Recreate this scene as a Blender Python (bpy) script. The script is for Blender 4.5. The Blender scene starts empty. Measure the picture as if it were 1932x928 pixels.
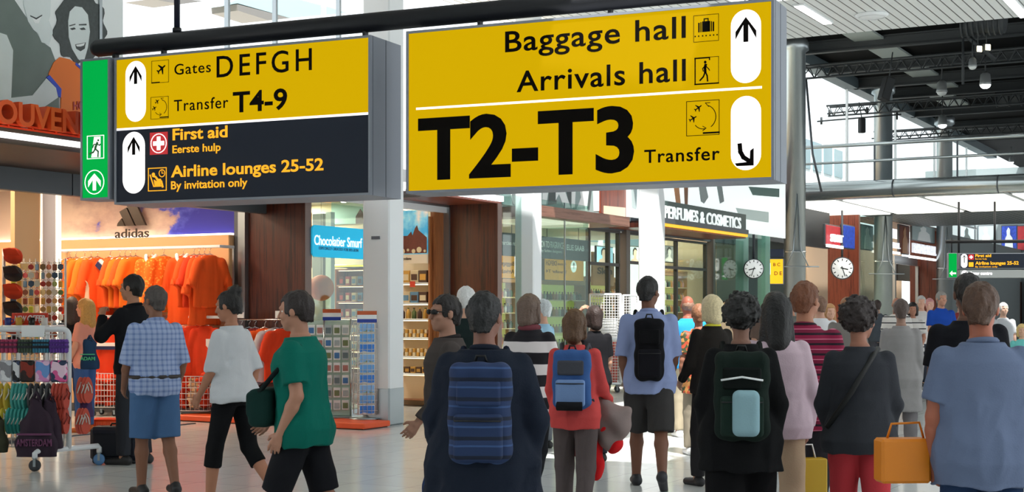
import bpy, math, random
import numpy as np
from mathutils import Vector, Matrix

random.seed(7)
rng = np.random.default_rng(7)
sc = bpy.context.scene
COL = sc.collection
R = math.radians
PI = math.pi

# ------------------------------------------------------------------ camera
FPX, CX, HY, EYE = 2700.0, 966.0, 585.0, 1.5
cam_d = bpy.data.cameras.new('camera'); cam = bpy.data.objects.new('camera', cam_d); COL.objects.link(cam)
cam.location = (0, 0, EYE); cam.rotation_euler = (PI/2, 0, 0)
cam_d.sensor_width = 36.0; cam_d.lens = FPX/1932*36.0
cam_d.shift_x = 0.0; cam_d.shift_y = (HY-464)/1932
cam_d.clip_end = 400; cam_d.clip_start = 0.1
sc.camera = cam

# ------------------------------------------------------------------ world, sun, exposure
w = bpy.data.worlds.new('sky'); sc.world = w; w.use_nodes = True
bg = w.node_tree.nodes['Background']; bg.inputs[0].default_value = (0.90, 0.96, 1.0, 1); bg.inputs[1].default_value = 1.75
sun_d = bpy.data.lights.new('sun', 'SUN'); sun_d.energy = 9.0; sun_d.angle = R(1.0); sun_d.color = (1.0, 0.97, 0.92)
sun = bpy.data.objects.new('sun', sun_d); COL.objects.link(sun)
vs = sc.view_settings; vs.view_transform = 'Standard'; vs.look = 'None'; vs.gamma = 1.0; vs.use_curve_mapping = False
vs.exposure = 0.10

# ------------------------------------------------------------------ frames
class Frame:
    """local x along 'a' (to the right in the picture), local y away behind the plane, z up"""
    def __init__(s, ox, oy, ax, ay):
        l = math.hypot(ax, ay); s.o = (ox, oy); s.a = (ax/l, ay/l); s.n = (-ay/l, ax/l)
        s.rot = math.atan2(ay, ax)
    def P(s, x, y=0.0, z=0.0):
        return Vector((s.o[0]+s.a[0]*x+s.n[0]*y, s.o[1]+s.a[1]*x+s.n[1]*y, z))
    def loc(s, X, Y):
        dx, dy = X-s.o[0], Y-s.o[1]
        return (dx*s.a[0]+dy*s.a[1], dx*s.n[0]+dy*s.n[1])
    def hit(s, px, py, y=0.0):
        """where the picture point lies on the vertical plane local-y = y: (x along, z)"""
        k = (px-CX)/FPX
        ox, oy = s.o[0]+s.n[0]*y, s.o[1]+s.n[1]*y
        q = (k*oy-ox)/(s.a[0]-k*s.a[1])
        d = oy+s.a[1]*q
        return q, EYE+(HY-py)/FPX*d
    def sub(s, x, y=0.0, turn=0.0):
        p = s.P(x, y); c, n = math.cos(turn), math.sin(turn)
        return Frame(p.x, p.y, s.a[0]*c-s.a[1]*n, s.a[0]*n+s.a[1]*c)

def at(px, py, d):
    return Vector(((px-CX)/FPX*d, d, EYE+(HY-py)/FPX*d))
def ground(px, py):
    d = EYE*FPX/(py-HY); return Vector(((px-CX)/FPX*d, d, 0))

FAC = Frame(-1.53, 19.6, 0.482, 0.876)          # shop fronts: x runs along the row, y goes into the shops
SGN = Frame(2.07, 11.4, 0.912, -0.41)           # hanging direction signs

TO_SUN = FAC.P(-.35, -.30, 0)-FAC.P(0, 0, 0)+Vector((0, 0, .88)); TO_SUN.normalize()
sun.rotation_euler = TO_SUN.to_track_quat('Z', 'Y').to_euler()

# ------------------------------------------------------------------ materials
MATS = {}
def srgb(c):
    if isinstance(c, str):
        c = c.lstrip('#'); c = [int(c[i:i+2], 16)/255 for i in (0, 2, 4)]
    return tuple((v/12.92 if v <= .04045 else ((v+.055)/1.055)**2.4) for v in c)+(1.0,)
def mat(name, col, rough=.5, metal=0.0, emit=0.0, spec=.5, noise=0.0, nscale=8.0, bump=0.0, bscale=60.0, alpha=1.0, trans=0.0, ior=1.45, ecol=None):
    if name in MATS: return MATS[name]
    m = bpy.data.materials.new(name); m.use_nodes = True; nt = m.node_tree; b = nt.nodes['Principled BSDF']
    c = srgb(col)
    b.inputs['Base Color'].default_value = c; b.inputs['Roughness'].default_value = rough
    b.inputs['Metallic'].default_value = metal; b.inputs['Specular IOR Level'].default_value = spec
    if emit:
        b.inputs['Emission Color'].default_value = srgb(ecol) if ecol else c; b.inputs['Emission Strength'].default_value = emit
    if trans: b.inputs['Transmission Weight'].default_value = trans; b.inputs['IOR'].default_value = ior
    if alpha < 1: b.inputs['Alpha'].default_value = alpha
    if noise or bump:
        tc = nt.nodes.new('ShaderNodeTexCoord')
    if noise:
        n = nt.nodes.new('ShaderNodeTexNoise'); n.inputs['Scale'].default_value = nscale; n.inputs['Detail'].default_value = 4
        nt.links.new(tc.outputs['Object'], n.inputs['Vector'])
        mx = nt.nodes.new('ShaderNodeMix'); mx.data_type = 'RGBA'
        mx.inputs[6].default_value = tuple(v*(1-noise) for v in c[:3])+(1,); mx.inputs[7].default_value = tuple(min(1, v*(1+noise)) for v in c[:3])+(1,)
        nt.links.new(n.outputs['Fac'], mx.inputs[0]); nt.links.new(mx.outputs[2], b.inputs['Base Color'])
        if emit: nt.links.new(mx.outputs[2], b.inputs['Emission Color'])
    if bump:
        n2 = nt.nodes.new('ShaderNodeTexNoise'); n2.inputs['Scale'].default_value = bscale
        nt.links.new(tc.outputs['Object'], n2.inputs['Vector'])
        bp = nt.nodes.new('ShaderNodeBump'); bp.inputs['Strength'].default_value = bump; bp.inputs['Distance'].default_value = .01
        nt.links.new(n2.outputs['Fac'], bp.inputs['Height']); nt.links.new(bp.outputs['Normal'], b.inputs['Normal'])
    MATS[name] = m; return m

def nodes_mat(name, build, rough=.5, metal=0.0):
    """build(nt, texcoord_node, principled) wires its own colour"""
    if name in MATS: return MATS[name]
    m = bpy.data.materials.new(name); m.use_nodes = True; nt = m.node_tree; b = nt.nodes['Principled BSDF']
    b.inputs['Roughness'].default_value = rough; b.inputs['Metallic'].default_value = metal
    tc = nt.nodes.new('ShaderNodeTexCoord'); build(nt, tc, b); MATS[name] = m; return m
def ramp(nt, stops, interp='LINEAR'):
    r = nt.nodes.new('ShaderNodeValToRGB'); e = r.color_ramp; e.interpolation = interp
    while len(e.elements) < len(stops): e.elements.new(.5)
    for el, (p, c) in zip(e.elements, stops): el.position = p; el.color = srgb(c)
    return r
def banded(name, axis, period, stops, rough=.85, offset=0.0, bend=0.0):
    """stripes across local axis: stops over one period"""
    def b(nt, tc, p):
        sp = nt.nodes.new('ShaderNodeSeparateXYZ'); nt.links.new(tc.outputs['Object'], sp.inputs[0])
        a = nt.nodes.new('ShaderNodeMath'); a.operation = 'MULTIPLY_ADD'; a.inputs[1].default_value = 1/period; a.inputs[2].default_value = offset+50
        nt.links.new(sp.outputs['XYZ'.index(axis)], a.inputs[0])
        src = a.outputs[0]
        if bend:
            nz = nt.nodes.new('ShaderNodeTexNoise'); nz.inputs['Scale'].default_value = 5
            nt.links.new(tc.outputs['Object'], nz.inputs['Vector'])
            ad = nt.nodes.new('ShaderNodeMath'); ad.operation = 'MULTIPLY_ADD'; ad.inputs[1].default_value = bend
            nt.links.new(nz.outputs['Fac'], ad.inputs[0]); nt.links.new(src, ad.inputs[2]); src = ad.outputs[0]
        f = nt.nodes.new('ShaderNodeMath'); f.operation = 'FRACT'; nt.links.new(src, f.inputs[0])
        r = ramp(nt, stops, 'CONSTANT'); nt.links.new(f.outputs[0], r.inputs[0]); nt.links.new(r.outputs[0], p.inputs['Base Color'])
    return nodes_mat(name, b, rough)
def wood(name, c1, c2, scale=14.0, rough=.35, vertical=True):
    def b(nt, tc, p):
        mp = nt.nodes.new('ShaderNodeMapping'); mp.inputs['Scale'].default_value = (1, 1, .05) if vertical else (.05, 1, 1)
        nt.links.new(tc.outputs['Object'], mp.inputs[0])
        n = nt.nodes.new('ShaderNodeTexNoise'); n.inputs['Scale'].default_value = scale; n.inputs['Detail'].default_value = 6; n.inputs['Roughness'].default_value = .65
        nt.links.new(mp.outputs[0], n.inputs['Vector'])
        r = ramp(nt, [(.3, c1), (.5, c2), (.62, c1), (.75, c2)]); nt.links.new(n.outputs['Fac'], r.inputs[0])
        nt.links.new(r.outputs[0], p.inputs['Base Color'])
    return nodes_mat(name, b, rough)

M_blackmetal = mat('black_paint', '#0c0e16', .45)
M_grey_case = mat('grey_case', '#8b919c', .5)
M_grey_dark = mat('grey_dark_case', '#50565f', .5)
M_white = mat('white_paint', '#e9edf0', .35)
M_offwhite = mat('off_white', '#d8dadc', .5)
M_steel = mat('brushed_steel', '#aab2b6', .33, .85, noise=.08, nscale=3)
M_steel_dark = mat('dark_steel', '#585c62', .4, .6)
M_chrome = mat('chrome', '#d5d8da', .15, 1.0)
M_wood_dark = wood('dark_wood', '#2a0f09', '#5e2a18')
M_wood_red = wood('red_wood', '#55241a', '#84402c')
M_wood_mid = wood('mid_wood', '#7a4322', '#a8683a')
M_wood_beam = wood('beam_wood', '#6b4435', '#8d6352', vertical=False)
M_black = mat('black', '#0b0c0f', .6)
M_rubber = mat('rubber', '#3b3d40', .7)
M_yellow_lit = mat('yellow_lit', '#4a3a00', .7, emit=.76, ecol='#e6b900', spec=.04)
M_green_lit = mat('green_lit', '#00451c', .6, emit=.72, ecol='#00c04e', spec=.05)
M_white_lit = mat('white_lit', '#fbf7f6', .4, emit=1.0)
M_navy_sign = mat('navy_sign', '#2a303d', .5, spec=.15)
M_ink = mat('ink', '#0d0906', .7, spec=.08)
M_amber = mat('amber_lit', '#f0a812', .5, emit=.8)
M_red_sign = mat('red_sign', '#c2262c', .5, emit=.5)
M_led = mat('led_white', '#ffffff', .4, emit=2.2)
M_grey_panel = mat('grey_panel', '#50555a', .45)

def glass_mat(name, tint='#e6f3ef', refl=.12):
    """a pane: mostly see-through with a mirror part"""
    if name in MATS: return MATS[name]
    m = bpy.data.materials.new(name); m.use_nodes = True; nt = m.node_tree
    out = nt.nodes['Material Output']; nt.nodes.remove(nt.nodes['Principled BSDF'])
    t = nt.nodes.new('ShaderNodeBsdfTransparent'); t.inputs[0].default_value = srgb(tint)
    g = nt.nodes.new('ShaderNodeBsdfGlossy'); g.inputs['Roughness'].default_value = .02
    fr = nt.nodes.new('ShaderNodeLayerWeight'); fr.inputs[0].default_value = .5
    pw = nt.nodes.new('ShaderNodeMath'); pw.operation = 'POWER'; pw.inputs[1].default_value = 4.0
    nt.links.new(fr.outputs['Facing'], pw.inputs[0])
    ml = nt.nodes.new('ShaderNodeMath'); ml.operation = 'MULTIPLY_ADD'; ml.inputs[1].default_value = .6; ml.inputs[2].default_value = refl*.5
    ml.use_clamp = True
    mx = nt.nodes.new('ShaderNodeMixShader')
    nt.links.new(pw.outputs[0], ml.inputs[0]); nt.links.new(ml.outputs[0], mx.inputs[0])
    nt.links.new(t.outputs[0], mx.inputs[1]); nt.links.new(g.outputs[0], mx.inputs[2]); nt.links.new(mx.outputs[0], out.inputs[0])
    MATS[name] = m; return m
M_glass = glass_mat('shop_glass')
M_glass_clear = glass_mat('rail_glass', '#fafdfc', .03)

# ------------------------------------------------------------------ mesh builder
class MB:
    def __init__(s): s.v = []; s.f = []; s.mi = []; s.sm = []; s.m = 0; s.smooth = False; s.mat = None
    def _add(s, vs, fs, smooth=None):
        o = len(s.v); T = s.mat
        for p in vs: s.v.append(tuple(T @ Vector(p)) if T is not None else tuple(p))
        for f in fs:
            s.f.append(tuple(o+i for i in f)); s.mi.append(s.m); s.sm.append(s.smooth if smooth is None else smooth)
        return s
    def box(s, x0, x1, y0, y1, z0, z1):
        if x0 > x1: x0, x1 = x1, x0
        if y0 > y1: y0, y1 = y1, y0
        if z0 > z1: z0, z1 = z1, z0
        return s._add([(x0,y0,z0),(x1,y0,z0),(x1,y1,z0),(x0,y1,z0),(x0,y0,z1),(x1,y0,z1),(x1,y1,z1),(x0,y1,z1)],
                      [(0,3,2,1),(4,5,6,7),(0,1,5,4),(1,2,6,5),(2,3,7,6),(3,0,4,7)], False)
    def rbox(s, x0, x1, y0, y1, z0, z1, r):
        """box with chamfered edges"""
        r = min(r, (x1-x0)/2.01, (y1-y0)/2.01, (z1-z0)/2.01)
        vs = []; 
        X = [(x0, x0+r), (x1, x1-r)]; Y = [(y0, y0+r), (y1, y1-r)]; Z = [(z0, z0+r), (z1, z1-r)]
        idx = {}
        for i in (0, 1):
            for j in (0, 1):
                for k in (0, 1):
                    idx[(i,j,k,0)] = len(vs); vs.append((X[i][0], Y[j][1], Z[k][1]))
                    idx[(i,j,k,1)] = len(vs); vs.append((X[i][1], Y[j][0], Z[k][1]))
                    idx[(i,j,k,2)] = len(vs); vs.append((X[i][1], Y[j][1], Z[k][0]))
        I = idx; fs = []
        for i in (0, 1):
            q = [I[(i,0,0,0)], I[(i,1,0,0)], I[(i,1,1,0)], I[(i,0,1,0)]]; fs.append(tuple(q if i else q[::-1]))
            q = [I[(0,i,0,1)], I[(1,i,0,1)], I[(1,i,1,1)], I[(0,i,1,1)]]; fs.append(tuple(q[::-1] if i else q))
            q = [I[(0,0,i,2)], I[(1,0,i,2)], I[(1,1,i,2)], I[(0,1,i,2)]]; fs.append(tuple(q if i else q[::-1]))
        for i in (0, 1):
            for j in (0, 1):
                fs.append((I[(i,j,0,0)], I[(i,j,1,0)], I[(i,j,1,1)], I[(i,j,0,1)]))
                fs.append((I[(i,0,j,0)], I[(i,1,j,0)], I[(i,1,j,2)], I[(i,0,j,2)]))
                fs.append((I[(0,i,j,1)], I[(1,i,j,1)], I[(1,i,j,2)], I[(0,i,j,2)]))
                for k in (0, 1): fs.append((I[(i,j,k,0)], I[(i,j,k,1)], I[(i,j,k,2)]))
        return s._add(vs, fs, False)
    def tube(s, pts, r, n=10, cap=True, smooth=True):
        pts = [Vector(p) for p in pts]; rs = r if isinstance(r, (list, tuple)) else [r]*len(pts)
        vs = []; prev = None
        for i, p in enumerate(pts):
            d = (pts[min(i+1, len(pts)-1)]-pts[max(i-1, 0)]).normalized()
            if prev is None:
                u = d.cross(Vector((0, 0, 1)))
                if u.length < 1e-3: u = d.cross(Vector((1, 0, 0)))
            else: u = prev-d*prev.dot(d)
            u.normalize(); prev = u; v = d.cross(u)
            for k in range(n):
                a = 2*PI*k/n; vs.append(p+(u*math.cos(a)+v*math.sin(a))*rs[i])
        fs = []
        for i in range(len(pts)-1):
            for k in range(n):
                fs.append((i*n+k, i*n+(k+1) % n, (i+1)*n+(k+1) % n, (i+1)*n+k))
        s._add(vs, fs, smooth)
        if cap and n > 2:
            o = len(s.v)-len(vs)
            s.f.append(tuple(o+k for k in range(n))[::-1]); s.mi.append(s.m); s.sm.append(False)
            s.f.append(tuple(o+(len(pts)-1)*n+k for k in range(n))); s.mi.append(s.m); s.sm.append(False)
        return s
    def lathe(s, prof, c=(0, 0, 0), n=24, axis='Z', smooth=True):
        vs = []; fs = []
        for (r, h) in prof:
            for k in range(n):
                a = 2*PI*k/n; p = (r*math.cos(a), r*math.sin(a), h)
                if axis == 'Y': p = (p[0], p[2], p[1])
                if axis == 'X': p = (p[2], p[0], p[1])
                vs.append((c[0]+p[0], c[1]+p[1], c[2]+p[2]))
        for i in range(len(prof)-1):
            for k in range(n):
                fs.append((i*n+k, i*n+(k+1) % n, (i+1)*n+(k+1) % n, (i+1)*n+k))
        fs.append(tuple(range(n))[::-1]); fs.append(tuple((len(prof)-1)*n+k for k in range(n)))
        return s._add(vs, fs, smooth)
    def ball(s, c, r, n=12, m=8):
        rx, ry, rz = r if isinstance(r, (list, tuple)) else (r, r, r)
        vs = [(c[0], c[1], c[2]+rz)]; fs = []
        for i in range(1, m):
            t = PI*i/m
            for k in range(n): a = 2*PI*k/n; vs.append((c[0]+rx*math.sin(t)*math.cos(a), c[1]+ry*math.sin(t)*math.sin(a), c[2]+rz*math.cos(t)))
        vs.append((c[0], c[1], c[2]-rz))
        for k in range(n): fs.append((0, 1+k, 1+(k+1) % n)); fs.append((len(vs)-1, 1+(m-2)*n+(k+1) % n, 1+(m-2)*n+k))
        for i in range(m-2):
            for k in range(n): fs.append((1+i*n+k, 1+(i+1)*n+k, 1+(i+1)*n+(k+1) % n, 1+i*n+(k+1) % n))
        return s._add(vs, fs, True)
    def prism(s, poly, y0, y1):
        """polygon of (x, z) pushed from y0 to y1 (poly may be concave: drawn as one n-gon)"""
        n = len(poly); vs = [(x, y0, z) for x, z in poly]+[(x, y1, z) for x, z in poly]
        fs = [tuple(range(n)), tuple(range(2*n-1, n-1, -1))]+[(i, i+n, (i+1) % n+n, (i+1) % n) for i in range(n)]
        return s._add(vs, fs, False)
    def stroke(s, pts, wd, y0, y1):
        """flat line of width wd in the xz plane"""
        for (ax, az), (bx, bz) in zip(pts, pts[1:]):
            dx, dz = bx-ax, bz-az; l = math.hypot(dx, dz) or 1; ex, ez = dx/l*wd*.35, dz/l*wd*.35; nx, nz = -dz/l*wd/2, dx/l*wd/2
            s.prism([(ax-ex+nx, az-ez+nz), (ax-ex-nx, az-ez-nz), (bx+ex-nx, bz+ez-nz), (bx+ex+nx, bz+ez+nz)], y0, y1)
        return s
    def disc(s, cx, cz, r, y0, y1, n=24, rz=None):
        return s.prism([(cx+r*math.cos(2*PI*k/n), cz+(rz or r)*math.sin(2*PI*k/n)) for k in range(n)], y0, y1)
    def ring(s, cx, cz, r, wd, y0, y1, n=24, a0=0.0, a1=2*PI):
        return s.stroke([(cx+r*math.cos(a0+(a1-a0)*k/n), cz+r*math.sin(a0+(a1-a0)*k/n)) for k in range(n+1)], wd, y0, y1)
    def mesh(s, name, mats):
        me = bpy.data.meshes.new(name); me.from_pydata(s.v, [], s.f)
        for m in (mats if isinstance(mats, (list, tuple)) else [mats]): me.materials.append(m)
        me.polygons.foreach_set('material_index', s.mi); me.polygons.foreach_set('use_smooth', s.sm)
        me.validate(); me.update(); return me
    def build(s, name, mats, parent=None, loc=None, rot=None, label=None):
        o = bpy.data.objects.new(name, s.mesh(name, mats)); COL.objects.link(o)
        if parent is not None: o.parent = parent
        if loc is not None: o.location = loc
        if rot is not None: o.rotation_euler = (0, 0, rot) if not isinstance(rot, (tuple, list)) else rot
        if label: o['label'] = label
        return o

def tag(o, label, cat, group=None):
    o['label'] = label; o['category'] = cat
    if group: o['group'] = group
    return o
def thing(name, label, cat, loc, rot=0.0, group=None):
    o = bpy.data.objects.new(name, None); COL.objects.link(o); o.empty_display_size = .1
    o.location = loc; o.rotation_euler = (0, 0, rot) if not isinstance(rot, (tuple, list)) else rot
    return tag(o, label, cat, group)
def struct(o): o['kind'] = 'structure'; return o
KIDS = {}
def dup(root, loc, rot=None, label=None, group=None):
    r = root.copy(); COL.objects.link(r); r.location = loc
    if rot is not None: r.rotation_euler = (0, 0, rot) if not isinstance(rot, (tuple, list)) else rot
    if label: r['label'] = label
    if group: r['group'] = group
    if root.name not in KIDS: KIDS[root.name] = [(c, list(c.children)) for c in root.children]
    for c, gs in KIDS[root.name]:
        k = c.copy(); COL.objects.link(k); k.parent = r
        for g in gs: q = g.copy(); COL.objects.link(q); q.parent = k
    return r

# ------------------------------------------------------------------ lettering
GLYPH = {}
def text_data(body, bold=0.0, space=1.0):
    key = (body, bold, space)
    if key in GLYPH: return GLYPH[key]
    c = bpy.data.curves.new('t', 'FONT'); c.body = body; c.size = 1.0; c.offset = bold; c.resolution_u = 4; c.space_character = space
    c.fill_mode = 'FRONT'
    o = bpy.data.objects.new('t', c); COL.objects.link(o); dg = bpy.context.evaluated_depsgraph_get()
    me = bpy.data.meshes.new_from_object(o.evaluated_get(dg))
    v = np.array([q.co[:2] for q in me.vertices]); f = [tuple(p.vertices) for p in me.polygons]
    ed = {}
    for p in f:
        for a, b in zip(p, p[1:]+p[:1]): ed[(a, b)] = 1
    border = [(a, b) for (a, b) in ed if (b, a) not in ed]
    bpy.data.objects.remove(o); bpy.data.curves.remove(c); bpy.data.meshes.remove(me)
    GLYPH[key] = (v, f, border); return GLYPH[key]
CAP = {}
def text_into(mb, body, x0, x1, zb, capz, y0, y1, bold=.012, space=1.0, slant=0.0, mirror=False, skew=0.0):
    """letters from x0 to x1 on baseline zb with capital height capz, front at y0, back at y1; skew = rise of baseline over the width"""
    v, f, border = text_data(body, bold, space)
    if bold not in CAP:
        h = text_data('H', bold)[0]; CAP[bold] = (h[:, 1].min(), h[:, 1].max())
    lo, hi = CAP[bold]
    mn, mx = v[:, 0].min(), v[:, 0].max()
    x = (v[:, 0]-mn)/(mx-mn); z = (v[:, 1]-lo)/(hi-lo)*capz
    xx = x0+x*(x1-x0)+slant*z
    if mirror: xx = x1-x*(x1-x0)
    z = z+zb+skew*x
    n = len(v)
    vs = [(a, y0, b) for a, b in zip(xx, z)]+[(a, y1, b) for a, b in zip(xx, z)]
    fs = [tuple(p) for p in f]+[(a, a+n, b+n, b) for a, b in border]
    if abs(y1-y0) > .01: fs += [tuple(i+n for i in p[::-1]) for p in f]
    mb._add(vs, fs, False)

# ------------------------------------------------------------------ surface from distance fields
def surface_nets(vol, org, h):
    ins = vol < 0
    c = ins[:-1,:-1,:-1].astype(np.int8)
    for i, j, k in ((1,0,0),(0,1,0),(1,1,0),(0,0,1),(1,0,1),(0,1,1),(1,1,1)):
        c = c+ins[i:ins.shape[0]-1+i, j:ins.shape[1]-1+j, k:ins.shape[2]-1+k]
    act = (c > 0) & (c < 8)
    ix = np.argwhere(act)
    if not len(ix): return np.zeros((0, 3)), np.zeros((0, 4), int)
    ids = -np.ones(act.shape, np.int32); ids[act] = np.arange(len(ix))
    corners = [(i, j, k) for i in (0, 1) for j in (0, 1) for k in (0, 1)]
    val = {q: vol[ix[:,0]+q[0], ix[:,1]+q[1], ix[:,2]+q[2]] for q in corners}
    acc = np.zeros((len(ix), 3)); cnt = np.zeros(len(ix))
    for a in corners:
        for ax in range(3):
            if a[ax]: continue
            b = list(a); b[ax] = 1; b = tuple(b)
            va, vb = val[a], val[b]; m = (va < 0) != (vb < 0)
            t = np.where(m, va/np.where(m, va-vb, 1), 0)
            p = np.tile(np.array(a, float), (len(ix), 1)); p[:, ax] = t
            acc += p*m[:, None]; cnt += m
    V = (ix+acc/cnt[:, None])*h+np.array(org)
    F = []
    for ax in range(3):
        o1, o2 = [q for q in range(3) if q != ax]
        n = list(vol.shape); sl = [slice(1, -1)]*3; sl[ax] = slice(0, -1)
        s2 = list(sl); s2[ax] = slice(1, None)
        A = ins[tuple(sl)]; B = ins[tuple(s2)]
        for flip, mk in ((False, A & ~B), (True, ~A & B)):
            e = np.argwhere(mk)
            if not len(e): continue
            base = e.copy(); base[:, o1] += 1; base[:, o2] += 1
            def cell(d1, d2):
                q = base.copy(); q[:, o1] -= d1; q[:, o2] -= d2; return ids[q[:,0], q[:,1], q[:,2]]
            quad = np.stack([cell(1,1), cell(0,1), cell(0,0), cell(1,0)], 1)
            if ax == 1: quad = quad[:, ::-1]
            if flip: quad = quad[:, ::-1]
            F.append(quad)
    F = np.concatenate(F); return V, F[(F >= 0).all(1)]

NZ = np.random.default_rng(3).random((16, 16, 16)).astype(np.float32)
def noise3(x, y, z):
    """smooth value noise, about 0 .. 1"""
    x, y, z = np.broadcast_arrays(x, y, z); i = [np.floor(q).astype(int) for q in (x, y, z)]; f = [(q-k) for q, k in zip((x, y, z), i)]
    f = [q*q*(3-2*q) for q in f]; a = [k & 15 for k in i]; b = [(k+1) & 15 for k in i]
    l = lambda p, q, t: p+(q-p)*t
    c = lambda X, Y: l(NZ[X, Y, a[2]], NZ[X, Y, b[2]], f[2])
    return l(l(c(a[0], a[1]), c(a[0], b[1]), f[1]), l(c(b[0], a[1]), c(b[0], b[1]), f[1]), f[0])
class Field:
    def __init__(s, lo, hi, h):
        s.h = h; s.lo = np.array(lo, float)-2*h; n = np.ceil((np.array(hi)+2*h-s.lo)/h).astype(int)+1
        s.ax = [(s.lo[i]+np.arange(n[i])*h).astype(np.float32) for i in range(3)]
        s.v = np.full(n, 1.0, np.float32)
    def _box(s, lo, hi):
        r = []
        for i in range(3):
            a = int(np.floor((lo[i]-s.lo[i])/s.h)); b = int(np.ceil((hi[i]-s.lo[i])/s.h))+1
            r.append(slice(max(a, 0), max(min(b, len(s.ax[i])), 0)))
        return tuple(r)
    def grid(s, sl): return np.meshgrid(*[s.ax[i][sl[i]] for i in range(3)], indexing='ij', sparse=True)
    def apply(s, lo, hi, fn, k=.02, op='add'):
        pad = k+2.5*s.h; sl = s._box(np.array(lo)-pad, np.array(hi)+pad)
        if any(q.stop <= q.start for q in sl): return
        d = fn(*s.grid(sl)); a = s.v[sl]
        if op == 'sub': d = -d
        if k > 0:
            hh = np.clip(.5+.5*(a-d)/k, 0, 1) if op == 'add' else np.clip(.5-.5*(a-d)/k, 0, 1)
            r = a*(1-hh)+d*hh+(-1 if op == 'add' else 1)*k*hh*(1-hh)
        else: r = np.minimum(a, d) if op == 'add' else np.maximum(a, d)
        s.v[sl] = r
    def cone(s, a, b, ra, rb, k=.02, op='add', flat=None):
        a = np.array(a, float); b = np.array(b, float); r = max(ra, rb); ba = b-a; l2 = float(ba@ba) or 1e-9
        def fn(x, y, z):
            px, py, pz = x-a[0], y-a[1], z-a[2]
            t = (px*ba[0]+py*ba[1]+pz*ba[2])/l2
            tc = np.clip(t, 0, 1)
            d = np.sqrt((px-ba[0]*tc)**2+(py-ba[1]*tc)**2+(pz-ba[2]*tc)**2)-(ra+(rb-ra)*tc)
            if flat:
                L = math.sqrt(l2)
                if 'b' in flat: d = np.maximum(d, (t-1)*L)
                if 'a' in flat: d = np.maximum(d, -t*L)
            return d
        s.apply(np.minimum(a, b)-r, np.maximum(a, b)+r, fn, k, op)
    def ell(s, c, r, k=.02, op='add', M=None):
        c = np.array(c, float); R_ = max(r); 
        def fn(x, y, z):
            px, py, pz = x-c[0], y-c[1], z-c[2]
            if M is not None:
                px, py, pz = M[0][0]*px+M[1][0]*py+M[2][0]*pz, M[0][1]*px+M[1][1]*py+M[2][1]*pz, M[0][2]*px+M[1][2]*py+M[2][2]*pz
            q = np.sqrt((px/r[0])**2+(py/r[1])**2+(pz/r[2])**2)
            q2 = np.sqrt((px/r[0]**2)**2+(py/r[1]**2)**2+(pz/r[2]**2)**2)+1e-6
            return q*(q-1)/q2
        s.apply(c-R_, c+R_, fn, k, op)
    def rbox(s, c, hs, r, k=.01, op='add', M=None):
        c = np.array(c, float); R_ = float(np.linalg.norm(hs))
        def fn(x, y, z):
            px, py, pz = x-c[0], y-c[1], z-c[2]
            if M is not None:
                px, py, pz = M[0][0]*px+M[1][0]*py+M[2][0]*pz, M[0][1]*px+M[1][1]*py+M[2][1]*pz, M[0][2]*px+M[1][2]*py+M[2][2]*pz
            qx, qy, qz = np.abs(px)-hs[0]+r, np.abs(py)-hs[1]+r, np.abs(pz)-hs[2]+r
            return np.sqrt(np.maximum(qx, 0)**2+np.maximum(qy, 0)**2+np.maximum(qz, 0)**2)+np.minimum(np.maximum(np.maximum(qx, qy), qz), 0)-r
        s.apply(c-R_, c+R_, fn, k, op)
    def loft(s, rows, Minv=None, piv=(0, 0, 0), off=0.0, zlo=None, zhi=None, k=.02, ext=.6, pw=2.0):
        """rows of (z, half width, half depth, y centre); optional turn of the whole loft about piv"""
        rows = sorted(rows); Z = [r[0] for r in rows]
        A = [r[1] for r in rows]; B = [r[2] for r in rows]; Y = [r[3] if len(r) > 3 else 0 for r in rows]
        zl = Z[0] if zlo is None else zlo; zh = Z[-1] if zhi is None else zhi
        m = max(max(A), max(B))+off+.05
        def fn(x, y, z):
            if Minv is not None:
                x0, y0, z0 = x-piv[0], y-piv[1], z-piv[2]
                x = Minv[0][0]*x0+Minv[0][1]*y0+Minv[0][2]*z0+piv[0]
                y = Minv[1][0]*x0+Minv[1][1]*y0+Minv[1][2]*z0+piv[1]
                z = Minv[2][0]*x0+Minv[2][1]*y0+Minv[2][2]*z0+piv[2]
            a = np.interp(z, Z, A)+off; b = np.interp(z, Z, B)+off; yc = np.interp(z, Z, Y)
            q = ((np.abs(x)/a)**pw+(np.abs(y-yc)/b)**pw)**(1/pw)
            d = (q-1)*np.minimum(a, b)
            return np.maximum(np.maximum(d, zl-z), z-zh).astype(np.float32)
        s.apply((-ext, -ext, zl-.25), (ext, ext, zh+.25), fn, k)
    def wobble(s, fn):
        s.v += fn(*s.grid(tuple(slice(0, n) for n in s.v.shape))).astype(np.float32)
    def cut(s, fn):
        """keep where fn < 0"""
        g = s.grid(tuple(slice(0, n) for n in s.v.shape)); s.v = np.maximum(s.v, fn(*g)).astype(np.float32)
    def mesh(s, name, mats, smooth_it=0):
        V, F = surface_nets(s.v, s.lo, s.h)
        me = bpy.data.meshes.new(name); me.from_pydata(V.tolist(), [], F.tolist())
        for m in (mats if isinstance(mats, (list, tuple)) else [mats]): me.materials.append(m)
        me.polygons.foreach_set('use_smooth', [True]*len(me.polygons)); me.update(); return me
    def build(s, name, mats, parent=None, loc=None, rot=None, label=None):
        o = bpy.data.objects.new(name, s.mesh(name, mats)); COL.objects.link(o)
        if parent is not None: o.parent = parent
        if loc is not None: o.location = loc
        if rot is not None: o.rotation_euler = (0, 0, rot) if not isinstance(rot, (tuple, list)) else rot
        if label: o['label'] = label
        return o
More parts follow.
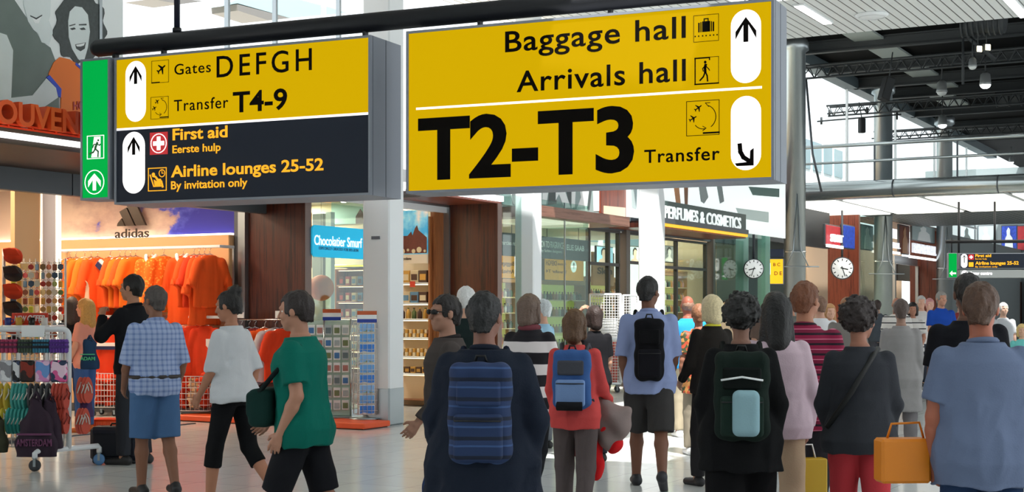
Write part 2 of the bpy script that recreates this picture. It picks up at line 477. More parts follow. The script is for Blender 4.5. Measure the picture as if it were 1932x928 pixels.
# ================================================================== SETTING
def fbox(name, frame, x0, x1, y0, y1, z0, z1, m, **k):
    """box of the setting, its origin at its own base centre"""
    cx, cy = (x0+x1)/2, (y0+y1)/2
    mb = MB().box(x0-cx, x1-cx, y0-cy, y1-cy, 0, z1-z0)
    return struct(mb.build(name, m, loc=frame.P(cx, cy, z0), rot=frame.rot))

def floor_nodes(nt, tc, p):
    mp = nt.nodes.new('ShaderNodeMapping'); mp.inputs['Rotation'].default_value = (0, 0, -FAC.rot)
    nt.links.new(tc.outputs['Object'], mp.inputs[0])
    b = nt.nodes.new('ShaderNodeTexBrick'); b.offset = 0; b.inputs['Scale'].default_value = 1.0
    b.inputs['Brick Width'].default_value = .6; b.inputs['Row Height'].default_value = .6; b.inputs['Mortar Size'].default_value = .003
    b.inputs['Color1'].default_value = srgb('#e2e4e2'); b.inputs['Color2'].default_value = srgb('#dcdfdd'); b.inputs['Mortar'].default_value = srgb('#9a9d9c')
    nt.links.new(mp.outputs[0], b.inputs[0])
    n = nt.nodes.new('ShaderNodeTexNoise'); n.inputs['Scale'].default_value = 1.3; nt.links.new(tc.outputs['Object'], n.inputs[0])
    mx = nt.nodes.new('ShaderNodeMix'); mx.data_type = 'RGBA'; mx.blend_type = 'MULTIPLY'; mx.inputs[0].default_value = .12
    nt.links.new(b.outputs['Color'], mx.inputs[6]); nt.links.new(n.outputs['Fac'], mx.inputs[7]); nt.links.new(mx.outputs[2], p.inputs['Base Color'])
M_floor = nodes_mat('terrazzo_floor', floor_nodes, .16)
mb = MB().box(-60, 60, -40, 110, -.2, 0); struct(mb.build('floor', M_floor))

# slatted hall ceiling, with unseen gaps added to let sun patches in
def slat_nodes(nt, tc, p):
    mp = nt.nodes.new('ShaderNodeMapping'); nt.links.new(tc.outputs['Object'], mp.inputs[0])
    sp = nt.nodes.new('ShaderNodeSeparateXYZ'); nt.links.new(mp.outputs[0], sp.inputs[0])
    a = nt.nodes.new('ShaderNodeMath'); a.operation = 'MULTIPLY_ADD'; a.inputs[1].default_value = 1/.15; a.inputs[2].default_value = 300; nt.links.new(sp.outputs[1], a.inputs[0])
    f = nt.nodes.new('ShaderNodeMath'); f.operation = 'FRACT'; nt.links.new(a.outputs[0], f.inputs[0])
    r = ramp(nt, [(0, '#e4e8e8'), (.86, '#3c4042')], 'CONSTANT'); nt.links.new(f.outputs[0], r.inputs[0]); nt.links.new(r.outputs[0], p.inputs['Base Color'])
M_slats = nodes_mat('ceiling_slats', slat_nodes, .35)
CZ = 6.2; CE = 7.6
GAPS = [(-.5, 4.6, -4.5, -3.2), (-6.7, -2.3, -7.4, -6.0), (5.2, 7.3, -2.6, -.3), (2.2, 3.1, -1.5, -.5)]     # unseen gaps shaped for the sun patches: s0 s1 t0 t1
xs = sorted({-30, CE}|{g[0] for g in GAPS}|{g[1] for g in GAPS}); mb = MB()
for a, b in zip(xs, xs[1:]):
    cuts = sorted((g[2], g[3]) for g in GAPS if g[0] < (a+b)/2 < g[1]); y = -15
    for c0, c1 in cuts: mb.box(a, b, y, c0, 0, .12); y = c1
    mb.box(a, b, y, .6, 0, .12)
struct(mb.build('ceiling', M_slats, loc=FAC.P(0, 0, CZ), rot=FAC.rot))
struct(MB().box(-40, 40, -.2, 0, 0, 9).build('wall_light_block', mat('light_block_grey', '#8f9494', .7), loc=(0, -9, 0)))  # unseen wall added behind the camera to cut the front ambient light
# dark steel roof of the far hall
M_roof = mat('dark_roof', '#0f1112', .9, spec=.1)
M_beam = mat('dark_beam', '#2c3134', .6)
fbox('ceiling_far', FAC, 7.3, 60, -26, 1.4, 8.6, 8.75, M_roof)
# bright daylight strip lamps set in the slats
def strip_lamp(label, s, t, L=1.6):
    o = thing('ceiling_strip_lamp', label, 'lamp', FAC.P(s, t, CZ-.03), FAC.rot, 'strip lamps in the white ceiling')
    MB().rbox(-L/2, L/2, -.09, .09, 0, .03, .008).build('housing', M_white, o)
    MB().box(-L/2+.03, L/2-.03, -.07, .07, -.008, 0).build('diffuser', mat('lamp_lit', '#ffffff', .4, emit=6.0), o)
q = None
for (px, py) in ((1918, 12), (1535, 25)):
    d = FPX*(CZ-EYE)/(HY-py); p = at(px, py, d); s, t = FAC.loc(p.x, p.y)
    strip_lamp('white strip lamp at the right corner of the slatted ceiling' if px > 1700 else 'white strip lamp in the slatted ceiling above the big yellow sign', s, t)
d = FPX*(CZ-EYE)/(HY-27); p = at(1645, 27, d)
o = thing('ceiling_speaker', 'flat white round speaker plate in the slatted ceiling', 'speaker', (p.x, p.y, CZ-.05), FAC.rot)
MB().lathe([(.02, 0), (.22, .005), (.26, .03), (.26, .05)]).build('plate', M_white, o)
MB().ring(0, 0, .2, .012, -.004, .004).build('bezel', M_offwhite, o).rotation_euler = (PI/2, 0, 0)

# white columns in front of the shops, round steel columns further on
PLQ = mat('grey_plaque', '#6a6f78', .5)
def white_column(name, s, t, wd, plaque=False):
    mb = MB(); mb.rbox(-wd/2, wd/2, -wd/2, wd/2, 0, 6.25, .02)
    mb.m = 1; mb.rbox(-wd/2-.004, wd/2+.004, -wd/2-.004, wd/2+.004, 0, .5, .02)
    mb.m = 2
    if plaque: mb.box(-.06, .06, -wd/2-.012, -wd/2, 2.42, 2.46)
    return struct(mb.build(name, [M_white, M_steel, PLQ], loc=FAC.P(s, t), rot=SGN.rot))
white_column('pillar_near', -.80, -.26, .40, True)
white_column('pillar_middle', 3.66, -.03, .33)
white_column('pillar_far', 8.5, -.08, .40)
for i, (s, t) in enumerate(((19.75, .72), (28.2, .57), (36.7, .51))):
    mb = MB(); mb.lathe([(.28, 0), (.28, 8.2), (.36, 8.25), (.36, 8.45), (.28, 8.6)], n=32)
    mb.m = 1; mb.lathe([(.292, 3.0), (.292, 3.03)], n=32)
    struct(mb.build('pillar_steel_%s' % ('front', 'middle', 'back')[i], [M_steel, M_chrome], loc=FAC.P(s, t)))
    mb = MB()
    for sg in (-1, 1): mb.tube([(sg*.3, -.35, 2.6), (sg*.1, -.3, 3.05), (0, -.28, 4.5)], .018, 6)
    mb.tube([(-.55, -.4, 2.62), (.55, -.4, 2.62)], .02, 6)
    mb.build('cable_stay', M_steel, loc=FAC.P(s, t, 0)); 
    o = bpy.context.scene.objects[-1] if False else mb and COL.objects[-1]
    tag(o, 'thin steel cable stay on the %s round steel column' % ('nearest', 'middle', 'farthest')[i], 'cable', 'cable stays')

# ---------------------------------------------------------------- dark roof steelwork over the far hall
BEAMF = lambda s: FAC.sub(s, 0, -PI/2)     # x runs away from the shops (right in the picture), y further along the hall
for i, (px, py) in enumerate(((1560, 98), (1590, 137), (1640, 165), (1650, 188), (1700, 222), (1760, 247))):
    d = FPX*(8.3-EYE)/(HY-py); p = at(px, py, d); s, t = FAC.loc(p.x, p.y)
    mb = MB().box(-1.2, 24, -.1, .1, .26, .3).box(-1.2, 24, -.1, .1, -.02, .02).box(-1.2, 24, -.02, .02, .02, .26)
    struct(mb.build('ceiling_beam', M_beam, loc=BEAMF(s).P(0, 0, 8.3), rot=BEAMF(s).rot))
def truss(s, z, x0, x1, label):
    F = BEAMF(s); o = thing('lighting_truss', label, 'truss', F.P(0, 0, z), F.rot, 'lattice trusses under the dark roof')
    MB().tube([(x0, -.18, .3), (x1, -.18, .3)], .03, 6).tube([(x0, .18, .3), (x1, .18, .3)], .03, 6).build('top_chord', M_beam, o)
    MB().tube([(x0, 0, 0), (x1, 0, 0)], .03, 6).build('bottom_chord', M_beam, o)
    mb = MB(); n = int((x1-x0)/.35)
    for k in range(n):
        a = x0+k*.35; y = .18
        for y in (-.18, .18):
            mb.tube([(a, y, .3), (a+.175, 0, 0)], .014, 4); mb.tube([(a+.175, 0, 0), (a+.35, y, .3)], .014, 4)
    mb.build('lattice', M_beam, o)
    return o
trs = []
for (px, py, x0, lab) in ((1560, 145, -1.6, 'nearest dark lattice lighting truss below the roof'), (1700, 210, -2.2, 'second dark lattice lighting truss below the roof'), (1780, 258, -2.6, 'farthest dark lattice truss below the roof')):
    d = FPX*(7.6-EYE)/(HY-py); p = at(px, py, d); s, t = FAC.loc(p.x, p.y); trs.append(s); truss(s, 7.6, x0, 20, lab)
# light panels and ducts between the beams
M_litpanel = mat('roof_panel', '#9ba6a4', .6)
for (px, py) in ((1625, 67), (1675, 98), (1735, 137), (1775, 160), (1790, 190)):
    d = FPX*(8.5-EYE)/(HY-py); p = at(px, py, d); s, t = FAC.loc(p.x, p.y)
    struct(MB().box(-1.3, 1.3, -.38, .38, 0, .06).build('ceiling_panel', M_litpanel, loc=FAC.P(s, t, 8.5), rot=FAC.rot))
for (px, py, L) in ((1815, 48, 1.0), (1880, 185, 3.0)):
    d = FPX*(8.3-EYE)/(HY-py); p = at(px, py, d)
    mb = MB().tube([(0, 0, 0), (L*.5, 0, .05), (L, 0, 0)], .28, 14)
    for k in range(8): mb.tube([(L*k/8, 0, .0), (L*k/8+.04, 0, 0)], .3, 14)
    tag(mb.build('air_duct', M_beam, loc=p, rot=BEAMF(0).rot), 'round grey air duct close to the slatted ceiling edge' if L < 2 else 'long round grey air duct far under the dark roof', 'duct')
# spotlights hung under the trusses
M_spot_lit = mat('spot_lit', '#ffffff', .3, emit=12.0)
def spotlight(px, py, d, label, lit=True, k=1.0):
    p = at(px, py, d); o = thing('hanging_spotlight', label, 'spotlight', p, R(20), 'spotlights under the dark roof')
    MB().lathe([(.05*k, .32*k), (.12*k, .26*k), (.14*k, .05*k), (.15*k, 0)]).build('shade', mat('spot_case', '#8b8f90', .4, .5), o)
    MB().ball((0, 0, 0), (.13*k, .13*k, .1*k)).build('bulb', M_spot_lit if lit else mat('frosted', '#cfd3d2', .4), o)
    MB().tube([(0, 0, .3*k), (0, 0, .9*k)], .018, 6).build('stem', M_beam, o)
spotlight(1859, 160, 36, 'bright glowing white spotlight on a stem under the truss')
spotlight(1777, 174, 38, 'unlit white globe spotlight left of the glowing one', False)
spotlight(1778, 236, 44, 'small lit spotlight below the second truss')
spotlight(1835, 126, 34, 'small unlit spotlight clamped on the nearest truss', False, .7)
spotlight(1908, 306, 50, 'tiny lit lamp above the gallery rail', True, .6)
for (px, py, lab) in ((1845, 93, 'left of two small square lit lamps beside the angled bracket'), (1861, 90, 'right of two small square lit lamps beside the angled bracket')):
    p = at(px, py, 34); o = thing('square_lamp', lab, 'lamp', p, .3, 'square lamps under the roof')
    MB().rbox(-.09, .09, -.05, .05, -.09, .09, .015).build('case', M_beam, o)
    MB().rbox(-.07, .07, -.075, -.05, -.07, .07, .01).build('lens', mat('warm_lamp', '#fff3c8', .4, emit=4.0), o)
    MB().tube([(0, 0, .08), (0, 0, 1.0)], .012, 6).build('stem', M_beam, o)
p = at(1850, 88, 34.3)
tag(MB().tube([(-.45, 0, .35), (.35, 0, -.3)], .06, 4).tube([(-.42, 0, .3), (-.42, 0, -.9)], .03, 6).build('angled_bracket', M_beam, loc=p), 'diagonal grey bracket arm hanging below the dark roof', 'bracket')
for (px, py, d, tilt, lab) in ((1672, 168, 36, .3, 'black tilted box loudspeaker beneath the nearest truss'), (1626, 237, 44, 0, 'small black box loudspeaker hanging before the bright glazing')):
    p = at(px, py, d); o = thing('hanging_loudspeaker', lab, 'speaker', p, (0, tilt, .3), 'loudspeakers under the roof')
    k = 1 if d < 40 else .75
    MB().rbox(-.12*k, .12*k, -.12*k, .12*k, -.3*k, .3*k, .02).build('cabinet', M_black, o)
    MB().box(-.1*k, .1*k, -.135*k, -.12*k, -.27*k, .27*k).build('grille', mat('dark_grille', '#26292b', .8), o)
    MB().tube([(0, 0, .3*k), (-.1, 0, .95*k)], .015, 6).build('bracket', M_beam, o)
# thin hanging stage pipes in front of the glazing
for (px, py, L, d, lab) in ((1600, 212, .65, 44, 'short white pipe held before the bright glazing, upper one'), (1620, 224, 1.3, 44, 'longer pale pipe held before the bright glazing, lower one'), (1720, 257, 1.4, 50, 'thin pale pipe above the gallery rail near the back column')):
    p = at(px, py, d)
    mb = MB().tube([(-L, 0, 0), (L, 0, .05)], .025, 6)
    for sx in (-.9, .9): mb.tube([(sx*L, 0, -.1), (sx*L, 0, .12)], .035, 6)
    tag(mb.build('stage_pipe', M_beam, loc=p, rot=BEAMF(0).rot), lab, 'pipe')
# steel cable falling from the roof in front of the gallery
a = at(1521, 150, 36.5); b = at(1533, 290, 36.5); c = at(1550, 362, 36.5)
tag(MB().tube([a, b, c], .03, 6).build('steel_cable', M_steel_dark), 'thin dark steel cable slanting down beside the nearest steel column', 'cable')

# ---------------------------------------------------------------- clerestory glazing along the left of the far hall
mb = MB()
for k in range(7):
    mb.box(9+6*k, 9.05+6*k, 1.35, 1.42, 5.0, 8.6)
for z in (5.0,): mb.box(8.6, 47, 1.35, 1.42, z-.04, z+.04)
struct(mb.build('window_frame_clerestory', M_white))
COL.objects[-1].location = FAC.P(0, 0, 0); COL.objects[-1].rotation_euler = (0, 0, FAC.rot)
struct(MB()._add([(8.7, 1.375, 5), (47, 1.375, 5), (47, 1.375, 8.6), (8.7, 1.375, 8.6)], [(0, 1, 2, 3)]).build('window_clerestory', M_glass_clear, loc=FAC.P(0, 0, 0), rot=FAC.rot))
# sloping edge beam of the roof with its grey fascia
struct(MB().box(8, 50, 1.05, 1.45, 8.28, 8.6).build('trim_roof_edge', mat('roof_edge', '#59666c', .5), loc=FAC.P(0, 0, 0), rot=FAC.rot))
# pale building beyond the glazing, with rows of windows
def outside_block(name, label, F, L, H, z0, rows, cols, m_wall, m_win, dp=4):
    o = thing(name, label, 'building', F.P(0, 0, 0), F.rot)
    MB().box(0, L, 0, dp, 0, H).build('wall', m_wall, o)
    cw = L/cols; rh = (H-z0)/rows
    mb = MB()
    for r in range(rows):
        for c in range(cols): mb.box(c*cw+cw*.12, c*cw+cw*.86, -.04, .01, z0+r*rh+rh*.18, z0+r*rh+rh*.8)
    g = mb.build('glazing', m_win, o)
M_outwall = mat('outside_white', '#f2f6f7', .7); M_outwin = mat('outside_glass', '#7e98a0', .2)
outside_block('terminal_wing', 'pale terminal wing with large window bays beyond the clerestory', FAC.sub(20, 8), 30, FAC.hit(1530, 248, 8)[1], 3.2, 3, 18, M_outwall, M_outwin)
outside_block('reflected_block', 'stand-in for a reflected white block with small dark window rows above the souvenir shop', FAC.sub(-9.5, 11.5), 12, 9.5, 3.6, 16, 26, M_outwall, mat('reflected_window_grey', '#9aa3ab', .3))  # stands in for the facing building reflected in the upper glass

# ---------------------------------------------------------------- gallery (mezzanine) across the far hall
MZ = FAC.sub(20.7, 0, -PI/2)     # x to the right, y further away
def mzz(px, py, y=0.0): return MZ.hit(px, py, y)
ztop = mzz(1700, 338)[1]; zbot = mzz(1700, 371)[1]
x0, x1 = -1.0, 16.0
M_tube = mat('polished_edge', '#b9c0c0', .22, .7)
mb = MB().tube([(x0, 0, (ztop+zbot)/2), (x1, 0, (ztop+zbot)/2)], (ztop-zbot)/2, 20)
struct(mb.build('gallery_edge', M_tube, loc=MZ.P(0, 0), rot=MZ.rot))
for k in range(1, 6): struct(MB().tube([(x0+k*2.6, 0, (ztop+zbot)/2), (x0+k*2.6+.03, 0, (ztop+zbot)/2)], (ztop-zbot)/2+.004, 20).build('trim_gallery_joint', M_steel_dark, loc=MZ.P(0, 0), rot=MZ.rot))
UZ = zbot+.02
struct(MB().box(x0, x1, .1, 13.5, UZ+.05, UZ+.45).build('slab_gallery', mat('slab', '#8f9697', .6), loc=MZ.P(0, 0), rot=MZ.rot))
M_lightbox = mat('lightbox_lit', '#fdfbf0', .4, emit=1.6)
yb = 6.0
for k in range(-1, 7):
    xa = k*2.15+.15; mbp = MB()
    o = thing('gallery_light_panel', 'glowing white soffit panel under the gallery, %s' % ['leftmost', 'second from the left', 'third from the left', 'fourth from the left', 'fifth from the left', 'sixth from the left', 'seventh from the left', 'rightmost'][k+1], 'light panel', MZ.P(xa, .3, UZ), MZ.rot, 'light panels under the gallery')
    MB().prism([(0, -.02), (2.0, -.02), (2.0, .04), (0, .04)], 0, yb).build('frame', M_white, o)
    MB().rbox(.03, 1.97, .04, yb-.05, -.05, -.02, .012).build('diffuser', M_lightbox, o)
def perf_nodes(nt, tc, p):
    mp = nt.nodes.new('ShaderNodeMapping'); mp.inputs['Scale'].default_value = (5.5, 2.2, 1); nt.links.new(tc.outputs['Object'], mp.inputs[0])
    v = nt.nodes.new('ShaderNodeTexVoronoi'); v.inputs['Randomness'].default_value = 0; v.inputs['Scale'].default_value = 1; nt.links.new(mp.outputs[0], v.inputs['Vector'])
    r = ramp(nt, [(0, '#22272a'), (.33, '#6d7578')], 'CONSTANT'); nt.links.new(v.outputs['Distance'], r.inputs[0]); nt.links.new(r.outputs[0], p.inputs['Base Color'])
struct(MB().box(x0, x1, yb+.35, 13.4, -.03, .03).build('ceiling_gallery_soffit', nodes_mat('perforated', perf_nodes, .5), loc=MZ.P(0, 0, UZ), rot=MZ.rot))
# glass balustrade with two rails
zr1 = mzz(1700, 268)[1]; zr2 = mzz(1700, 300)[1]
o = thing('glass_balustrade', 'long glass balustrade with pale steel rails along the gallery edge', 'balustrade', MZ.P(0, 0, ztop), MZ.rot)
MB().tube([(x0, .05, zr1-ztop), (x1, .05, zr1-ztop)], .05, 10).build('handrail', M_tube, o)
MB().tube([(x0, .05, zr2-ztop), (x1, .05, zr2-ztop)], .035, 8).build('lower_rail', M_tube, o)
for k in range(8):
    MB()._add([(x0+k*2.1+.02, .04, 0), (x0+k*2.1+2.08, .04, 0), (x0+k*2.1+2.08, .04, zr1-ztop-.08), (x0+k*2.1+.02, .04, zr1-ztop-.08)], [(0, 1, 2, 3)]).build('pane', M_glass_clear, o)
    MB().box(x0+k*2.1-.02, x0+k*2.1+.02, .03, .07, 0, zr1-ztop).build('post', M_steel_dark, o)

# ================================================================== HANGING SIGNS
def on(fr, px, py, y=0): return fr.hit(px, py, y)
YB = .28                                         # the bar hangs over the middle of the boxes
bl, zbl = on(SGN, 185, 87, YB); br, zbr = on(SGN, 1560, -34, YB)
mid = thing('sign_bar', 'thick black round bar carrying the hanging direction signs', 'bar', SGN.P(-3, YB, 3.4), SGN.rot)
ZB = (zbl+zbr)/2-3.4
MB().tube([(bl+3-.06, 0, ZB), (bl+3-.045, 0, ZB), (bl+3, 0, ZB), (br+3.2, 0, ZB)], [.04, .07, .088, .088], 24).build('tube', M_blackmetal, mid)
for px in (334, 1500):
    x, _ = on(SGN, px, 40, YB); MB().lathe([(.03, ZB+.05), (.03, CZ-3.4)], (x+3, 0, 0), 14).build('suspension_rod', mat('navy_rod', '#14182e', .4), mid)
    MB().lathe([(.045, ZB+.085), (.045, ZB+.12), (.034, ZB+.13)], (x+3, 0, 0), 14).build('collar', M_blackmetal, mid)

def case(o, x0, x1, z0, z1, dep, mface, seam=True, rim=.022):
    """sign box: its case, its lit face"""
    mb = MB(); mb.box(x0, x1, .012, dep, z0, z1)
    for a, b, c, e in ((x0, x1, z1-rim, z1), (x0, x1, z0, z0+rim), (x0, x0+rim, z0+rim, z1-rim), (x1-rim, x1, z0+rim, z1-rim)): mb.box(a, b, -.012, .012, c, e)
    if seam: mb.m = 1; mb.box(x1-.002, x1+.002, dep*.48, dep*.50, z0, z1); mb.box(x1-.002, x1+.002, .03, .036, z0, z1)
    c = mb.build('case', [M_grey_case, M_grey_dark], o); return c
ICON_EPS = (-.004, .004)
def stroke_icon(o, x0, z0, x1, z1, lines=(), fills=(), m=M_ink, name='pictogram', label=None):
    W, H = x1-x0, z1-z0; mb = MB(); T = lambda p: (x0+p[0]*W, z0+p[1]*H)
    for pts, wd in lines: mb.stroke([T(p) for p in pts], wd*H, *ICON_EPS)
    for poly in fills: mb.prism([T(p) for p in poly], *ICON_EPS)
    return mb.build(name, m, o, label=label)
def circ(cx, cy, r, n=16, a0=0, a1=2*PI): return [(cx+r*math.cos(a0+(a1-a0)*k/n), cy+r*math.sin(a0+(a1-a0)*k/n)) for k in range(n+1)]
FRAME_SQ = [([(0, 0), (1, 0), (1, 1), (0, 1), (0, 0)], .018)]
def plane_poly(cx, cy, s, a):
    pts = [(0, 1), (.12, .8), (.13, .35), (.9, -.15), (.9, -.32), (.13, -.1), (.1, -.65), (.36, -.85), (.36, -1), (0, -.9), (-.36, -1), (-.36, -.85), (-.1, -.65), (-.13, -.1), (-.9, -.32), (-.9, -.15), (-.13, .35), (-.12, .8)]
    c, n = math.cos(a), math.sin(a); return [(cx+s*(x*c-y*n), cy+s*(x*n+y*c)) for x, y in pts]
IC_TRANSFER = (FRAME_SQ+[(circ(.55, .52, .35, 14, -.3*PI, .38*PI), .022), ([(.58, .93), (.68, .82)], .02), ([(.58, .93), (.72, .93)], .02), (circ(.52, .5, .32, 8, -.78*PI, -.45*PI), .022), ([(.6, .2), (.5, .26)], .02), ([(.6, .2), (.5, .13)], .02), ([(.52, .06), (1, .06)], .05)],
               [plane_poly(.36, .8, .13, -1.0), plane_poly(.2, .5, .13, -1.1)])
IC_GATES = (FRAME_SQ+[([(0, .02), (.46, .02)], .05)], [plane_poly(.58, .62, .28, -1.0)])
IC_BAG = (FRAME_SQ, [[(.34, .36), (.66, .36), (.66, .76), (.34, .76)], [(.18, .36), (.24, .36), (.24, .72), (.18, .72)], [(.27, .36), (.31, .36), (.31, .74), (.27, .74)], [(.69, .36), (.73, .36), (.73, .74), (.69, .74)], [(.76, .36), (.82, .36), (.82, .72), (.76, .72)],
          [(.4, .76), (.44, .76), (.44, .83), (.4, .83)], [(.56, .76), (.6, .76), (.6, .83), (.56, .83)], [(.4, .83), (.6, .83), (.6, .87), (.4, .87)]]+[[(x-.025, .19), (x+.025, .19), (x+.025, .24), (x-.025, .24)] for x in (.06, .2, .36, .5, .66, .8, .94)])
WALK = [([(.46, .72), (.43, .62), (.44, .45)], .1), ([(.44, .45), (.36, .27), (.22, .14)], .055), ([(.45, .45), (.52, .3), (.54, .1)], .055), ([(.45, .68), (.58, .56), (.62, .5)], .035), ([(.43, .68), (.33, .58), (.36, .48)], .035)]
IC_ARR = (FRAME_SQ+WALK+[([(.0, 0), (1, .0)], .05), ([(0, .98), (.62, .98), (.62, .9)], .045), ([(.02, 0), (.02, 1)], .03)], [circ(.44, .82, .055, 10)])
UP_ARROW = lambda cx, apex, hw, drop, stem_b, wd: [[(cx, apex), (cx-hw, apex-drop), (cx-hw, apex-drop-wd*1.5), (cx-wd/2, apex-wd*1.5), (cx-wd/2, stem_b), (cx+wd/2, stem_b), (cx+wd/2, apex-wd*1.5), (cx+hw, apex-drop-wd*1.5), (cx+hw, apex-drop)]]
def pill(o, fr, px0, px1, pyt, pyb, name='arrow_plate', eps=.002):
    pc = (pyt+pyb)/2; x0 = on(fr, px0, pc)[0]; x1 = on(fr, px1, pc)[0]; xm = (px0+px1)/2
    z1 = on(fr, xm, pyt)[1]; z0 = on(fr, xm, pyb)[1]; r = (x1-x0)/2; c = (x0+x1)/2
    pts = [(c+r*math.cos(a), z1-r+r*math.sin(a)) for a in np.linspace(0, PI, 17)]+[(c+r*math.cos(a), z0+r+r*math.sin(a)) for a in np.linspace(PI, 2*PI, 17)]
    return MB().prism(pts, -eps, .004).build(name, M_white_lit, o), (c, r, z0, z1)
def write(o, fr, body, pxl, pxr, pyb, pyc, m=M_ink, bold=.012, space=1.0, name='lettering', eps=.004, y=0.0, mirror=False):
    """text from the picture's left and right x; baseline and capital-top y are read at the left end"""
    x0, zb = fr.hit(pxl, pyb, y); _, zc = fr.hit(pxl, pyc, y); x1, _ = fr.hit(pxr, pyb, y)
    mb = MB(); text_into(mb, body, x0-o['ox'], x1-o['ox'], zb-o['oz'], zc-zb, y-eps-o['oy'], y+.002-o['oy'], bold, space, mirror=mirror)
    return mb.build(name, m, o)
class Local:
    """frame seen from a thing's own origin"""
    def __init__(s, fr, o): s.fr, s.o = fr, o
    def hit(s, px, py, y=0.0):
        x, z = s.fr.hit(px, py, y+s.o['oy']); return x-s.o['ox'], z-s.o['oz']
def sign_root(name, label, fr, x, y, z, cat='sign', group=None):
    o = thing(name, label, cat, fr.P(x, y, z), fr.rot, group); o['ox'] = x; o['oy'] = y; o['oz'] = z; return o
def rect(L, px0, pyb, px1, pyt):
    pc = (pyb+pyt)/2; xm = (px0+px1)/2
    return L.hit(px0, pc)[0], L.hit(xm, pyb)[1], L.hit(px1, pc)[0], L.hit(xm, pyt)[1]
def neck(o, L, pxs, ztop_local, dep, w=.03):
    for px in pxs:
        x = L.hit(px, 100)[0]; MB().box(x-w/2, x+w/2, dep-.03, dep+.03, ztop_local, ztop_local+.16).build('hanger', M_blackmetal, o)

# ---- big yellow sign
xr, zr_t = on(SGN, 1458, 0); xl, _ = on(SGN, 769, 60); _, zr_b = on(SGN, 1458, 332)
o = sign_root('direction_sign', 'big backlit yellow sign reading Baggage hall, Arrivals hall and T2-T3', SGN, (xl+xr)/2, 0, zr_b); L = Local(SGN, o)
X0, X1, H = xl-o['ox'], xr-o['ox'], zr_t-zr_b
case(o, X0-.01, X1+.012, -.03, H+.012, .42, None)
MB().box(X0+.014, X1-.012, -.001, .014, -.008, H-.01).build('face', M_yellow_lit, o)
neck(o, L, (880, 1130, 1400), H+.01, YB)
write(o, SGN, 'Baggage hall', 953.3, 1294, 98.9, 59.8, space=1.08)
write(o, SGN, 'Arrivals hall', 975, 1294, 174.2, 134.8, space=1.08)
write(o, SGN, 'T2-T3', 789, 1196.5, 341, 224, bold=.03)
write(o, SGN, 'Transfer', 1215.7, 1358, 307.8, 283, space=1.1)
a = L.hit(786.6, 205.3); b = L.hit(1436, 164.7); MB().stroke([a, b], .02, -.003, .004).build('divider', M_white_lit, o)
for (p, body) in ((( 1309, 78, 1356, 28), IC_BAG), ((1311, 158, 1356, 108), IC_ARR), ((1295.5, 255, 1357, 190), IC_TRANSFER)):
    stroke_icon(o, *rect(L, *p), lines=body[0], fills=body[1])
pp, (c, r, z0, z1) = pill(o, L, 1379, 1436, 18, 156.7)
MB().prism(UP_ARROW(c, z1-.06, .085, .115, z1-.20-.06, .040)[0], -.005, .003).build('arrow', M_ink, pp)
pp, (c, r, z0, z1) = pill(o, L, 1379, 1436, 181, 321)
mb = MB(); mb.stroke([(c-.05, z0+.205), (c-.045, z0+.15), (c-.02, z0+.105), (c+.045, z0+.06)], .036, -.005, .003)
mb.prism([(c+.064, z0+.175), (c+.064, z0+.035), (c-.075, z0+.035), (c-.09, z0+.058), (c+.032, z0+.066), (c+.036, z0+.155)], -.006, .003)
mb.build('arrow', M_ink, pp)

# ---- left sign: yellow over navy
xl, zt = on(SGN, 217, 112); xr, zrt = on(SGN, 700, 66); _, zrb = on(SGN, 692, 366)
o = sign_root('direction_sign', 'two-part sign with yellow Gates and Transfer face above a dark First aid face', SGN, (xl+xr)/2, 0, zrb); L = Local(SGN, o)
X0, X1, H = xl-o['ox'], xr-o['ox'], zrt-zrb
case(o, X0, X1, -.01, H, .56, None)
zl = (L.hit(228, 242)[1]+L.hit(692, 212)[1])/2
MB().box(X0+.024, X1-.024, -.001, .014, zl, H-.022).build('face', M_yellow_lit, o, label='lit yellow upper face')
MB().box(X0+.024, X1-.024, -.001, .014, .014, zl-.022).build('face', M_navy_sign, o, label='dark navy lower face')
MB().box(X0+.024, X1-.024, -.004, .014, zl-.022, zl).build('divider', M_white_lit, o)
neck(o, L, (275, 660), H, YB)
W_ = lambda *a, **k: write(o, SGN, *a, **k)
W_('Gates', 329.4, 398, 141.5, 121.5, bold=.004, space=1.1)
W_('DEFGH', 409, 588.5, 146.5, 106.5, bold=.006, space=1.28)
W_('Transfer', 328.6, 431, 210.2, 189, bold=.004, space=1.12)
W_('T4-9', 439.6, 542, 213, 174, bold=.02)
W_('First aid', 326, 429.5, 265, 243, M_amber, .022)
W_('Eerste hulp', 325.7, 416.5, 289.3, 274.6, M_amber, .015)
W_('Airline lounges 25-52', 323, 610.5, 334.7, 312.7, M_amber, .022)
W_('By invitation only', 323, 467, 357.4, 342, M_amber, .015)
stroke_icon(o, *rect(L, 286.5, 156, 318.4, 114.2), lines=IC_GATES[0], fills=IC_GATES[1])
stroke_icon(o, *rect(L, 285, 224, 318, 182.7), lines=IC_TRANSFER[0], fills=IC_TRANSFER[1])
q = rect(L, 283.2, 291.5, 316.8, 249.4)
f = MB().box(q[0], q[2], -.004, .002, q[1], q[3]).build('pictogram', M_red_sign, o, label='red square first aid pictogram')
cx, cz, hw = (q[0]+q[2])/2, (q[1]+q[3])/2, (q[2]-q[0])/2
MB().ring(cx, cz, hw*.86, .008, -.007, -.003).prism([(cx+hw*a, cz+hw*b) for a, b in ((-.2, .62), (-.2, .2), (-.62, .2), (-.62, -.2), (-.2, -.2), (-.2, -.62), (.2, -.62), (.2, -.2), (.62, -.2), (.62, .2), (.2, .2), (.2, .62))], -.007, -.003).build('cross', M_white_lit, f)
q = rect(L, 280.3, 359.6, 314, 317)
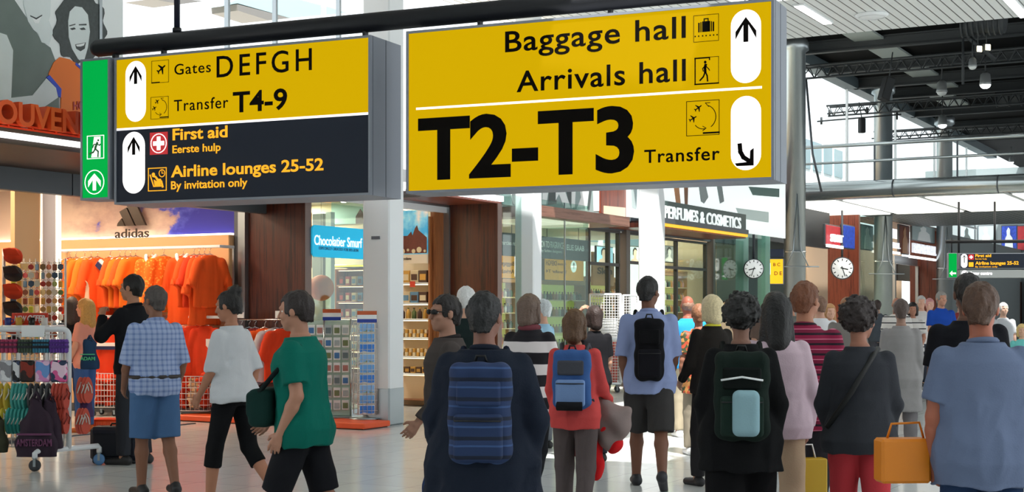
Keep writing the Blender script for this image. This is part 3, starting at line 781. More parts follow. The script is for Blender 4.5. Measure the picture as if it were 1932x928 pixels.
stroke_icon(o, *q, lines=[([(0, 0), (1, 0), (1, 1), (0, 1), (0, 0)], .04), (circ(.76, .76, .16, 14), .035), ([(.76, .88), (.76, .76), (.84, .76)], .03), ([(.1, .7), (.3, .2), (.7, .2)], .06)],
            fills=[circ(.28, .72, .09, 10), [(.2, .62), (.38, .58), (.5, .4), (.72, .42), (.7, .52), (.56, .52), (.42, .66), (.3, .66)], [(.3, .5), (.36, .2), (.7, .2), (.66, .42), (.5, .4)], [(.66, .46), (.76, .44), (.86, .14), (.76, .12)]], m=M_amber)
for (a0, a1, b0, b1) in ((237, 275.5, 115, 229.6), (231.6, 273.7, 248.6, 365)):
    pp, (c, r, z0, z1) = pill(o, L, a0, a1, b0, b1)
    MB().prism(UP_ARROW(c, z1-.05, .072, .1, z1-.05-.175, .036)[0], -.005, .003).build('arrow', M_ink, pp)

# ---- green exit sign at the left end
xl, _ = on(SGN, 153, 245, -.02); xr, _ = on(SGN, 208, 245, -.02); zt = on(SGN, 182, 110, -.02)[1]; zb = on(SGN, 182, 377, -.02)[1]
o = sign_root('exit_sign', 'tall green emergency exit sign at the left end of the bar', SGN, (xl+xr)/2, -.02, zb); L = Local(SGN, o)
X0, X1, H = xl-o['ox'], xr-o['ox'], zt-zb
case(o, X0, X1, 0, H, .25, None, seam=False)
MB().box(X0+.02, X1-.02, -.001, .014, .02, H-.02).build('face', M_green_lit, o)
MB().box(-.02, .02, .27, .33, H-.02, H+.12).build('hanger', M_blackmetal, o)
q = rect(L, 165, 299, 196, 256); 
def exit_icon(o, q, k=1.0):
    W, Hh = q[2]-q[0], q[3]-q[1]
    f = MB().stroke([(q[0], q[1]), (q[2], q[1]), (q[2], q[3]), (q[0], q[3]), (q[0], q[1])], .007*k, -.004, .002).prism([(q[0]+W*a, q[1]+Hh*b) for a, b in ((.25, .05), (.8, .05), (.8, .95), (.42, .95))], -.004, .002).build('pictogram', M_white_lit, o)
    stroke = MB(); T = lambda p: (q[0]+p[0]*W, q[1]+p[1]*Hh)
    for pts, wd in (([(.62, .68), (.52, .5), (.5, .42)], .11), ([(.5, .42), (.68, .3), (.66, .08)], .07), ([(.5, .42), (.38, .28), (.16, .22)], .07), ([(.6, .64), (.76, .56), (.8, .62)], .05), ([(.56, .62), (.42, .62), (.34, .48)], .05)):
        stroke.stroke([T(p) for p in pts], wd*Hh, -.007, -.003)
    stroke.disc(*T((.68, .79)), .05*Hh, -.007, -.003, 12); stroke.build('runner', mat('green_ink', '#0a7a36', .5), f)
exit_icon(o, q)
cx, cz = L.hit(178.4, 343.5); r = (L.hit(196, 343)[0]-L.hit(160.5, 343)[0])/2
pp = MB().ring(cx, cz, r, .008, -.004, .002, 32).build('arrow_ring', M_white_lit, o)
MB().prism(UP_ARROW(cx, cz+r*.72, r*.66, r*.62, cz-r*.7, r*.34)[0], -.004, .003).build('arrow', M_white_lit, pp)
# ================================================================== SOUVENIR SHOP (left)
def fs(px, t=0.0): return FAC.hit(px, 500, t)[0]
def fz(px, py, t=0.0): return FAC.hit(px, py, t)[1]
def area(loc, size, power, color=(1, .85, .68), rot=(0, 0, 0), sy=None, name='lamp_light'):
    l = bpy.data.lights.new(name, 'AREA'); l.energy = power; l.size = size; l.color = color
    if sy: l.shape = 'RECTANGLE'; l.size_y = sy
    o = bpy.data.objects.new(name, l); COL.objects.link(o); o.location = loc; o.rotation_euler = rot; return o
M_tan = mat('tan_panel', '#e3b583', .6)
M_tan2 = mat('tan_wall', '#d9a878', .7)
M_cream = mat('cream_wall', '#e9d6b8', .7)
M_orange = mat('orange_cloth', '#f2560a', .85, noise=.18, nscale=5)
M_orange2 = mat('amber_cloth', '#f07610', .85, noise=.15, nscale=5)
M_orange3 = mat('deep_orange_cloth', '#e23c0a', .85, noise=.15, nscale=5)
M_orange_plastic = mat('orange_board', '#ee5a26', .45)
ZC = 3.15
SJ = -.70                                   # wooden jamb and shirt wall stand at this point of the row
TB = 1.75                                   # bulkhead line of the souvenir shop
# canopy with its light edge, soffit, bulkhead
fbox('trim_canopy', FAC, -14, .55, .02, TB+.2, ZC-.06, ZC+.10, mat('canopy_brown', '#3a2a24', .5))
struct(MB().box(-6.5, 6.5, -.02, .02, 0, .055).build('trim_light_edge', mat('light_edge', '#ffffff', .4, emit=1.6), loc=FAC.P(-6.4, 0, ZC-.01), rot=FAC.rot))
zb0 = fz(0, 356, TB)
for k in range(8):
    fbox('wall_bulkhead', FAC, -14+1.62*k+.008, -14+1.62*(k+1)-.008 if k < 7 else SJ, TB, TB+.12, zb0, ZC-.06, M_grey_panel)
fbox('ceiling_souvenir_shop', FAC, -14, SJ, TB+.12, 10.5, 3.35, 3.45, mat('shop_ceiling', '#cfc4b4', .7))
fbox('wall_souvenir_back', FAC, -14, SJ, 10.4, 10.5, 0, 3.35, M_tan2)
# mural wall: clouds on deep blue
def mural_nodes(nt, tc, p):
    mp = nt.nodes.new('ShaderNodeMapping'); mp.inputs['Scale'].default_value = (.75, .75, 1.35); nt.links.new(tc.outputs['Object'], mp.inputs[0])
    n = nt.nodes.new('ShaderNodeTexNoise'); n.inputs['Scale'].default_value = 1.15; n.inputs['Detail'].default_value = 7; n.inputs['Roughness'].default_value = .58; nt.links.new(mp.outputs[0], n.inputs[0])
    sp = nt.nodes.new('ShaderNodeSeparateXYZ'); nt.links.new(tc.outputs['Object'], sp.inputs[0])
    a = nt.nodes.new('ShaderNodeMath'); a.operation = 'MULTIPLY_ADD'; a.inputs[1].default_value = -.115; nt.links.new(sp.outputs[0], a.inputs[0]); nt.links.new(n.outputs['Fac'], a.inputs[2])
    r = ramp(nt, [(.635, '#2b2ba6'), (.685, '#4a53c4'), (.72, '#b99a8f'), (.86, '#e0c6b2')]); nt.links.new(a.outputs[0], r.inputs[0]); nt.links.new(r.outputs[0], p.inputs['Base Color'])
M_mural = nodes_mat('cloud_mural', mural_nodes, .6)
ADI = FAC.sub(SJ-.02, 2.2, -PI/2)            # x to the right in the picture, y into the wall
struct(MB().box(-8.2, 0, 0, .06, 0, 3.35).build('wall_mural', M_mural, loc=ADI.P(0, .0, 0), rot=ADI.rot))
fbox('trim_mural_edge', ADI, -.055, 0, -.05, 0, 0, 2.9, mat('edge_lit', '#b8ccf5', .4, emit=.7))
for px0, px1, m, nm in ((447, 454, M_steel_dark, 'trim_post_dark'), (454, 467, M_steel, 'trim_post_steel')):
    x0 = FAC.sub(SJ-.02, 2.2, -PI/2).hit(px0, 600, 0)[0]; x1 = ADI.hit(px1, 600, 0)[0]; fbox(nm, ADI, x0, x1, -.06, .02, 0, 3.0, m)
# projecting tan display wall with a light on its top
xt0, ztp = ADI.hit(-60, 452, -.16); xt1, zt1 = ADI.hit(432, 450, -.16); ztp = (ztp+zt1)/2
o = thing('display_wall', 'tan display panel wall under the cloud mural, hung with orange shirts', 'display', ADI.P((xt0+xt1)/2, 0, 0), ADI.rot)
hx = (xt1-xt0)/2
MB().rbox(-hx, hx, -.16, -.005, .0, ztp, .01).build('panel', M_tan, o)
MB().box(-hx+.03, hx-.03, -.09, -.02, ztp, ztp+.03).build('light_strip', mat('strip_lit', '#fff2e4', .4, emit=2.6), o)
MB().box(-hx, hx, -.175, -.155, .0, .12).build('plinth', M_steel_dark, o)
# three-bar sports emblem and lettering standing on the display wall
xa, za = ADI.hit(219, 450, -.1); xb, _ = ADI.hit(283, 450, -.1); xm = (xa+xb)/2; W = xb-xa
o = thing('emblem_letters', 'dark three-bar sports emblem and lettering standing before the cloud mural', 'sign', ADI.P(xm, -.12, ztp), ADI.rot)
M_brz = mat('dark_bronze', '#4a4038', .35, .5)
mb = MB(); text_into(mb, 'adidas', -W/2, W/2, .005, W*.20, -.008, .004, .008); mb.build('lettering', M_brz, o)
for x0, wb, h in ((-.42, .23, .17), (-.15, .25, .40), (.15, .27, .64)):
    sh = h*.55; MB().prism([(W*x0, W*.27), (W*(x0+wb), W*.27), (W*(x0+wb-sh-.02), W*(.27+h)), (W*(x0+wb*.18-sh-.02), W*(.27+h*.80))] if h > .2 else [(W*x0, W*.27), (W*(x0+wb), W*.27), (W*(x0+wb-sh), W*(.27+h)), (W*(x0+.02), W*(.27+h*.35))], -.02, .02).build('emblem_bar', M_brz, o)
# rails
def rail(label, px0, px1, py, dep=.3, ends=True):
    x0, z = ADI.hit(px0, py, -.16-dep); x1, z2 = ADI.hit(px1, py, -.16-dep); z = (z+z2)/2
    o = thing('clothes_rail', label, 'rail', ADI.P((x0+x1)/2, -.16, z), ADI.rot)
    h = (x1-x0)/2
    MB().rbox(-h, h, -dep-.015, -dep+.015, -.02, .02, .006).build('bar', M_white, o)
    for sx in (-h+.02, h-.02): MB().rbox(sx-.02, sx+.02, -dep, 0, -.02, .02, .006).build('bracket', M_white, o)
    MB().box(h-.035, h-.005, -.012, 0, -1.0, 0).build('slotted_strip', M_steel, o)
    return o, z, -.16-dep
rl, ZR, YR = rail('long white clothes rail along the display wall holding orange shirts', 96, 416, 469)
rl2, ZR2, YR2 = rail('lower white clothes rail under the orange polo shirts', 340, 420, 598)
rl3, ZR3, YR3 = rail('lower white clothes rail behind the man in black, with orange jackets', 160, 300, 597)
# garments on hangers
def shirt_field(L=.74, hw=.25, sleeve=.34, drop=.3, th=.045, jacket=False):
    f = Field((-.52, -.12, -L-.05), (.52, .12, .05), .012)
    f.loft([(-L, hw*1.06, th), (-L*.5, hw*.95, th*1.2), (-.2, hw*.92, th*1.1), (-.08, hw*.75, th*.9), (-.02, hw*.35, th*.7)], k=.02)
    for sx in (-1, 1):
        f.cone((sx*hw*.72, 0, -.12), (sx*(hw*.72+sleeve*.36), 0, -.14-drop), .068, .058, .03, flat='b')
    f.wobble(lambda x, y, z: (.03*np.abs(noise3(x*22+7, y*3, z*2.5)-.5)-.008)*np.clip(-z*3, 0, 1))
    return f
SHIRT = {'tee': shirt_field().mesh('tee', M_orange), 'long': shirt_field(.98, .24, .36, .42).mesh('long_shirt', M_orange2), 'jacket': shirt_field(.80, .27, .34, .62).mesh('jacket', M_orange)}
M_flag = banded('flag_stripe', 'Z', .09, [(0, '#1d2a6b'), (.33, '#f2f2f2'), (.66, '#d8352b')])
M_patt = nodes_mat('pattern_jacket', lambda nt, tc, p: (lambda v, r: (setattr(v.inputs['Scale'], 'default_value', 26), nt.links.new(tc.outputs['Object'], v.inputs['Vector']), nt.links.new(v.outputs['Distance'], r.inputs[0]), nt.links.new(r.outputs[0], p.inputs['Base Color'])))(nt.nodes.new('ShaderNodeTexVoronoi'), ramp(nt, [(.2, '#f6b24a'), (.45, '#f0700f')])), .8)
def hanger_part(o):
    MB().tube([(-.19, 0, -.07), (0, 0, .0), (.19, 0, -.07)], .008, 6).tube([(0, 0, 0), (0, 0, .05), (.02, 0, .075), (0, 0, .095), (-.02, 0, .08)], .004, 5).build('hanger', M_chrome, o)
def garment(kind, fr, x, y, z, yaw, mt, name, label, group, extra=None):
    o = thing(name, label, 'clothing', fr.P(x, y, z-.1), fr.rot+yaw, group)
    b = bpy.data.objects.new('cloth', SHIRT[kind].copy()); COL.objects.link(b); b.parent = o; b.data.materials[0] = mt
    hanger_part(o)
    if extra: extra(o)
    return o
def collar(o, m=None): MB().tube([(-.085, -.03, .0), (-.05, -.085, -.06), (0, -.095, -.13), (.05, -.085, -.06), (.085, -.03, .0)], .026, 6).build('collar', m or mat('white_cloth', '#f1ede8', .8), o)
def crest(o): MB().prism([(.07, -.2), (.07, -.29), (.11, -.33), (.15, -.29), (.15, -.2)], -.095, -.05).build('crest', mat('white_cloth', '#f1ede8', .8), o)
def flagstripe(o):
    b = MB().stroke([(-.14, -.12), (.12, -.34)], .09, -.10, -.05).build('flag_stripe', mat('navy_cloth', '#1c2350', .8), o)
    MB().stroke([(-.11, -.07), (.15, -.29)], .045, -.10, -.055).build('white_stripe', mat('white_cloth', '#f1ede8', .8), o)
def front_print(o): MB().box(-.16, .16, -.075, -.05, -.2, -.17).build('print', mat('white_cloth', '#f1ede8', .8), o)
def jstripe(o):
    for z, c in ((-.30, 'white_cloth'), (-.35, 'navy_cloth')): MB().box(-.24, .24, -.08, .08, z-.025, z+.025).build('chest_band', MATS[c], o)
mat('navy_cloth', '#1c2350', .8); mat('white_cloth', '#f1ede8', .8)
hang = [('long', 132, 1.25, M_orange3, 'deep orange shirt hanging first on the rail behind the light post', None), ('tee', 143, 1.25, M_orange2, 'amber shirt second on the rail by the raised hand', None),
        ('long', 160, .9, M_orange2, 'long amber shirt in the middle of the rail, nearest the raised arm', None), ('long', 172, 1.25, M_orange2, 'long amber shirt pressed behind its amber neighbour', None), ('long', 184, 1.25, M_orange, 'long orange shirt right of the amber ones', None),
        ('tee', 208, .1, M_orange, 'orange shirt with a slanted navy and white stripe', flagstripe), ('tee', 226, 1.25, M_orange, 'orange shirt hanging edge-on right of the striped one', None), ('tee', 236, 1.25, M_orange2, 'amber shirt hanging edge-on, second right of the striped one', None), ('tee', 246, 1.25, M_orange, 'orange shirt hanging edge-on, third right of the striped one', None), ('tee', 256, 1.25, M_orange2, 'amber shirt hanging edge-on, fourth right of the striped one', None),
        ('jacket', 288, .2, M_patt, 'patterned orange track jacket with a white and red collar', collar), ('jacket', 309, 1.25, M_patt, 'patterned orange track jacket pressed behind the collared one', None),
        ('long', 346, .25, M_orange, 'orange polo shirt with a white collar and a white crest', lambda o: (collar(o), crest(o))), ('tee', 366, 1.25, M_orange, 'orange shirt edge-on just right of the white collared polo', None), ('tee', 376, 1.25, M_orange3, 'deep orange shirt edge-on, second right of the polo', None), ('long', 386, 1.25, M_orange, 'long orange shirt edge-on, third right of the polo', None), ('tee', 396, 1.25, M_orange, 'orange shirt edge-on at the right end of the rail', None)]
for i, (k, px, yaw, m, lab, ex) in enumerate(hang):
    x, _ = ADI.hit(px, 500, YR); garment(k, ADI, x, YR, ZR, yaw, m, 'orange_jacket' if k == 'jacket' else 'orange_shirt', lab, 'orange shirts on the long rail', ex)
for px, yaw, lab in ((192, .1, 'orange jacket with white and navy chest bands, left of two'), (214, .3, 'orange jacket with white and navy chest bands, right of two'), (262, .7, 'orange jacket hanging edge-on behind the man in the check shirt')):
    x, _ = ADI.hit(px, 640, YR3); garment('jacket', ADI, x, YR3, ZR3, yaw, M_orange3, 'orange_jacket', lab, 'orange jackets on the lower rail', jstripe)
for px, yaw, m, lab in ((352, .6, mat('salmon_cloth', '#f48a66', .85), 'salmon shirt first on the low rail'), (366, .7, M_orange3, 'deep orange shirt second on the low rail'), (388, .1, M_orange3, 'bright orange shirt facing out on the low rail with a small white tag')):
    x, _ = ADI.hit(px, 640, YR2); garment('tee', ADI, x, YR2, ZR2, yaw, m, 'orange_shirt', lab, 'shirts on the low rail', crest if px == 388 else None)
# wire baskets with supporters' hats
M_wire = mat('white_wire', '#d9d9d6', .4)
def wire_box(mb, x0, x1, y0, y1, z0, z1, nx, ny, nz, r=.005):
    for k in range(nx+1):
        x = x0+(x1-x0)*k/nx
        for y in (y0, y1): mb.tube([(x, y, z0), (x, y, z1)], r, 5)
        mb.tube([(x, y0, z0), (x, y1, z0)], r, 5)
    for k in range(ny+1):
        y = y0+(y1-y0)*k/ny
        for x in (x0, x1): mb.tube([(x, y, z0), (x, y, z1)], r, 5)
    for k in range(nz+1):
        z = z0+(z1-z0)*k/nz; mb.tube([(x0, y0, z), (x1, y0, z), (x1, y1, z), (x0, y1, z), (x0, y0, z)], r*1.3, 5)
def caster(o, x, y, r=.05, m=None):
    w_ = MB().lathe([(r*.4, -.016), (r, -.014), (r, .014), (r*.4, .016)], (x, y, r), 16, 'Y').build('caster', m or M_rubber, o)
    MB().box(x-.012, x+.012, y-.022, y-.018, r*.8, r*2.3).box(x-.012, x+.012, y+.018, y+.022, r*.8, r*2.3).box(x-.02, x+.02, y-.022, y+.022, r*2.1, r*2.35).build('fork', M_steel, w_)
HAT = MB()
HAT.lathe([(.105, -.012), (.11, 0), (.075, .012), (.072, .05), (.06, .08), (.02, .098)], n=16); HAT_ME = HAT.mesh('hat', M_orange3)
TOY = MB(); TOY.ball((0, 0, .05), (.07, .06, .06)); TOY.ball((0, -.02, .12), .045); TOY.tube([(-.05, 0, .05), (-.11, -.02, .02)], [.025, .02], 8); TOY.tube([(.05, 0, .05), (.11, -.02, .02)], [.025, .02], 8); TOY_ME = TOY.mesh('plush', M_orange3)
def basket(label, px0, px1, pyt, pyb, d, what, n, lab_item):
    c = at((px0+px1)/2, 600, d); W = (px1-px0)/FPX*d*.5; H = (pyb-pyt)/FPX*d; rot = R(-6)
    o = thing('wire_basket', label, 'basket', (c.x, c.y, 0), rot, 'wire baskets under the orange shirts')
    zb = .13; Dp = .2
    mb = MB(); wire_box(mb, -W, W, -Dp, Dp, zb, zb+H, 9, 5, 6, .004); mb.build('wire_grid', M_wire, o)
    for sx in (-1, 1):
        for sy in (-1, 1): caster(o, sx*(W-.05), sy*(Dp-.05), .035)
    MB().box(-W+.01, W-.01, -Dp+.01, Dp-.01, zb+.005, zb+.02).build('bottom_tray', M_steel_dark, o)
    fr = Frame(c.x, c.y, math.cos(rot), math.sin(rot)); k = 0
    nx = max(2, int(2*W/.19))
    for lay in range(n):
        for i in range(nx):
            for j in range(2):
                x = -W+.12+(2*W-.24)*i/(nx-1); y = -.08+.16*j
                it = bpy.data.objects.new(what, HAT_ME if what == 'hat' else TOY_ME); COL.objects.link(it)
                it.location = fr.P(x+random.uniform(-.02, .02), y, zb+.04+lay*.105); it.rotation_euler = (random.uniform(-.35, .35), random.uniform(-.35, .35), random.uniform(0, 6))
                tag(it, lab_item, 'hat' if what == 'hat' else 'toy', lab_item.split(' lying')[0]+'s'); k += 1
basket('white wire basket of orange hats left of the man in black', 177, 231, 709, 772, 20.4, 'hat', 4, 'orange supporter hat lying in the left wire basket')
basket('white wire basket of orange soft toys right of the man in jean shorts', 326, 402, 714, 778, 19.7, 'soft_toy', 4, 'orange soft toy lying in the right wire basket')
# tan pillar, lit post, key ring display
fbox('pillar_tan', FAC, fs(20, 2.62), fs(75, 2.55), 2.55, 2.62, 0, 3.0, M_tan)
x_, d_ = 96, 17.3
p = at(96, 600, 17.3); o = thing('light_post', 'tall white display post with two glowing edges', 'post', (p.x, p.y, 0), FAC.rot-PI/2+.1)
MB().rbox(-.11, .11, -.03, .03, 0, 2.98, .008).build('panel', mat('post_panel', '#c9c4cc', .5), o)
for sx in (-.115, .115): MB().box(sx-.014, sx+.014, -.035, .035, .1, 2.95).build('glowing_edge', mat('edge_glow', '#fff4e0', .4, emit=.9), o)
KEYF = Frame(at(70, 600, 16.6).x, 16.6, math.cos(.05), math.sin(.05))
o = thing('key_ring_display', 'wire display board of souvenir key rings before the tan pillar', 'display', KEYF.P(0, .06, 0), KEYF.rot)
mb = MB()
for k in range(10): mb.tube([(-.3+.6*k/9, 0, .9), (-.3+.6*k/9, 0, 2.1)], .004, 5)
for k in range(12): mb.tube([(-.3, 0, .95+1.1*k/11), (.3, 0, .95+1.1*k/11)], .004, 5)
mb.build('wire_grid', M_wire, o); MB().tube([(-.3, .03, 0), (-.3, .03, 2.1)], .014, 8).build('post', M_wire, o); MB().tube([(.3, .03, 0), (.3, .03, 2.1)], .014, 8).build('post', M_wire, o)
kc = ['#b98e52', '#8c4a2f', '#c9b27a', '#7a8a4a', '#5a6f7d', '#cfc7b0', '#a35a3a', '#d6a44c', '#46586a', '#b03a2e', '#d9d24a', '#6c5b3c']
cname = ['gold', 'brown', 'sand', 'olive', 'slate', 'cream', 'rust', 'amber', 'blue grey', 'red', 'yellow', 'bronze']
KP = []
for i, c in enumerate(kc):
    mb = MB().ring(0, -.012, .013, .004, -.003, .003, 10)
    if i % 3 == 0: mb.disc(0, -.06, .032, -.006, .006, 14)
    elif i % 3 == 1: mb.rbox(-.026, .026, -.007, .007, -.1, -.026, .006)
    else: mb.prism([(-.03, -.03), (-.034, -.075), (0, -.1), (.034, -.075), (.03, -.03), (0, -.024)], -.006, .006)
    KP.append(mb.mesh('key_ring', mat('key_'+str(i), c, .3, .35)))
for r in range(11):
    for c in range(9):
        i = (r*5+c*7+(r*c) % 5) % 12
        k = bpy.data.objects.new('key_ring', KP[i]); COL.objects.link(k); k.location = KEYF.P(-.27+.0675*c, -.0+random.uniform(-.01, 0), 2.06-.098*r); k.rotation_euler = (0, 0, random.uniform(-.5, .5))
        tag(k, '%s souvenir key ring on the wire display board' % cname[i], 'key ring', 'key rings on the display board, '+cname[i])
# red offer sign on a white-topped table
p = at(62, 612, 16.0); TF = Frame(p.x, 16.0, 1, .03)
o = thing('display_table', 'white topped shop table behind the front rack with a red offer sign on it', 'table', TF.P(0, 0), TF.rot)
zt = EYE-(613-HY)/FPX*16.0
MB().rbox(-.27, .27, -.3, .3, zt-.035, zt, .01).build('table_top', M_white, o)
for a in (-.24, .24):
    for b in (-.26, .26): MB().box(a-.02, a+.02, b-.02, b+.02, 0, zt-.035).build('leg', M_white, o)
o = sign_root('offer_sign', 'red offer sign with white lettering standing on the shop table', TF, 0, -.1, zt, 'sign'); 
M_red_card = mat('red_card', '#d3391f', .5)
MB().rbox(-.2, .2, -.01, .01, .015, .135, .005).box(-.1, .1, -.03, .03, 0, .015).build('board', M_red_card, o)
mb = MB(); text_into(mb, 'NEW', -.17, -.045, .045, .06, -.016, -.009, .02, slant=.15); text_into(mb, 'OFFER', -.03, .17, .045, .065, -.016, -.009, .03, slant=.15); mb.build('lettering', mat('print_white', '#f5f0ee', .5), o)
MUG = MB().lathe([(.03, 0), (.036, .004), (.036, .085), (.03, .085)], n=14).tube([(.034, 0, .07), (.062, 0, .06), (.062, 0, .03), (.034, 0, .02)], .006, 6)
for i, (x, c, n) in enumerate(((-.2, '#2a3c8a', 'dark blue'), (-.08, '#c79a3a', 'ochre'), (.06, '#26221f', 'black'), (.2, '#d8d4ce', 'white'))):
    k = MUG.build('mug', mat('mug'+str(i), c, .2), loc=TF.P(x, -.24, zt), rot=i); tag(k, '%s souvenir mug in front of the red offer sign' % n, 'mug', 'mugs on the shop table')
# caps on a wall board at the far left
CAPF = Frame(at(3, 600, 16.2).x, 16.2, 1, .1)
o = thing('cap_stand', 'wire stand of sports caps at the left edge of the picture', 'stand', CAPF.P(0, .1, 0), CAPF.rot)
MB().tube([(0, 0, 0), (0, 0, 2.2)], .02, 10).build('pole', M_wire, o); MB().lathe([(.25, 0), (.25, .02), (.03, .04)], n=20).build('foot', M_steel_dark, o)
CAPM = MB(); 
for k in range(6): pass
CAPM.lathe([(.1, 0), (.1, .05), (.085, .09), (.05, .12), (.01, .13)], n=18); CAPM.prism([(x, 0) for x in ()], 0, 0) if False else CAPM._add([(-.09, -.06, .0), (.09, -.06, .0), (.07, -.2, -.02), (0, -.22, -.02), (-.07, -.2, -.02), (-.09, -.06, .012), (.09, -.06, .012), (.07, -.2, -.008), (0, -.22, -.008), (-.07, -.2, -.008)], [(0, 4, 3, 2, 1), (5, 6, 7, 8, 9), (0, 1, 6, 5), (1, 2, 7, 6), (2, 3, 8, 7), (3, 4, 9, 8), (4, 0, 5, 9)])
for i in range(6):
    for j in range(2):
        k = CAPM.build('sports_cap', M_black if (i+j) % 2 == 0 else M_orange3, loc=CAPF.P(-.13+.26*j, -.02, 2.08-.2*i), rot=(R(-35), 0, CAPF.rot))
        MB().ball((0, 0, .132), (.012, .012, .008), 8, 4).build('button', M_orange3 if (i+j) % 2 == 0 else M_black, k)
        tag(k, ('black' if (i+j) % 2 == 0 else 'orange')+' sports cap on the stand, %s row, %s side' % (['top', 'second', 'third', 'fourth', 'fifth', 'lowest'][i], ['left', 'right'][j]), 'cap', 'sports caps on the stand')
# low orange plinth box on the shop floor
p = ground(207, 813); o = thing('plinth_box', 'low ribbed orange plinth box on the floor behind the navy suitcase', 'box', p, 0)
mb = MB().rbox(-.24, .24, 0, .3, 0, .13, .01)
for k in range(16): mb.rbox(-.232+.029*k, -.222+.029*k, -.006, 0, .01, .12, .002)
mb.build('body', M_orange_plastic, o); MB().rbox(-.25, .25, -.01, .31, .13, .145, .004).build('lid', M_orange3, o)
# threshold of the shop floor
fbox('trim_threshold', FAC, -12, -1.9, TB+.22, TB+.28, 0, .012, M_steel_dark)
# tall orange letters standing on the canopy
zb_, zt_ = ZC+.12, None
x0 = FAC.hit(-40, 240, .06)[0]; x1 = FAC.hit(193, 240, .06)[0]
zl = FAC.hit(60, 243, .06)[1]; zh = FAC.hit(60, 199, .06)[1]
o = thing('shop_letters', 'tall orange letters standing on the souvenir shop canopy', 'sign', FAC.P(-5, .06, ZC+.1), FAC.rot)
mb = MB(); text_into(mb, 'SOUVENIRS', x0+5, x1+5, zl-ZC-.1, zh-zl, -.09, .1, .025); mb.build('lettering', M_orange_plastic, o)
MB().box(x0+5-.2, x1+5.1, -.04, -.02, .02, .04).box(x0+5-.2, x1+5.1, -.04, -.02, zl-ZC-.13, zl-ZC-.11).build('rail', M_orange3, o)
mb = MB()
for k in range(12): mb.box(x0+5+k*.3, x0+5.02+k*.3, -.05, .05, 0, zl-ZC-.1)
mb.build('support_posts', M_orange3, o)

# big photo poster above the canopy: two laughing people in black and white, one in an orange shirt
PX = lambda a, b: FAC.hit(a, b, .5)
xa, xb = PX(-120, 100)[0], PX(232, 100)[0]
o = thing('photo_poster', 'huge black and white poster of two laughing people, one in an orange shirt', 'poster', FAC.P(xa, .5, ZC+.1), FAC.rot)
H_ = 2.5
MB().box(0, xb-xa, 0, .05, 0, H_).build('backing', mat('poster_pale', '#f2f8f8', .4), o)
TP = lambda pts: [(PX(a, b)[0]-xa, PX(a, b)[1]-ZC-.1) for a, b in pts]
def shape(name, pts, m, lay): return MB().prism(TP(pts)[::-1], -.002-.002*lay, .0).build(name, m, o)
P_dark = mat('poster_dark', '#6f7d78', .5, noise=.2, nscale=3); P_hair = mat('poster_hair', '#3f4747', .5, noise=.5, nscale=30); P_skin = mat('poster_skin', '#e0eaea', .5, noise=.08, nscale=4); P_or = mat('poster_orange', '#f2780f', .5); P_blue = mat('poster_blue', '#2b4bd0', .5); P_line = mat('poster_line', '#3a4242', .5); P_lite = mat('poster_white', '#f4f9f9', .5)
shape('printed_shirt', [(0, -40), (44, 25), (62, 50), (78, 78), (95, 90), (110, 130), (112, 240), (-60, 240), (-120, 200), (-120, -10)], P_dark, 1)
shape('printed_arm', [(-60, 60), (0, 62), (12, 66), (24, 95), (20, 195), (-20, 200), (-60, 180)], P_skin, 2)
shape('printed_face', [(42, -40), (44, 10), (52, 40), (62, 56), (74, 66), (84, 62), (94, 30), (96, -40)], P_skin, 3)
shape('printed_neck', [(70, 62), (78, 80), (92, 84), (100, 60), (92, 40)], P_skin, 2)
shape('printed_mouth', [(58, 30), (68, 36), (77, 30), (72, 44), (64, 44)], P_lite, 4)
shape('printed_mouth', [(56, 29), (67, 34), (78, 28), (78, 30), (67, 37), (56, 31)], P_line, 5)
curl = [(150+48*math.cos(a)*(1+.09*math.sin(9*a)), 52+66*math.sin(a)*(1+.07*math.cos(11*a))) for a in np.linspace(0, 2*PI, 60, endpoint=False)]
shape('printed_hair', curl, P_hair, 4)
shape('printed_face', [(127, 40), (130, 22), (140, 12), (153, 14), (164, 28), (168, 60), (164, 90), (156, 118), (146, 112), (134, 92), (128, 70)], P_skin, 6)
shape('printed_mouth', [(140, 84), (151, 82), (160, 80), (158, 92), (150, 97), (142, 92)], P_line, 7)
shape('printed_mouth', [(141, 85), (151, 83), (158, 81), (156, 86), (150, 88), (143, 88)], P_lite, 8)
for q in ([(130, 54), (138, 52), (141, 55), (134, 57)], [(148, 54), (156, 52), (160, 56), (152, 57)]): shape('printed_eye', q, P_line, 8)
for q in ([(129, 48), (140, 45), (140, 47), (129, 50)], [(147, 46), (161, 45), (161, 48), (147, 48)]): shape('printed_brow', q, P_line, 8)
shape('printed_jersey', [(90, 140), (100, 118), (112, 108), (130, 112), (140, 118), (160, 130), (200, 140), (200, 260), (112, 260), (114, 184), (100, 160)], P_or, 5)
shape('printed_collar', [(142, 118), (160, 134), (158, 138), (140, 122)], P_blue, 7)
shape('printed_cuff', [(86, 146), (92, 142), (114, 168), (113, 184), (108, 182), (104, 166)], P_blue, 7)
shape('printed_arm', [(86, 148), (104, 166), (108, 184), (70, 210), (30, 215), (-20, 200), (-10, 188), (60, 180)], P_skin, 6)
mb = MB(); q = TP([(136, 208), (160, 190)]); text_into(mb, 'HOLLAND', q[0][0], q[0][0]+.5, q[0][1], .09, -.02, -.002, .03, skew=.1); mb.build('printed_word', mat('poster_red', '#b4342a', .5), o)
fbox('wall_above_canopy', FAC, xb-8, xb+.05, .56, .7, ZC+.1, 6.0, M_white)

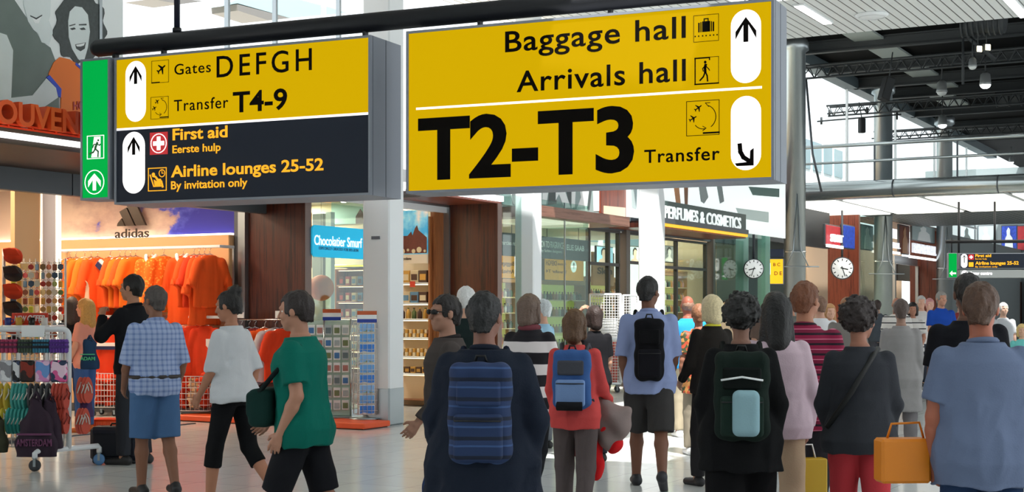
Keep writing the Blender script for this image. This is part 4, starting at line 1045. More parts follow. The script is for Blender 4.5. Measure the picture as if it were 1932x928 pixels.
# ---- upper storey between the poster and the first column: glazed gap with dark soffits
xq = FAC.hit(236, 30, .5)[0]
for pxx in (188, 430, 520, 640):
    s = FAC.hit(pxx, 60, .5)[0]; fbox('window_mullion_upper', FAC, s-.02, s+.02, .48, .54, ZC+.1, 6.0, M_steel)
def soffit(label, pts, d0, m, th=.12):
    """slab of the upper floor seen from below"""
    vs = [at(a, b, d) for a, b, d in pts]; c = sum(vs, Vector())/len(vs); n = len(vs); mb = MB()
    mb._add([v-c for v in vs]+[v-c+Vector((0, 0, th)) for v in vs], [tuple(range(n)), tuple(range(2*n-1, n-1, -1))]+[(i, i+n, (i+1) % n+n, (i+1) % n) for i in range(n)], False)
    return struct(mb.build(label, m, loc=c))
M_sof = mat('soffit_grey', '#9aa5a6', .5); M_sof2 = mat('soffit_dark', '#7d7b78', .6)
g_ = mat('pale_blue_panel', '#a9c4c8', .3)
for i, (q, m) in enumerate((([(418, 12), (445, 0), (470, -2), (560, -2), (606, 10), (605, 28), (548, 34), (448, 6)], g_), ([(448, 8), (548, 34), (505, 38), (449, 20)], M_sof2), ([(285, -2), (345, -2), (385, 2), (340, 8)], M_sof2), ([(616, 12), (655, 24), (616, 28)], g_))):
    xs = [FAC.hit(a, b, 3.0) for a, b in q]; cx = sum(a for a, _ in xs)/len(xs); cz = sum(b for _, b in xs)/len(xs)
    struct(MB().prism([(a-cx, b-cz) for a, b in xs], 0, .5).build('panel_upper_floor', m, loc=FAC.P(cx, 3.0, cz), rot=FAC.rot))

# ================================================================== WOOD JAMB, PLATFORM, RACKS
def jamb(name, s, t0, t1, z1=3.02, th=.14, m=None):
    mb = MB().box(-.0, th, 0, t1-t0, 0, z1); mb.m = 1; mb.box(.004, th+.004, -.012, 0, 0, z1)
    return struct(mb.build(name, [m or M_wood_dark, mat('jamb_edge', '#7d665e', .4)], loc=FAC.P(s, t0, 0), rot=FAC.rot))
T1 = 1.1
jamb('wall_wood_jamb', SJ, T1, 2.1)
o = thing('display_platform', 'low orange platform on the floor carrying the postcard racks', 'platform', FAC.P(-1.36, 1.0, 0), FAC.rot)
MB().rbox(-.32, .28, -1.56, 1.55, .012, .085, .012).build('deck', M_orange_plastic, o); MB().box(-.29, .25, -1.53, 1.52, 0, .012).build('shadow_gap', M_black, o)
PZ = .085
CARD = ['#3f7fd0', '#2f58b8', '#4a6fc8', '#5a7aa0', '#5b8ec4', '#6aa3d6', '#4d8ad8', '#a8b24a', '#d05a5a', '#3f6f4a']
def photo_nodes(c, c2, c3, sd):
    def b(nt, tc, p):
        mp = nt.nodes.new('ShaderNodeMapping'); mp.inputs['Location'].default_value = (sd*3.1, sd*1.7, 0); nt.links.new(tc.outputs['Object'], mp.inputs[0])
        n = nt.nodes.new('ShaderNodeTexNoise'); n.inputs['Scale'].default_value = 26; n.inputs['Detail'].default_value = 3; nt.links.new(mp.outputs[0], n.inputs[0])
        sp = nt.nodes.new('ShaderNodeSeparateXYZ'); nt.links.new(tc.outputs['Object'], sp.inputs[0])
        a = nt.nodes.new('ShaderNodeMath'); a.operation = 'MULTIPLY_ADD'; a.inputs[1].default_value = 6.0; nt.links.new(sp.outputs[2], a.inputs[0]); nt.links.new(n.outputs['Fac'], a.inputs[2])
        r = ramp(nt, [(.3, c3), (.45, c2), (.6, c)]); nt.links.new(a.outputs[0], r.inputs[0]); nt.links.new(r.outputs[0], p.inputs['Base Color'])
    return nodes_mat('picture_'+str(sd), b, .3)
PIC = [photo_nodes(c, c2, c3, i) for i, (c, c2, c3) in enumerate((('#3f86e0', '#e8e2d0', '#39502f'), ('#2f5cc0', '#b08a5a', '#2d3a55'), ('#6aa8e8', '#4b6a8c', '#3b4a2c'), ('#5d8fd0', '#d8c7a0', '#5a3a2c'), ('#88b8ea', '#7a8f4a', '#b23b3b'), ('#3c77d8', '#d9d9d9', '#2b2f4a')))]
M_cardw = mat('card_white', '#f1f3f4', .4)
def card(px_, fr, x, y, z, w_, h_, i, label, group):
    mb = MB().rbox(-w_/2, w_/2, -.004, .004, 0, h_, .003); mb.m = 1; mb.box(-w_/2+.006, w_/2-.006, -.006, -.003, .006, h_-.006)
    k = mb.build('postcard', [M_cardw, PIC[i % 6]], loc=fr.P(x, y, z), rot=fr.rot); return tag(k, label, 'postcard', group)
def spinner(label, px, d, w_, z0, z1, yaw, rows, group, header=True):
    p = at(px, 700, d); F = Frame(p.x, p.y, math.cos(yaw), math.sin(yaw)); h = w_/2
    o = thing('postcard_spinner', label, 'rack', F.P(0, 0, PZ), F.rot)
    MB().lathe([(.2, 0), (.2, .015), (.03, .03)], n=20).build('base', M_steel, o); MB().tube([(0, 0, 0), (0, 0, z1-PZ)], .015, 10).build('pole', M_wire, o)
    mb = MB()
    for a in (-h, h):
        for b in (-h, h): mb.tube([(a, b, z0-PZ), (a, b, z1-PZ)], .007, 6)
    dz = (z1-z0)/rows
    for r in range(rows+1):
        z = z0-PZ+dz*r; mb.tube([(-h, -h, z), (h, -h, z), (h, h, z), (-h, h, z), (-h, -h, z)], .005, 5)
        if r < rows: mb.tube([(-h, -h-.02, z+.05), (h+.02, -h-.02, z+.05), (h+.02, h, z+.05)], .003, 5)
    for k in range(5): mb.tube([(-h+w_*k/4, -h-.02, z0-PZ), (-h+w_*k/4, -h-.02, z1-PZ)], .003, 4); mb.tube([(h+.02, -h+w_*k/4, z0-PZ), (h+.02, -h+w_*k/4, z1-PZ)], .003, 4)
    mb.build('wire_frame', M_wire, o)
    Fr = F.sub(h, 0, PI/2)
    nm = ['bottom', 'second', 'third', 'fourth', 'fifth', 'sixth', 'seventh', 'eighth', 'top']
    for r in range(rows):
        for f, (fr, y, side) in enumerate(((F, -h-.008, 'front'), (Fr, -.008, 'right'))):
            if f == 1 and r in (2, 5): continue
            card(0, fr, 0, y, z0+dz*r+.008, w_*.86, dz*.86, r*2+f*3, 'scenic postcard on the %s side, %s row of the white spinner rack' % (side, nm[r] if r < rows-1 else 'top'), group)
    if header:
        hd = MB(); hd.rbox(-.13, .13, -.006, .006, 0, .15, .004); hd.m = 1; hd.box(-.13, .13, -.009, -.005, .1, .15); hd.m = 2; hd.box(-.13, .13, -.009, -.005, .0, .045)
        hd.build('header_card', [M_cardw, mat('header_rust', '#c25a2c', .5), mat('header_blue', '#233f9e', .5)], o, loc=(0, -h, z1-PZ))
    return o
spinner('white wire spinner rack of postcards beside the near white column', 688, 18.62, .235, .15, 1.34, R(20), 9, 'postcards on the spinner rack')
# second rack: square stand hung with small packets
p = at(612, 700, 18.9); F = Frame(p.x, p.y, math.cos(.05), math.sin(.05))
o = thing('packet_rack', 'white panel rack of small souvenir packets left of the postcard spinner', 'rack', F.P(0, 0, PZ), F.rot)
MB().rbox(-.34, .34, 0, .03, .02, 1.28, .008).build('back_panel', mat('pale_green_panel', '#cfe3d4', .4), o)
for sx in (-.35, .35, 0): MB().tube([(sx, -.02, 0), (sx, -.02, 1.3)], .012, 8).build('post', M_chrome, o)
MB().rbox(-.36, .36, -.2, .05, 0, .02, .006).build('base', M_steel, o)
hd = MB(); hd.rbox(-.12, .12, -.03, -.015, 0, .15, .004); hd.m = 1; hd.box(-.12, .12, -.034, -.03, .1, .15); hd.m = 2; hd.box(-.12, .12, -.034, -.03, 0, .045)
hd.build('header_card', [M_cardw, MATS['header_rust'], MATS['header_blue']], o, loc=(0.1, 0, 1.28))
M_pk = [mat('packet_clear', '#b9c3c6', .15), mat('packet_grey', '#6f7f85', .25), mat('packet_blue', '#4f7fb8', .25), mat('packet_olive', '#7d8a5f', .3), mat('packet_rose', '#b87f77', .3)]
pn = ['pale', 'grey', 'blue', 'olive', 'rose']
for r in range(7):
    for c in range(6):
        i = (r*3+c*2+r*c) % 5; mb = MB().rbox(-.046, .046, -.012, 0, -.13, 0, .005); mb.m = 1; mb.rbox(-.034, .034, -.018, -.01, -.11, -.035, .004)
        k = mb.build('souvenir_packet', [M_cardw if i != 1 else M_pk[0], M_pk[i]], loc=F.P(-.28+.112*c, -.035, PZ+1.22-.165*r), rot=F.rot)
        tag(k, '%s souvenir packet hanging on the panel rack' % pn[i], 'packet', 'souvenir packets on the panel rack, '+pn[i])
# clothes stands against the wooden jamb
CF = FAC.sub(SJ-.35, 1.2, -PI/2)
def clothes_stand(label, x0, x1, z, items):
    o = thing('clothes_stand', label, 'rack', CF.P((x0+x1)/2, 0, PZ), CF.rot); h = (x1-x0)/2
    MB().tube([(-h, 0, 0), (-h, 0, z-PZ), (h, 0, z-PZ), (h, 0, 0)], .014, 8).build('frame', M_chrome, o)
    for sx in (-h, h): MB().tube([(sx, -.18, .015), (sx, .18, .015)], .014, 8).build('foot', M_chrome, o)
    for i, (fx, k, m, yaw, lab, nm) in enumerate(items): garment(k, CF, x0+(x1-x0)*fx, 0, z, yaw, m, nm, lab, 'garments on the clothes stand', None)
    MB().rbox(-h+.05, -h+.24, -.02, -.012, z-PZ+.02, z-PZ+.1, .003).build('price_card', M_cardw, o, loc=None)
    MB().rbox(h-.35, h-.05, -.02, -.012, z-PZ+.02, z-PZ+.12, .003).build('price_card', M_cardw, o)
mg = mat('grey_blue_cloth', '#8d93aa', .85); mdk = mat('dark_cloth', '#2b2c33', .85); mrd = mat('red_print_cloth', '#8d2a2a', .85, noise=.6, nscale=40)
x0 = CF.hit(436, 700, 0)[0]; x1 = CF.hit(560, 700, 0)[0]
clothes_stand('chrome clothes stand with grey, red and orange garments before the dark wood wall', x0, x1, EYE-(603-HY)/FPX*19.3, [(.06, 'jacket', mg, .4, 'grey blue jacket at the left of the clothes stand', 'jacket'), (.16, 'jacket', mg, .9, 'grey blue jacket pressed behind its twin on the clothes stand', 'jacket'), (.28, 'tee', mdk, 1.0, 'dark garment hanging edge-on on the clothes stand', 'shirt'), (.37, 'tee', mrd, .9, 'red printed garment on the clothes stand', 'shirt'), (.52, 'tee', M_orange, .3, 'orange garment in the middle of the clothes stand', 'shirt'), (.68, 'tee', mat('pale_cloth', '#c9bfc4', .85), .7, 'pale garment right of the orange one on the clothes stand', 'shirt'), (.8, 'tee', M_orange3, .8, 'deep orange garment at the right of the clothes stand', 'shirt')])
# window of the chocolate shop between the jamb and the near column
s0, s1 = SJ+.16, fs(712, T1)
fbox('window_glass_chocolate', FAC, s0, s1, T1+.02, T1+.03, .05, 3.0, M_glass)
fbox('window_sill_chocolate', FAC, s0, s1, T1-.02, T1+.08, 0, .08, M_steel)
fbox('wall_above_chocolate', FAC, s0-.2, 9.4, .9, 1.0, 3.02, 3.6, M_white)
# ---- interior of the chocolate shop
fbox('ceiling_chocolate_shop', FAC, SJ+.15, 4.2, T1+.1, 6.4, 3.3, 3.36, mat('cream_ceiling', '#e6e1d6', .7))
fbox('wall_chocolate_back', FAC, SJ+.15, 6.4, 6.3, 6.4, 0, 3.3, M_cream)
fbox('wall_chocolate_side', FAC, SJ+.02, SJ+.14, 2.1, 6.3, 0, 3.3, M_cream)
CH = lambda px, py, t: FAC.hit(px, py, t)
CHW = FAC.sub(2.72, 0, -PI/2)            # partition between the chocolate and the perfume shop, facing the camera
struct(MB().box(-6.3, -.95, 0, .05, 0, 3.3).build('wall_chocolate_partition', M_cream, loc=CHW.P(0, 0, 0), rot=CHW.rot))
def cw(px, py, y=0.0): return CHW.hit(px, py, y)
# grey pillar and a lit glass edge behind the pane
s = fs(608, 2.6); fbox('pillar_inside_chocolate', FAC, s-.12, s+.12, 2.5, 2.7, 0, 3.0, mat('pillar_grey', '#8b9090', .5))
s = fs(623, 2.2); fbox('trim_glass_fin', FAC, s-.05, s+.05, 2.15, 2.25, 0, 3.0, mat('fin_pale', '#b9cbc8', .25))
# cyan shop sign on the pane
xa, zl = CH(587, 484, T1-.02); xb, _ = CH(702, 490, T1-.02); zh = CH(587, 424, T1-.02)[1]
o = sign_root('shop_sign', 'cyan rounded shop sign with white lettering on the chocolate shop window', FAC, (xa+xb)/2, T1-.03, zl)
W, H = xb-xa, zh-zl; r = .07
pts = []
for cx, cz, a0 in ((W/2-r, H-r, 0), (-W/2+r, H-r, PI/2), (-W/2+r, r, PI), (W/2-r, r, 1.5*PI)): pts += [(cx+r*math.cos(a0+PI/2*k/6), cz+r*math.sin(a0+PI/2*k/6)) for k in range(7)]
MB().prism(pts, -.012, .012).build('board', mat('cyan_board', '#2fb4de', .5, emit=.5, spec=.1), o)
L = Local(FAC, o)
write(o, FAC, 'Chocolatier Smurf', 593, 683, 461.5, 443, mat('sign_white_lit', '#f8fbfc', .5, emit=.7), bold=.008, y=T1-.045)
write(o, FAC, 'ESPECIALLY CREATED FOR BELGIUM', 602, 676, 470.5, 465, mat('sign_blue_ink', '#1f8fb8', .5), bold=.01, y=T1-.045)
# shelving against the back of the window
def shelf_unit(label, fr, s0, s1, z0, z1, n, m, dep=.35, lights=False):
    o = thing('shelf_unit', label, 'shelves', fr.P((s0+s1)/2, -dep, 0), fr.rot); h = (s1-s0)/2
    MB().box(h-.03, h, 0, dep, 0, z1).build('side_panel', m, o); MB().box(-h, -h+.03, 0, dep, 0, z1).build('side_panel', m, o)
    MB().box(-h+.03, h-.03, dep-.02, dep, 0, z1).build('back_panel', mat('shelf_back', '#8a5a34', .6), o)
    Z = [z0+(z1-z0)*k/n for k in range(n+1)]
    for z in Z:
        b = MB().rbox(-h+.03, h-.03, 0, dep-.02, z-.025, z, .004).build('shelf', m, o)
        if lights: MB().box(-h+.05, h-.05, .03, .05, z-.032, z-.025).build('shelf_light', mat('shelf_lit', '#ffe2ae', .4, emit=5.0), b)
    return o, Z
def goods(fr, t, s0, s1, z, n, w_, d_, h_, mats, name, labs, cat, group, kind='box', jit=.0):
    for k in range(n):
        x = s0+(s1-s0)*(k+.5)/n; i = k % len(mats)
        key = (name, i, w_, d_, h_)
        if key not in GOODS:
            mb = MB()
            if kind == 'box': mb.rbox(-w_/2, w_/2, 0, d_, 0, h_, .004); mb.m = 1; mb.box(-w_*.36, w_*.36, -.003, .001, h_*.2, h_*.7)
            elif kind == 'bottle': mb.lathe([(w_*.45, 0), (w_*.5, h_*.05), (w_*.5, h_*.6), (w_*.2, h_*.78), (w_*.17, h_*.92)], (0, d_/2, 0), 12); mb.m = 1; mb.lathe([(w_*.22, h_*.9), (w_*.22, h_), (w_*.1, h_)], (0, d_/2, 0), 12)
            elif kind == 'bar': mb.rbox(-w_/2, w_/2, 0, d_, 0, h_*.5, .004); mb.m = 1; mb.rbox(-w_*.45, w_*.45, .01, d_-.01, h_*.5, h_, .004)
            GOODS[key] = mb.mesh(name, [mats[i], mats[(i+1) % len(mats)]])
        ob = bpy.data.objects.new(name, GOODS[key]); COL.objects.link(ob); ob.location = fr.P(x, t, z); ob.rotation_euler = (0, 0, fr.rot+random.uniform(-jit, jit))
        tag(ob, labs[i % len(labs)], cat, group)
GOODS = {}
M_choc = mat('choc_box', '#4a2a1c', .4); M_gold = mat('gold_box', '#c89a4a', .35, .3); M_cr = mat('cream_box', '#e6d3ae', .5); M_red = mat('red_box', '#a8322a', .4); M_bl = mat('blue_box', '#5d8fb5', .4); M_gr = mat('olive_bottle', '#5a6a3a', .25)
s0, s1 = cw(632, 540, -.35)[0], cw(712, 540, -.35)[0]
o, Z = shelf_unit('warm lit shelf unit seen through the chocolate shop window', CHW, s0, s1, .6, 2.16, 6, M_wood_mid, lights=True)
for j, z in enumerate(Z[:-1]):
    goods(CHW, -.33, s0+.05, s1-.05, z, 6, .085, .1, .14, [M_choc, M_red, M_cr, M_bl], 'chocolate_box', ['boxed chocolates on the window shelf unit'], 'box', 'boxed chocolates in the shop window')
zb_ = cw(660, 503, -.4)[1]
o2 = thing('lit_bar', 'thin yellow lit strip above the shop window shelves', 'lamp', CHW.P((s0+s1)/2, -.4, zb_), CHW.rot); h = (s1-s0)/2
MB().rbox(-h, h, 0, .03, 0, .025, .004).build('diffuser', mat('yellow_strip', '#f2d84a', .4, emit=1.2), o2); MB().rbox(-h-.02, h+.02, .03, .395, -.01, .035, .004).build('housing', M_steel, o2)
xa_, za_ = cw(626, 424, -.02); xb_, zb2 = cw(712, 392, -.02)
o2 = thing('wall_picture', 'pale blue town picture high on the wall behind the cyan sign', 'picture', CHW.P((xa_+xb_)/2, -.04, za_), CHW.rot); h = (xb_-xa_)/2; H = zb2-za_+.12
MB().rbox(-h, h, 0, .03, 0, H, .006).build('board', mat('sky_print', '#9fc4c0', .5), o2); MB().prism([(h*.1, 0), (h*.1, .12), (h*.3, .24), (h*.5, .12), (h*.8, .12), (h*.8, 0)], -.008, 0).build('printed_house', M_choc, o2)
xa_, za_ = cw(590, 505, -.02); xb_, zb2 = cw(620, 400, -.02)
o2 = thing('wall_picture', 'narrow pale picture on the wall left of the grey window pillar', 'picture', CHW.P((xa_+xb_)/2, -.04, za_), CHW.rot); h = (xb_-xa_)/2; H = zb2-za_
MB().rbox(-h, h, 0, .03, 0, H, .006).build('board', mat('mint_print2', '#c4d8d0', .5), o2); MB().rbox(-h-.03, -h, -.01, .03, 0, H, .006).build('edge_strip', M_wood_mid, o2)
p = FAC.P(fs(606, 1.7), 1.7, fz(606, 543, 1.7)); b = thing('hanging_ball', 'large orange paper ball hanging in the shop window', 'decoration', p); MB().ball((0, 0, 0), .19, 20, 12).build('ball', mat('orange_paper', '#d8713a', .6), b); MB().tube([(0, 0, .18), (0, 0, 3.3-p.z)], .003, 4).build('cord', M_black, b)
for i, (px, py, lit) in enumerate(((650, 381, True), (583+12, 378, False))):
    p = FAC.P(fs(px, 2.4), 2.4, fz(px, py, 2.4)); o2 = thing('track_spotlight', 'lit round spotlight under the chocolate shop ceiling' if lit else 'black unlit spotlight at the left of the shop window', 'spotlight', p, .3)
    MB().lathe([(.05, .17), (.065, .14), (.07, 0), (.06, 0)], n=16).build('case', M_steel if lit else M_black, o2); MB().lathe([(.055, -.004), (.055, .02)], n=16).build('lens', M_spot_lit if lit else M_black, o2); MB().tube([(0, 0, .16), (0, 0, max(.2, 3.29-p.z))], .01, 6).build('stem', M_black, o2)

# ---- portal 2: canopy, dark wood side wall, doors, shelves
sJ2 = fs(940, 0)
zc2 = fz(945, 384, 0); ztop2 = fz(945, 376, 0)
sl = fs(740, 0)
fbox('trim_canopy_chocolate', FAC, sl-1.2, sJ2+.14, .02, .95, zc2, ztop2+.06, M_wood_red)
struct(MB().box(-2.6, 2.6, -.03, .02, 0, .085).build('trim_canopy_light', MATS['light_edge'], loc=FAC.P(sJ2+.12-2.6, 0, zc2+.03), rot=FAC.rot))
jamb('wall_wood_jamb_chocolate', sJ2, 0.02, .9, zc2, .13)
zh2 = fz(842, 391, .9)
fbox('trim_door_header', FAC, sl-1.2, sJ2, .88, .98, zh2, zh2+.13, M_steel)
fbox('trim_door_post', FAC, fs(843, .9), fs(858, .9), .86, 1.0, 0, zh2, M_steel)
fbox('trim_door_gasket', FAC, fs(838, .95), fs(843, .95), .92, 1.0, 0, zh2, M_black)
xw0, xw1 = cw(809, 500, -.3)[0], -.96
fbox('wall_wood_panel_inside', CHW, xw0+.03, xw1, -.3, -.01, 0, 3.3, M_wood_mid)
fbox('ceiling_chocolate_front', FAC, 4.2, 6.6, 1.0, 6.4, 3.3, 3.36, MATS['cream_ceiling'])
t = -.36; s0, s1 = cw(735, 500, t)[0], cw(808, 500, t)[0]
zs = [cw(780, y, t)[1] for y in (755, 704, 672, 636, 601, 571, 533)]
o = thing('chocolate_shelves', 'lit shelf unit of chocolate under the town poster in the open shop', 'shelves', CHW.P((s0+s1)/2, t, 0), CHW.rot); h = (s1-s0)/2
MB().box(-h, h, .33, .36, 0, 2.9).build('back_panel', M_cream, o)
MB().box(h, h+.03, 0, .36, 0, 2.95).build('side_panel', M_wood_mid, o)
MB().rbox(-h, h, .0, .33, .1, zs[0], .006).build('base_cabinet', M_wood_mid, o)
for z in zs[1:]:
    b = MB().rbox(-h, h, 0, .33, z-.03, z, .004).build('shelf', M_white, o); MB().box(-h+.03, h-.03, .02, .04, z-.037, z-.03).build('shelf_light', mat('shelf_lit', '#ffe2ae', .4, emit=5.0), b)
NMS = ['boxed chocolates on the %s shelf of the open shop unit' % q for q in ('lowest', 'second', 'third', 'fourth', 'fifth', 'top')]
goods(CHW, t+.03, s0+.04, s1-.04, zs[1], 6, .09, .12, .1, [M_choc, M_gold], 'chocolate_box', [NMS[0]], 'box', 'chocolates on the lowest shelf')
goods(CHW, t+.03, s0+.04, s1-.04, zs[2], 9, .05, .22, .12, [M_gold, M_cr], 'chocolate_bar', ['chocolate bars standing in rows on the second shelf'], 'chocolate', 'chocolate bars on the second shelf', 'bar')
goods(CHW, t+.03, s0+.04, s1-.04, zs[3], 9, .05, .22, .12, [M_gold, M_cr], 'chocolate_bar', ['chocolate bars standing in rows on the third shelf'], 'chocolate', 'chocolate bars on the third shelf', 'bar')
goods(CHW, t+.03, s0+.04, s1-.04, zs[4], 6, .075, .08, .17, [M_gr, M_choc, M_gold], 'gift_bottle', ['small bottle wrapped for a gift on the fourth shelf'], 'bottle', 'gift bottles on the fourth shelf', 'bottle')
goods(CHW, t+.03, s0+.04, s1-.04, zs[5], 4, .15, .1, .17, [M_choc, M_cr, M_bl], 'chocolate_box', ['square chocolate box on the fifth shelf below the price tag'], 'box', 'chocolates on the fifth shelf')
goods(CHW, t+.03, s0+.04, s1-.04, zs[6], 4, .15, .1, .19, [M_choc, M_gold, M_cr], 'chocolate_box', ['square chocolate box on the top shelf under the poster'], 'box', 'chocolates on the top shelf')
k = MB().rbox(-.05, .05, -.012, .0, -.05, .04, .004).build('price_tag', M_red_card, loc=CHW.P(cw(779, 550, t)[0], t-.005, zs[6]-.02), rot=CHW.rot); tag(k, 'small red price tag on the top chocolate shelf edge', 'tag')
# town poster
z0, z1 = cw(780, 497, t)[1], cw(780, 397, t)[1]; zc_ = cw(780, 480, t)[1]
o = thing('town_poster', 'lit poster of an old brick town skyline above dutch chocolate lettering', 'poster', CHW.P((s0+s1)/2, t-.03, z0), CHW.rot)
def sky_nodes(nt, tc, p):
    n = nt.nodes.new('ShaderNodeTexNoise'); n.inputs['Scale'].default_value = 3.2; n.inputs['Detail'].default_value = 5; nt.links.new(tc.outputs['Object'], n.inputs[0])
    r = ramp(nt, [(.42, '#2f9fd0'), (.55, '#7cc4dc'), (.68, '#f3d6bf')]); nt.links.new(n.outputs['Fac'], r.inputs[0]); nt.links.new(r.outputs[0], p.inputs['Base Color']); nt.links.new(r.outputs[0], p.inputs['Emission Color']); p.inputs['Emission Strength'].default_value = .35
MB().box(-h, h, 0, .025, zc_-z0, z1-z0).build('print', nodes_mat('poster_sky', sky_nodes, .5), o)
q = zc_-z0; S = (z1-zc_)/.85
mb = MB().prism([(a*h, q+b*S) for a, b in ((-1, .02), (-1, .32), (-.9, .38), (-.82, .38), (-.78, .3), (-.62, .3), (-.58, .5), (-.5, .68), (-.45, .5), (-.4, .42), (-.3, .36), (0, .36), (.18, .44), (.25, .36), (.38, .5), (.48, .56), (.56, .46), (.75, .4), (.98, .32), (.98, .02))], -.006, 0).build('printed_houses', mat('brick_print', '#6e2f22', .6, noise=.3, nscale=20), o)
mb = MB()
for k in range(7): mb.disc(-h+.06+k*(2*h-.1)/6, q+.05+.02*(k % 2), .022+.012*(k % 3), -.012, -.006, 10)
mb.build('printed_chocolates', M_cr, o)
MB().box(-h, h, -.006, .02, 0, q).build('caption_board', mat('caption_cream', '#efe0cc', .5), o)
mb = MB(); text_into(mb, 'dutch chocolate', -h*.95, h*.2, q*.4, q*.3, -.012, -.005, .006); mb.build('lettering', M_choc, o)

# ================================================================== PERFUME SHOP (glass box, doors, long front)
M_black_band = mat('black_band', '#12181a', .3)
sG0, sG1 = sJ2+.15, fs(1110, 0)
fbox('window_perfume_box', FAC, sG0, sG1, .0, .012, .06, 3.3, M_glass)
fbox('window_perfume_box_end', FAC, sG1, sG1+.012, .0, .9, .06, 3.3, M_glass)
fbox('window_perfume_sill', FAC, sG0, sG1, .0, .06, 0, .06, M_steel)
for px in (1066,): fbox('window_perfume_joint', FAC, fs(px, 0)-.008, fs(px, 0)+.008, -.005, .02, .06, 3.3, M_steel)
PW = mat('perfume_tan', '#b48a63', .6)
fbox('ceiling_perfume_shop', FAC, sG0, 16, .9, 8, 3.25, 3.32, mat('perfume_ceiling', '#d9cbb0', .7))
fbox('wall_perfume_back', FAC, sG0, 16, 7.0, 7.1, 0, 3.25, PW)
fbox('wall_perfume_left', FAC, sG0-.08, sG0-.0, 1.0, 7.0, 0, 3.25, PW)
# black band with shop lettering inside the glass
t = .75; z0, z1 = fz(1040, 488, t), fz(1040, 447, t); xa, xb = fs(944, t), fs(1113, t)
o = sign_root('brand_band', 'black header band with white perfume lettering inside the glass box', FAC, (xa+xb)/2, t, z0)
MB().rbox(-(xb-xa)/2, (xb-xa)/2, 0, .08, 0, z1-z0, .006).build('band', M_black_band, o)
M_pw = MATS['print_white']
for a in ((1019, 478),): pass
for pxl in (1065,):
    xx = fs(pxl, t)-o['ox']; MB().box(xx-.005, xx+.005, -.004, .0, 0, z1-z0).build('panel_joint', M_steel_dark, o)
write(o, FAC, 'narciso rodriguez', 946, 992, 461, 453, M_pw, .01, y=t)
write(o, FAC, 'ON TO FRAGRANCE', 1021, 1063, 466, 454, M_pw, .0, y=t)
write(o, FAC, 'by fashion designers', 1021, 1060, 474.5, 469.5, M_pw, .0, y=t)
write(o, FAC, 'ELIE SAAB', 1069, 1102, 471.5, 461, M_pw, .02, y=t)
# sign reflection in the glass, built as an amber panel with reversed lettering
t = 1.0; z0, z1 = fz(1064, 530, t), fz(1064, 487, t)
for (pa, pb, lab, lines) in ((1027, 1101, 'amber reflection of a sign, built with reversed lettering behind the glass under the black band', (('DEFGH', 1030, 1050, 500, 491), ('Gates', 1052, 1068, 500, 495), ('Transfer T4', 1030, 1070, 514, 508))), (944, 971, 'amber reflection of a sign, built with reversed lettering left of the middle white column', (('Baggage', 945, 970, 500, 492), ('Arrivals', 945, 970, 515, 507)))):
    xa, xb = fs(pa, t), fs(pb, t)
    o = sign_root('sign_reflection', lab, FAC, (xa+xb)/2, t, z0); hh = (xb-xa)/2
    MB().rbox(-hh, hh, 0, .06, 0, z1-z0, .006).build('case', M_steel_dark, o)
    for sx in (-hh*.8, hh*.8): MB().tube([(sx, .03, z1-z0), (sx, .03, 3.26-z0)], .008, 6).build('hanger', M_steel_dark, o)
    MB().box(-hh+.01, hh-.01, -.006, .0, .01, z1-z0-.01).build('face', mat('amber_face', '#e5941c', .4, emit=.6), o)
    for b_, l_, r_, yb_, yc_ in lines: write(o, FAC, b_, l_, r_, yb_, yc_, mat('reflected_ink', '#7a4a10', .5), .01, y=t-.006, mirror=True)
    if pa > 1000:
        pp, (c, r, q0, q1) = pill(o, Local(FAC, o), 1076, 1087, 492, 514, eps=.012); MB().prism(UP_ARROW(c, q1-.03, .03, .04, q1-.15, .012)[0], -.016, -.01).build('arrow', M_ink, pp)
# lit shelves with perfume bottles
M_lime = mat('lit_backing', '#d8d27a', .5, emit=.45)
PB = [mat('perf_amber', '#c98a3a', .15), mat('perf_pink', '#d9a3a3', .15), mat('perf_clear', '#cfd8d6', .1), mat('perf_dark', '#2a2320', .2), mat('perf_green', '#4a6e5a', .2)]
def perfume_shelf(label, pxa, pxb, t, ytop, ybot, n, who):
    s0, s1 = fs(pxa, t), fs(pxb, t); z1, z0 = fz((pxa+pxb)/2, ytop, t), fz((pxa+pxb)/2, ybot, t)
    o = thing('perfume_shelves', label, 'shelves', FAC.P((s0+s1)/2, t, 0), FAC.rot); h = (s1-s0)/2
    MB().box(-h, h, .25, .28, 0, z1).build('lit_back_panel', M_lime, o)
    MB().box(h, h+.02, 0, .28, 0, z1).build('side_panel', PW, o); MB().box(-h-.02, -h, .25, .28, 0, z1).build('upright', PW, o)
    MB().rbox(-h, h, 0, .25, .05, z0, .005).build('base_cabinet', PW, o)
    MB().rbox(-h-.02, h+.02, -.01, .28, z1, z1+.12, .005).build('header', PW, o)
    for k in range(n):
        z = z0+(z1-z0)*k/n; MB().rbox(-h, h, 0, .25, z, z+.02, .003).build('shelf', M_cr, o)
        goods(FAC, t+.05, s0+.03, s1-.03, z+.02, max(3, int((s1-s0)/.13)), .075, .06, .16+.02*(k % 2), PB, 'perfume_bottle', ['perfume bottle on the lit shelves '+who], 'bottle', 'perfume bottles '+who, 'bottle')
perfume_shelf('lit perfume shelves left of the middle white column', 943, 975, 2.4, 533, 680, 5, 'left of the middle white column')
perfume_shelf('lit perfume shelves inside the glass box under the amber sign reflection', 1018, 1104, 1.9, 537, 690, 5, 'inside the glass box')
perfume_shelf('lit perfume shelves seen through the door below the screen', 1114, 1168, 3.6, 532, 670, 5, 'behind the glass door')
perfume_shelf('lit perfume shelves right of the far white column', 1250, 1296, 3.0, 520, 660, 6, 'right of the far white column')
mb = MB(); 
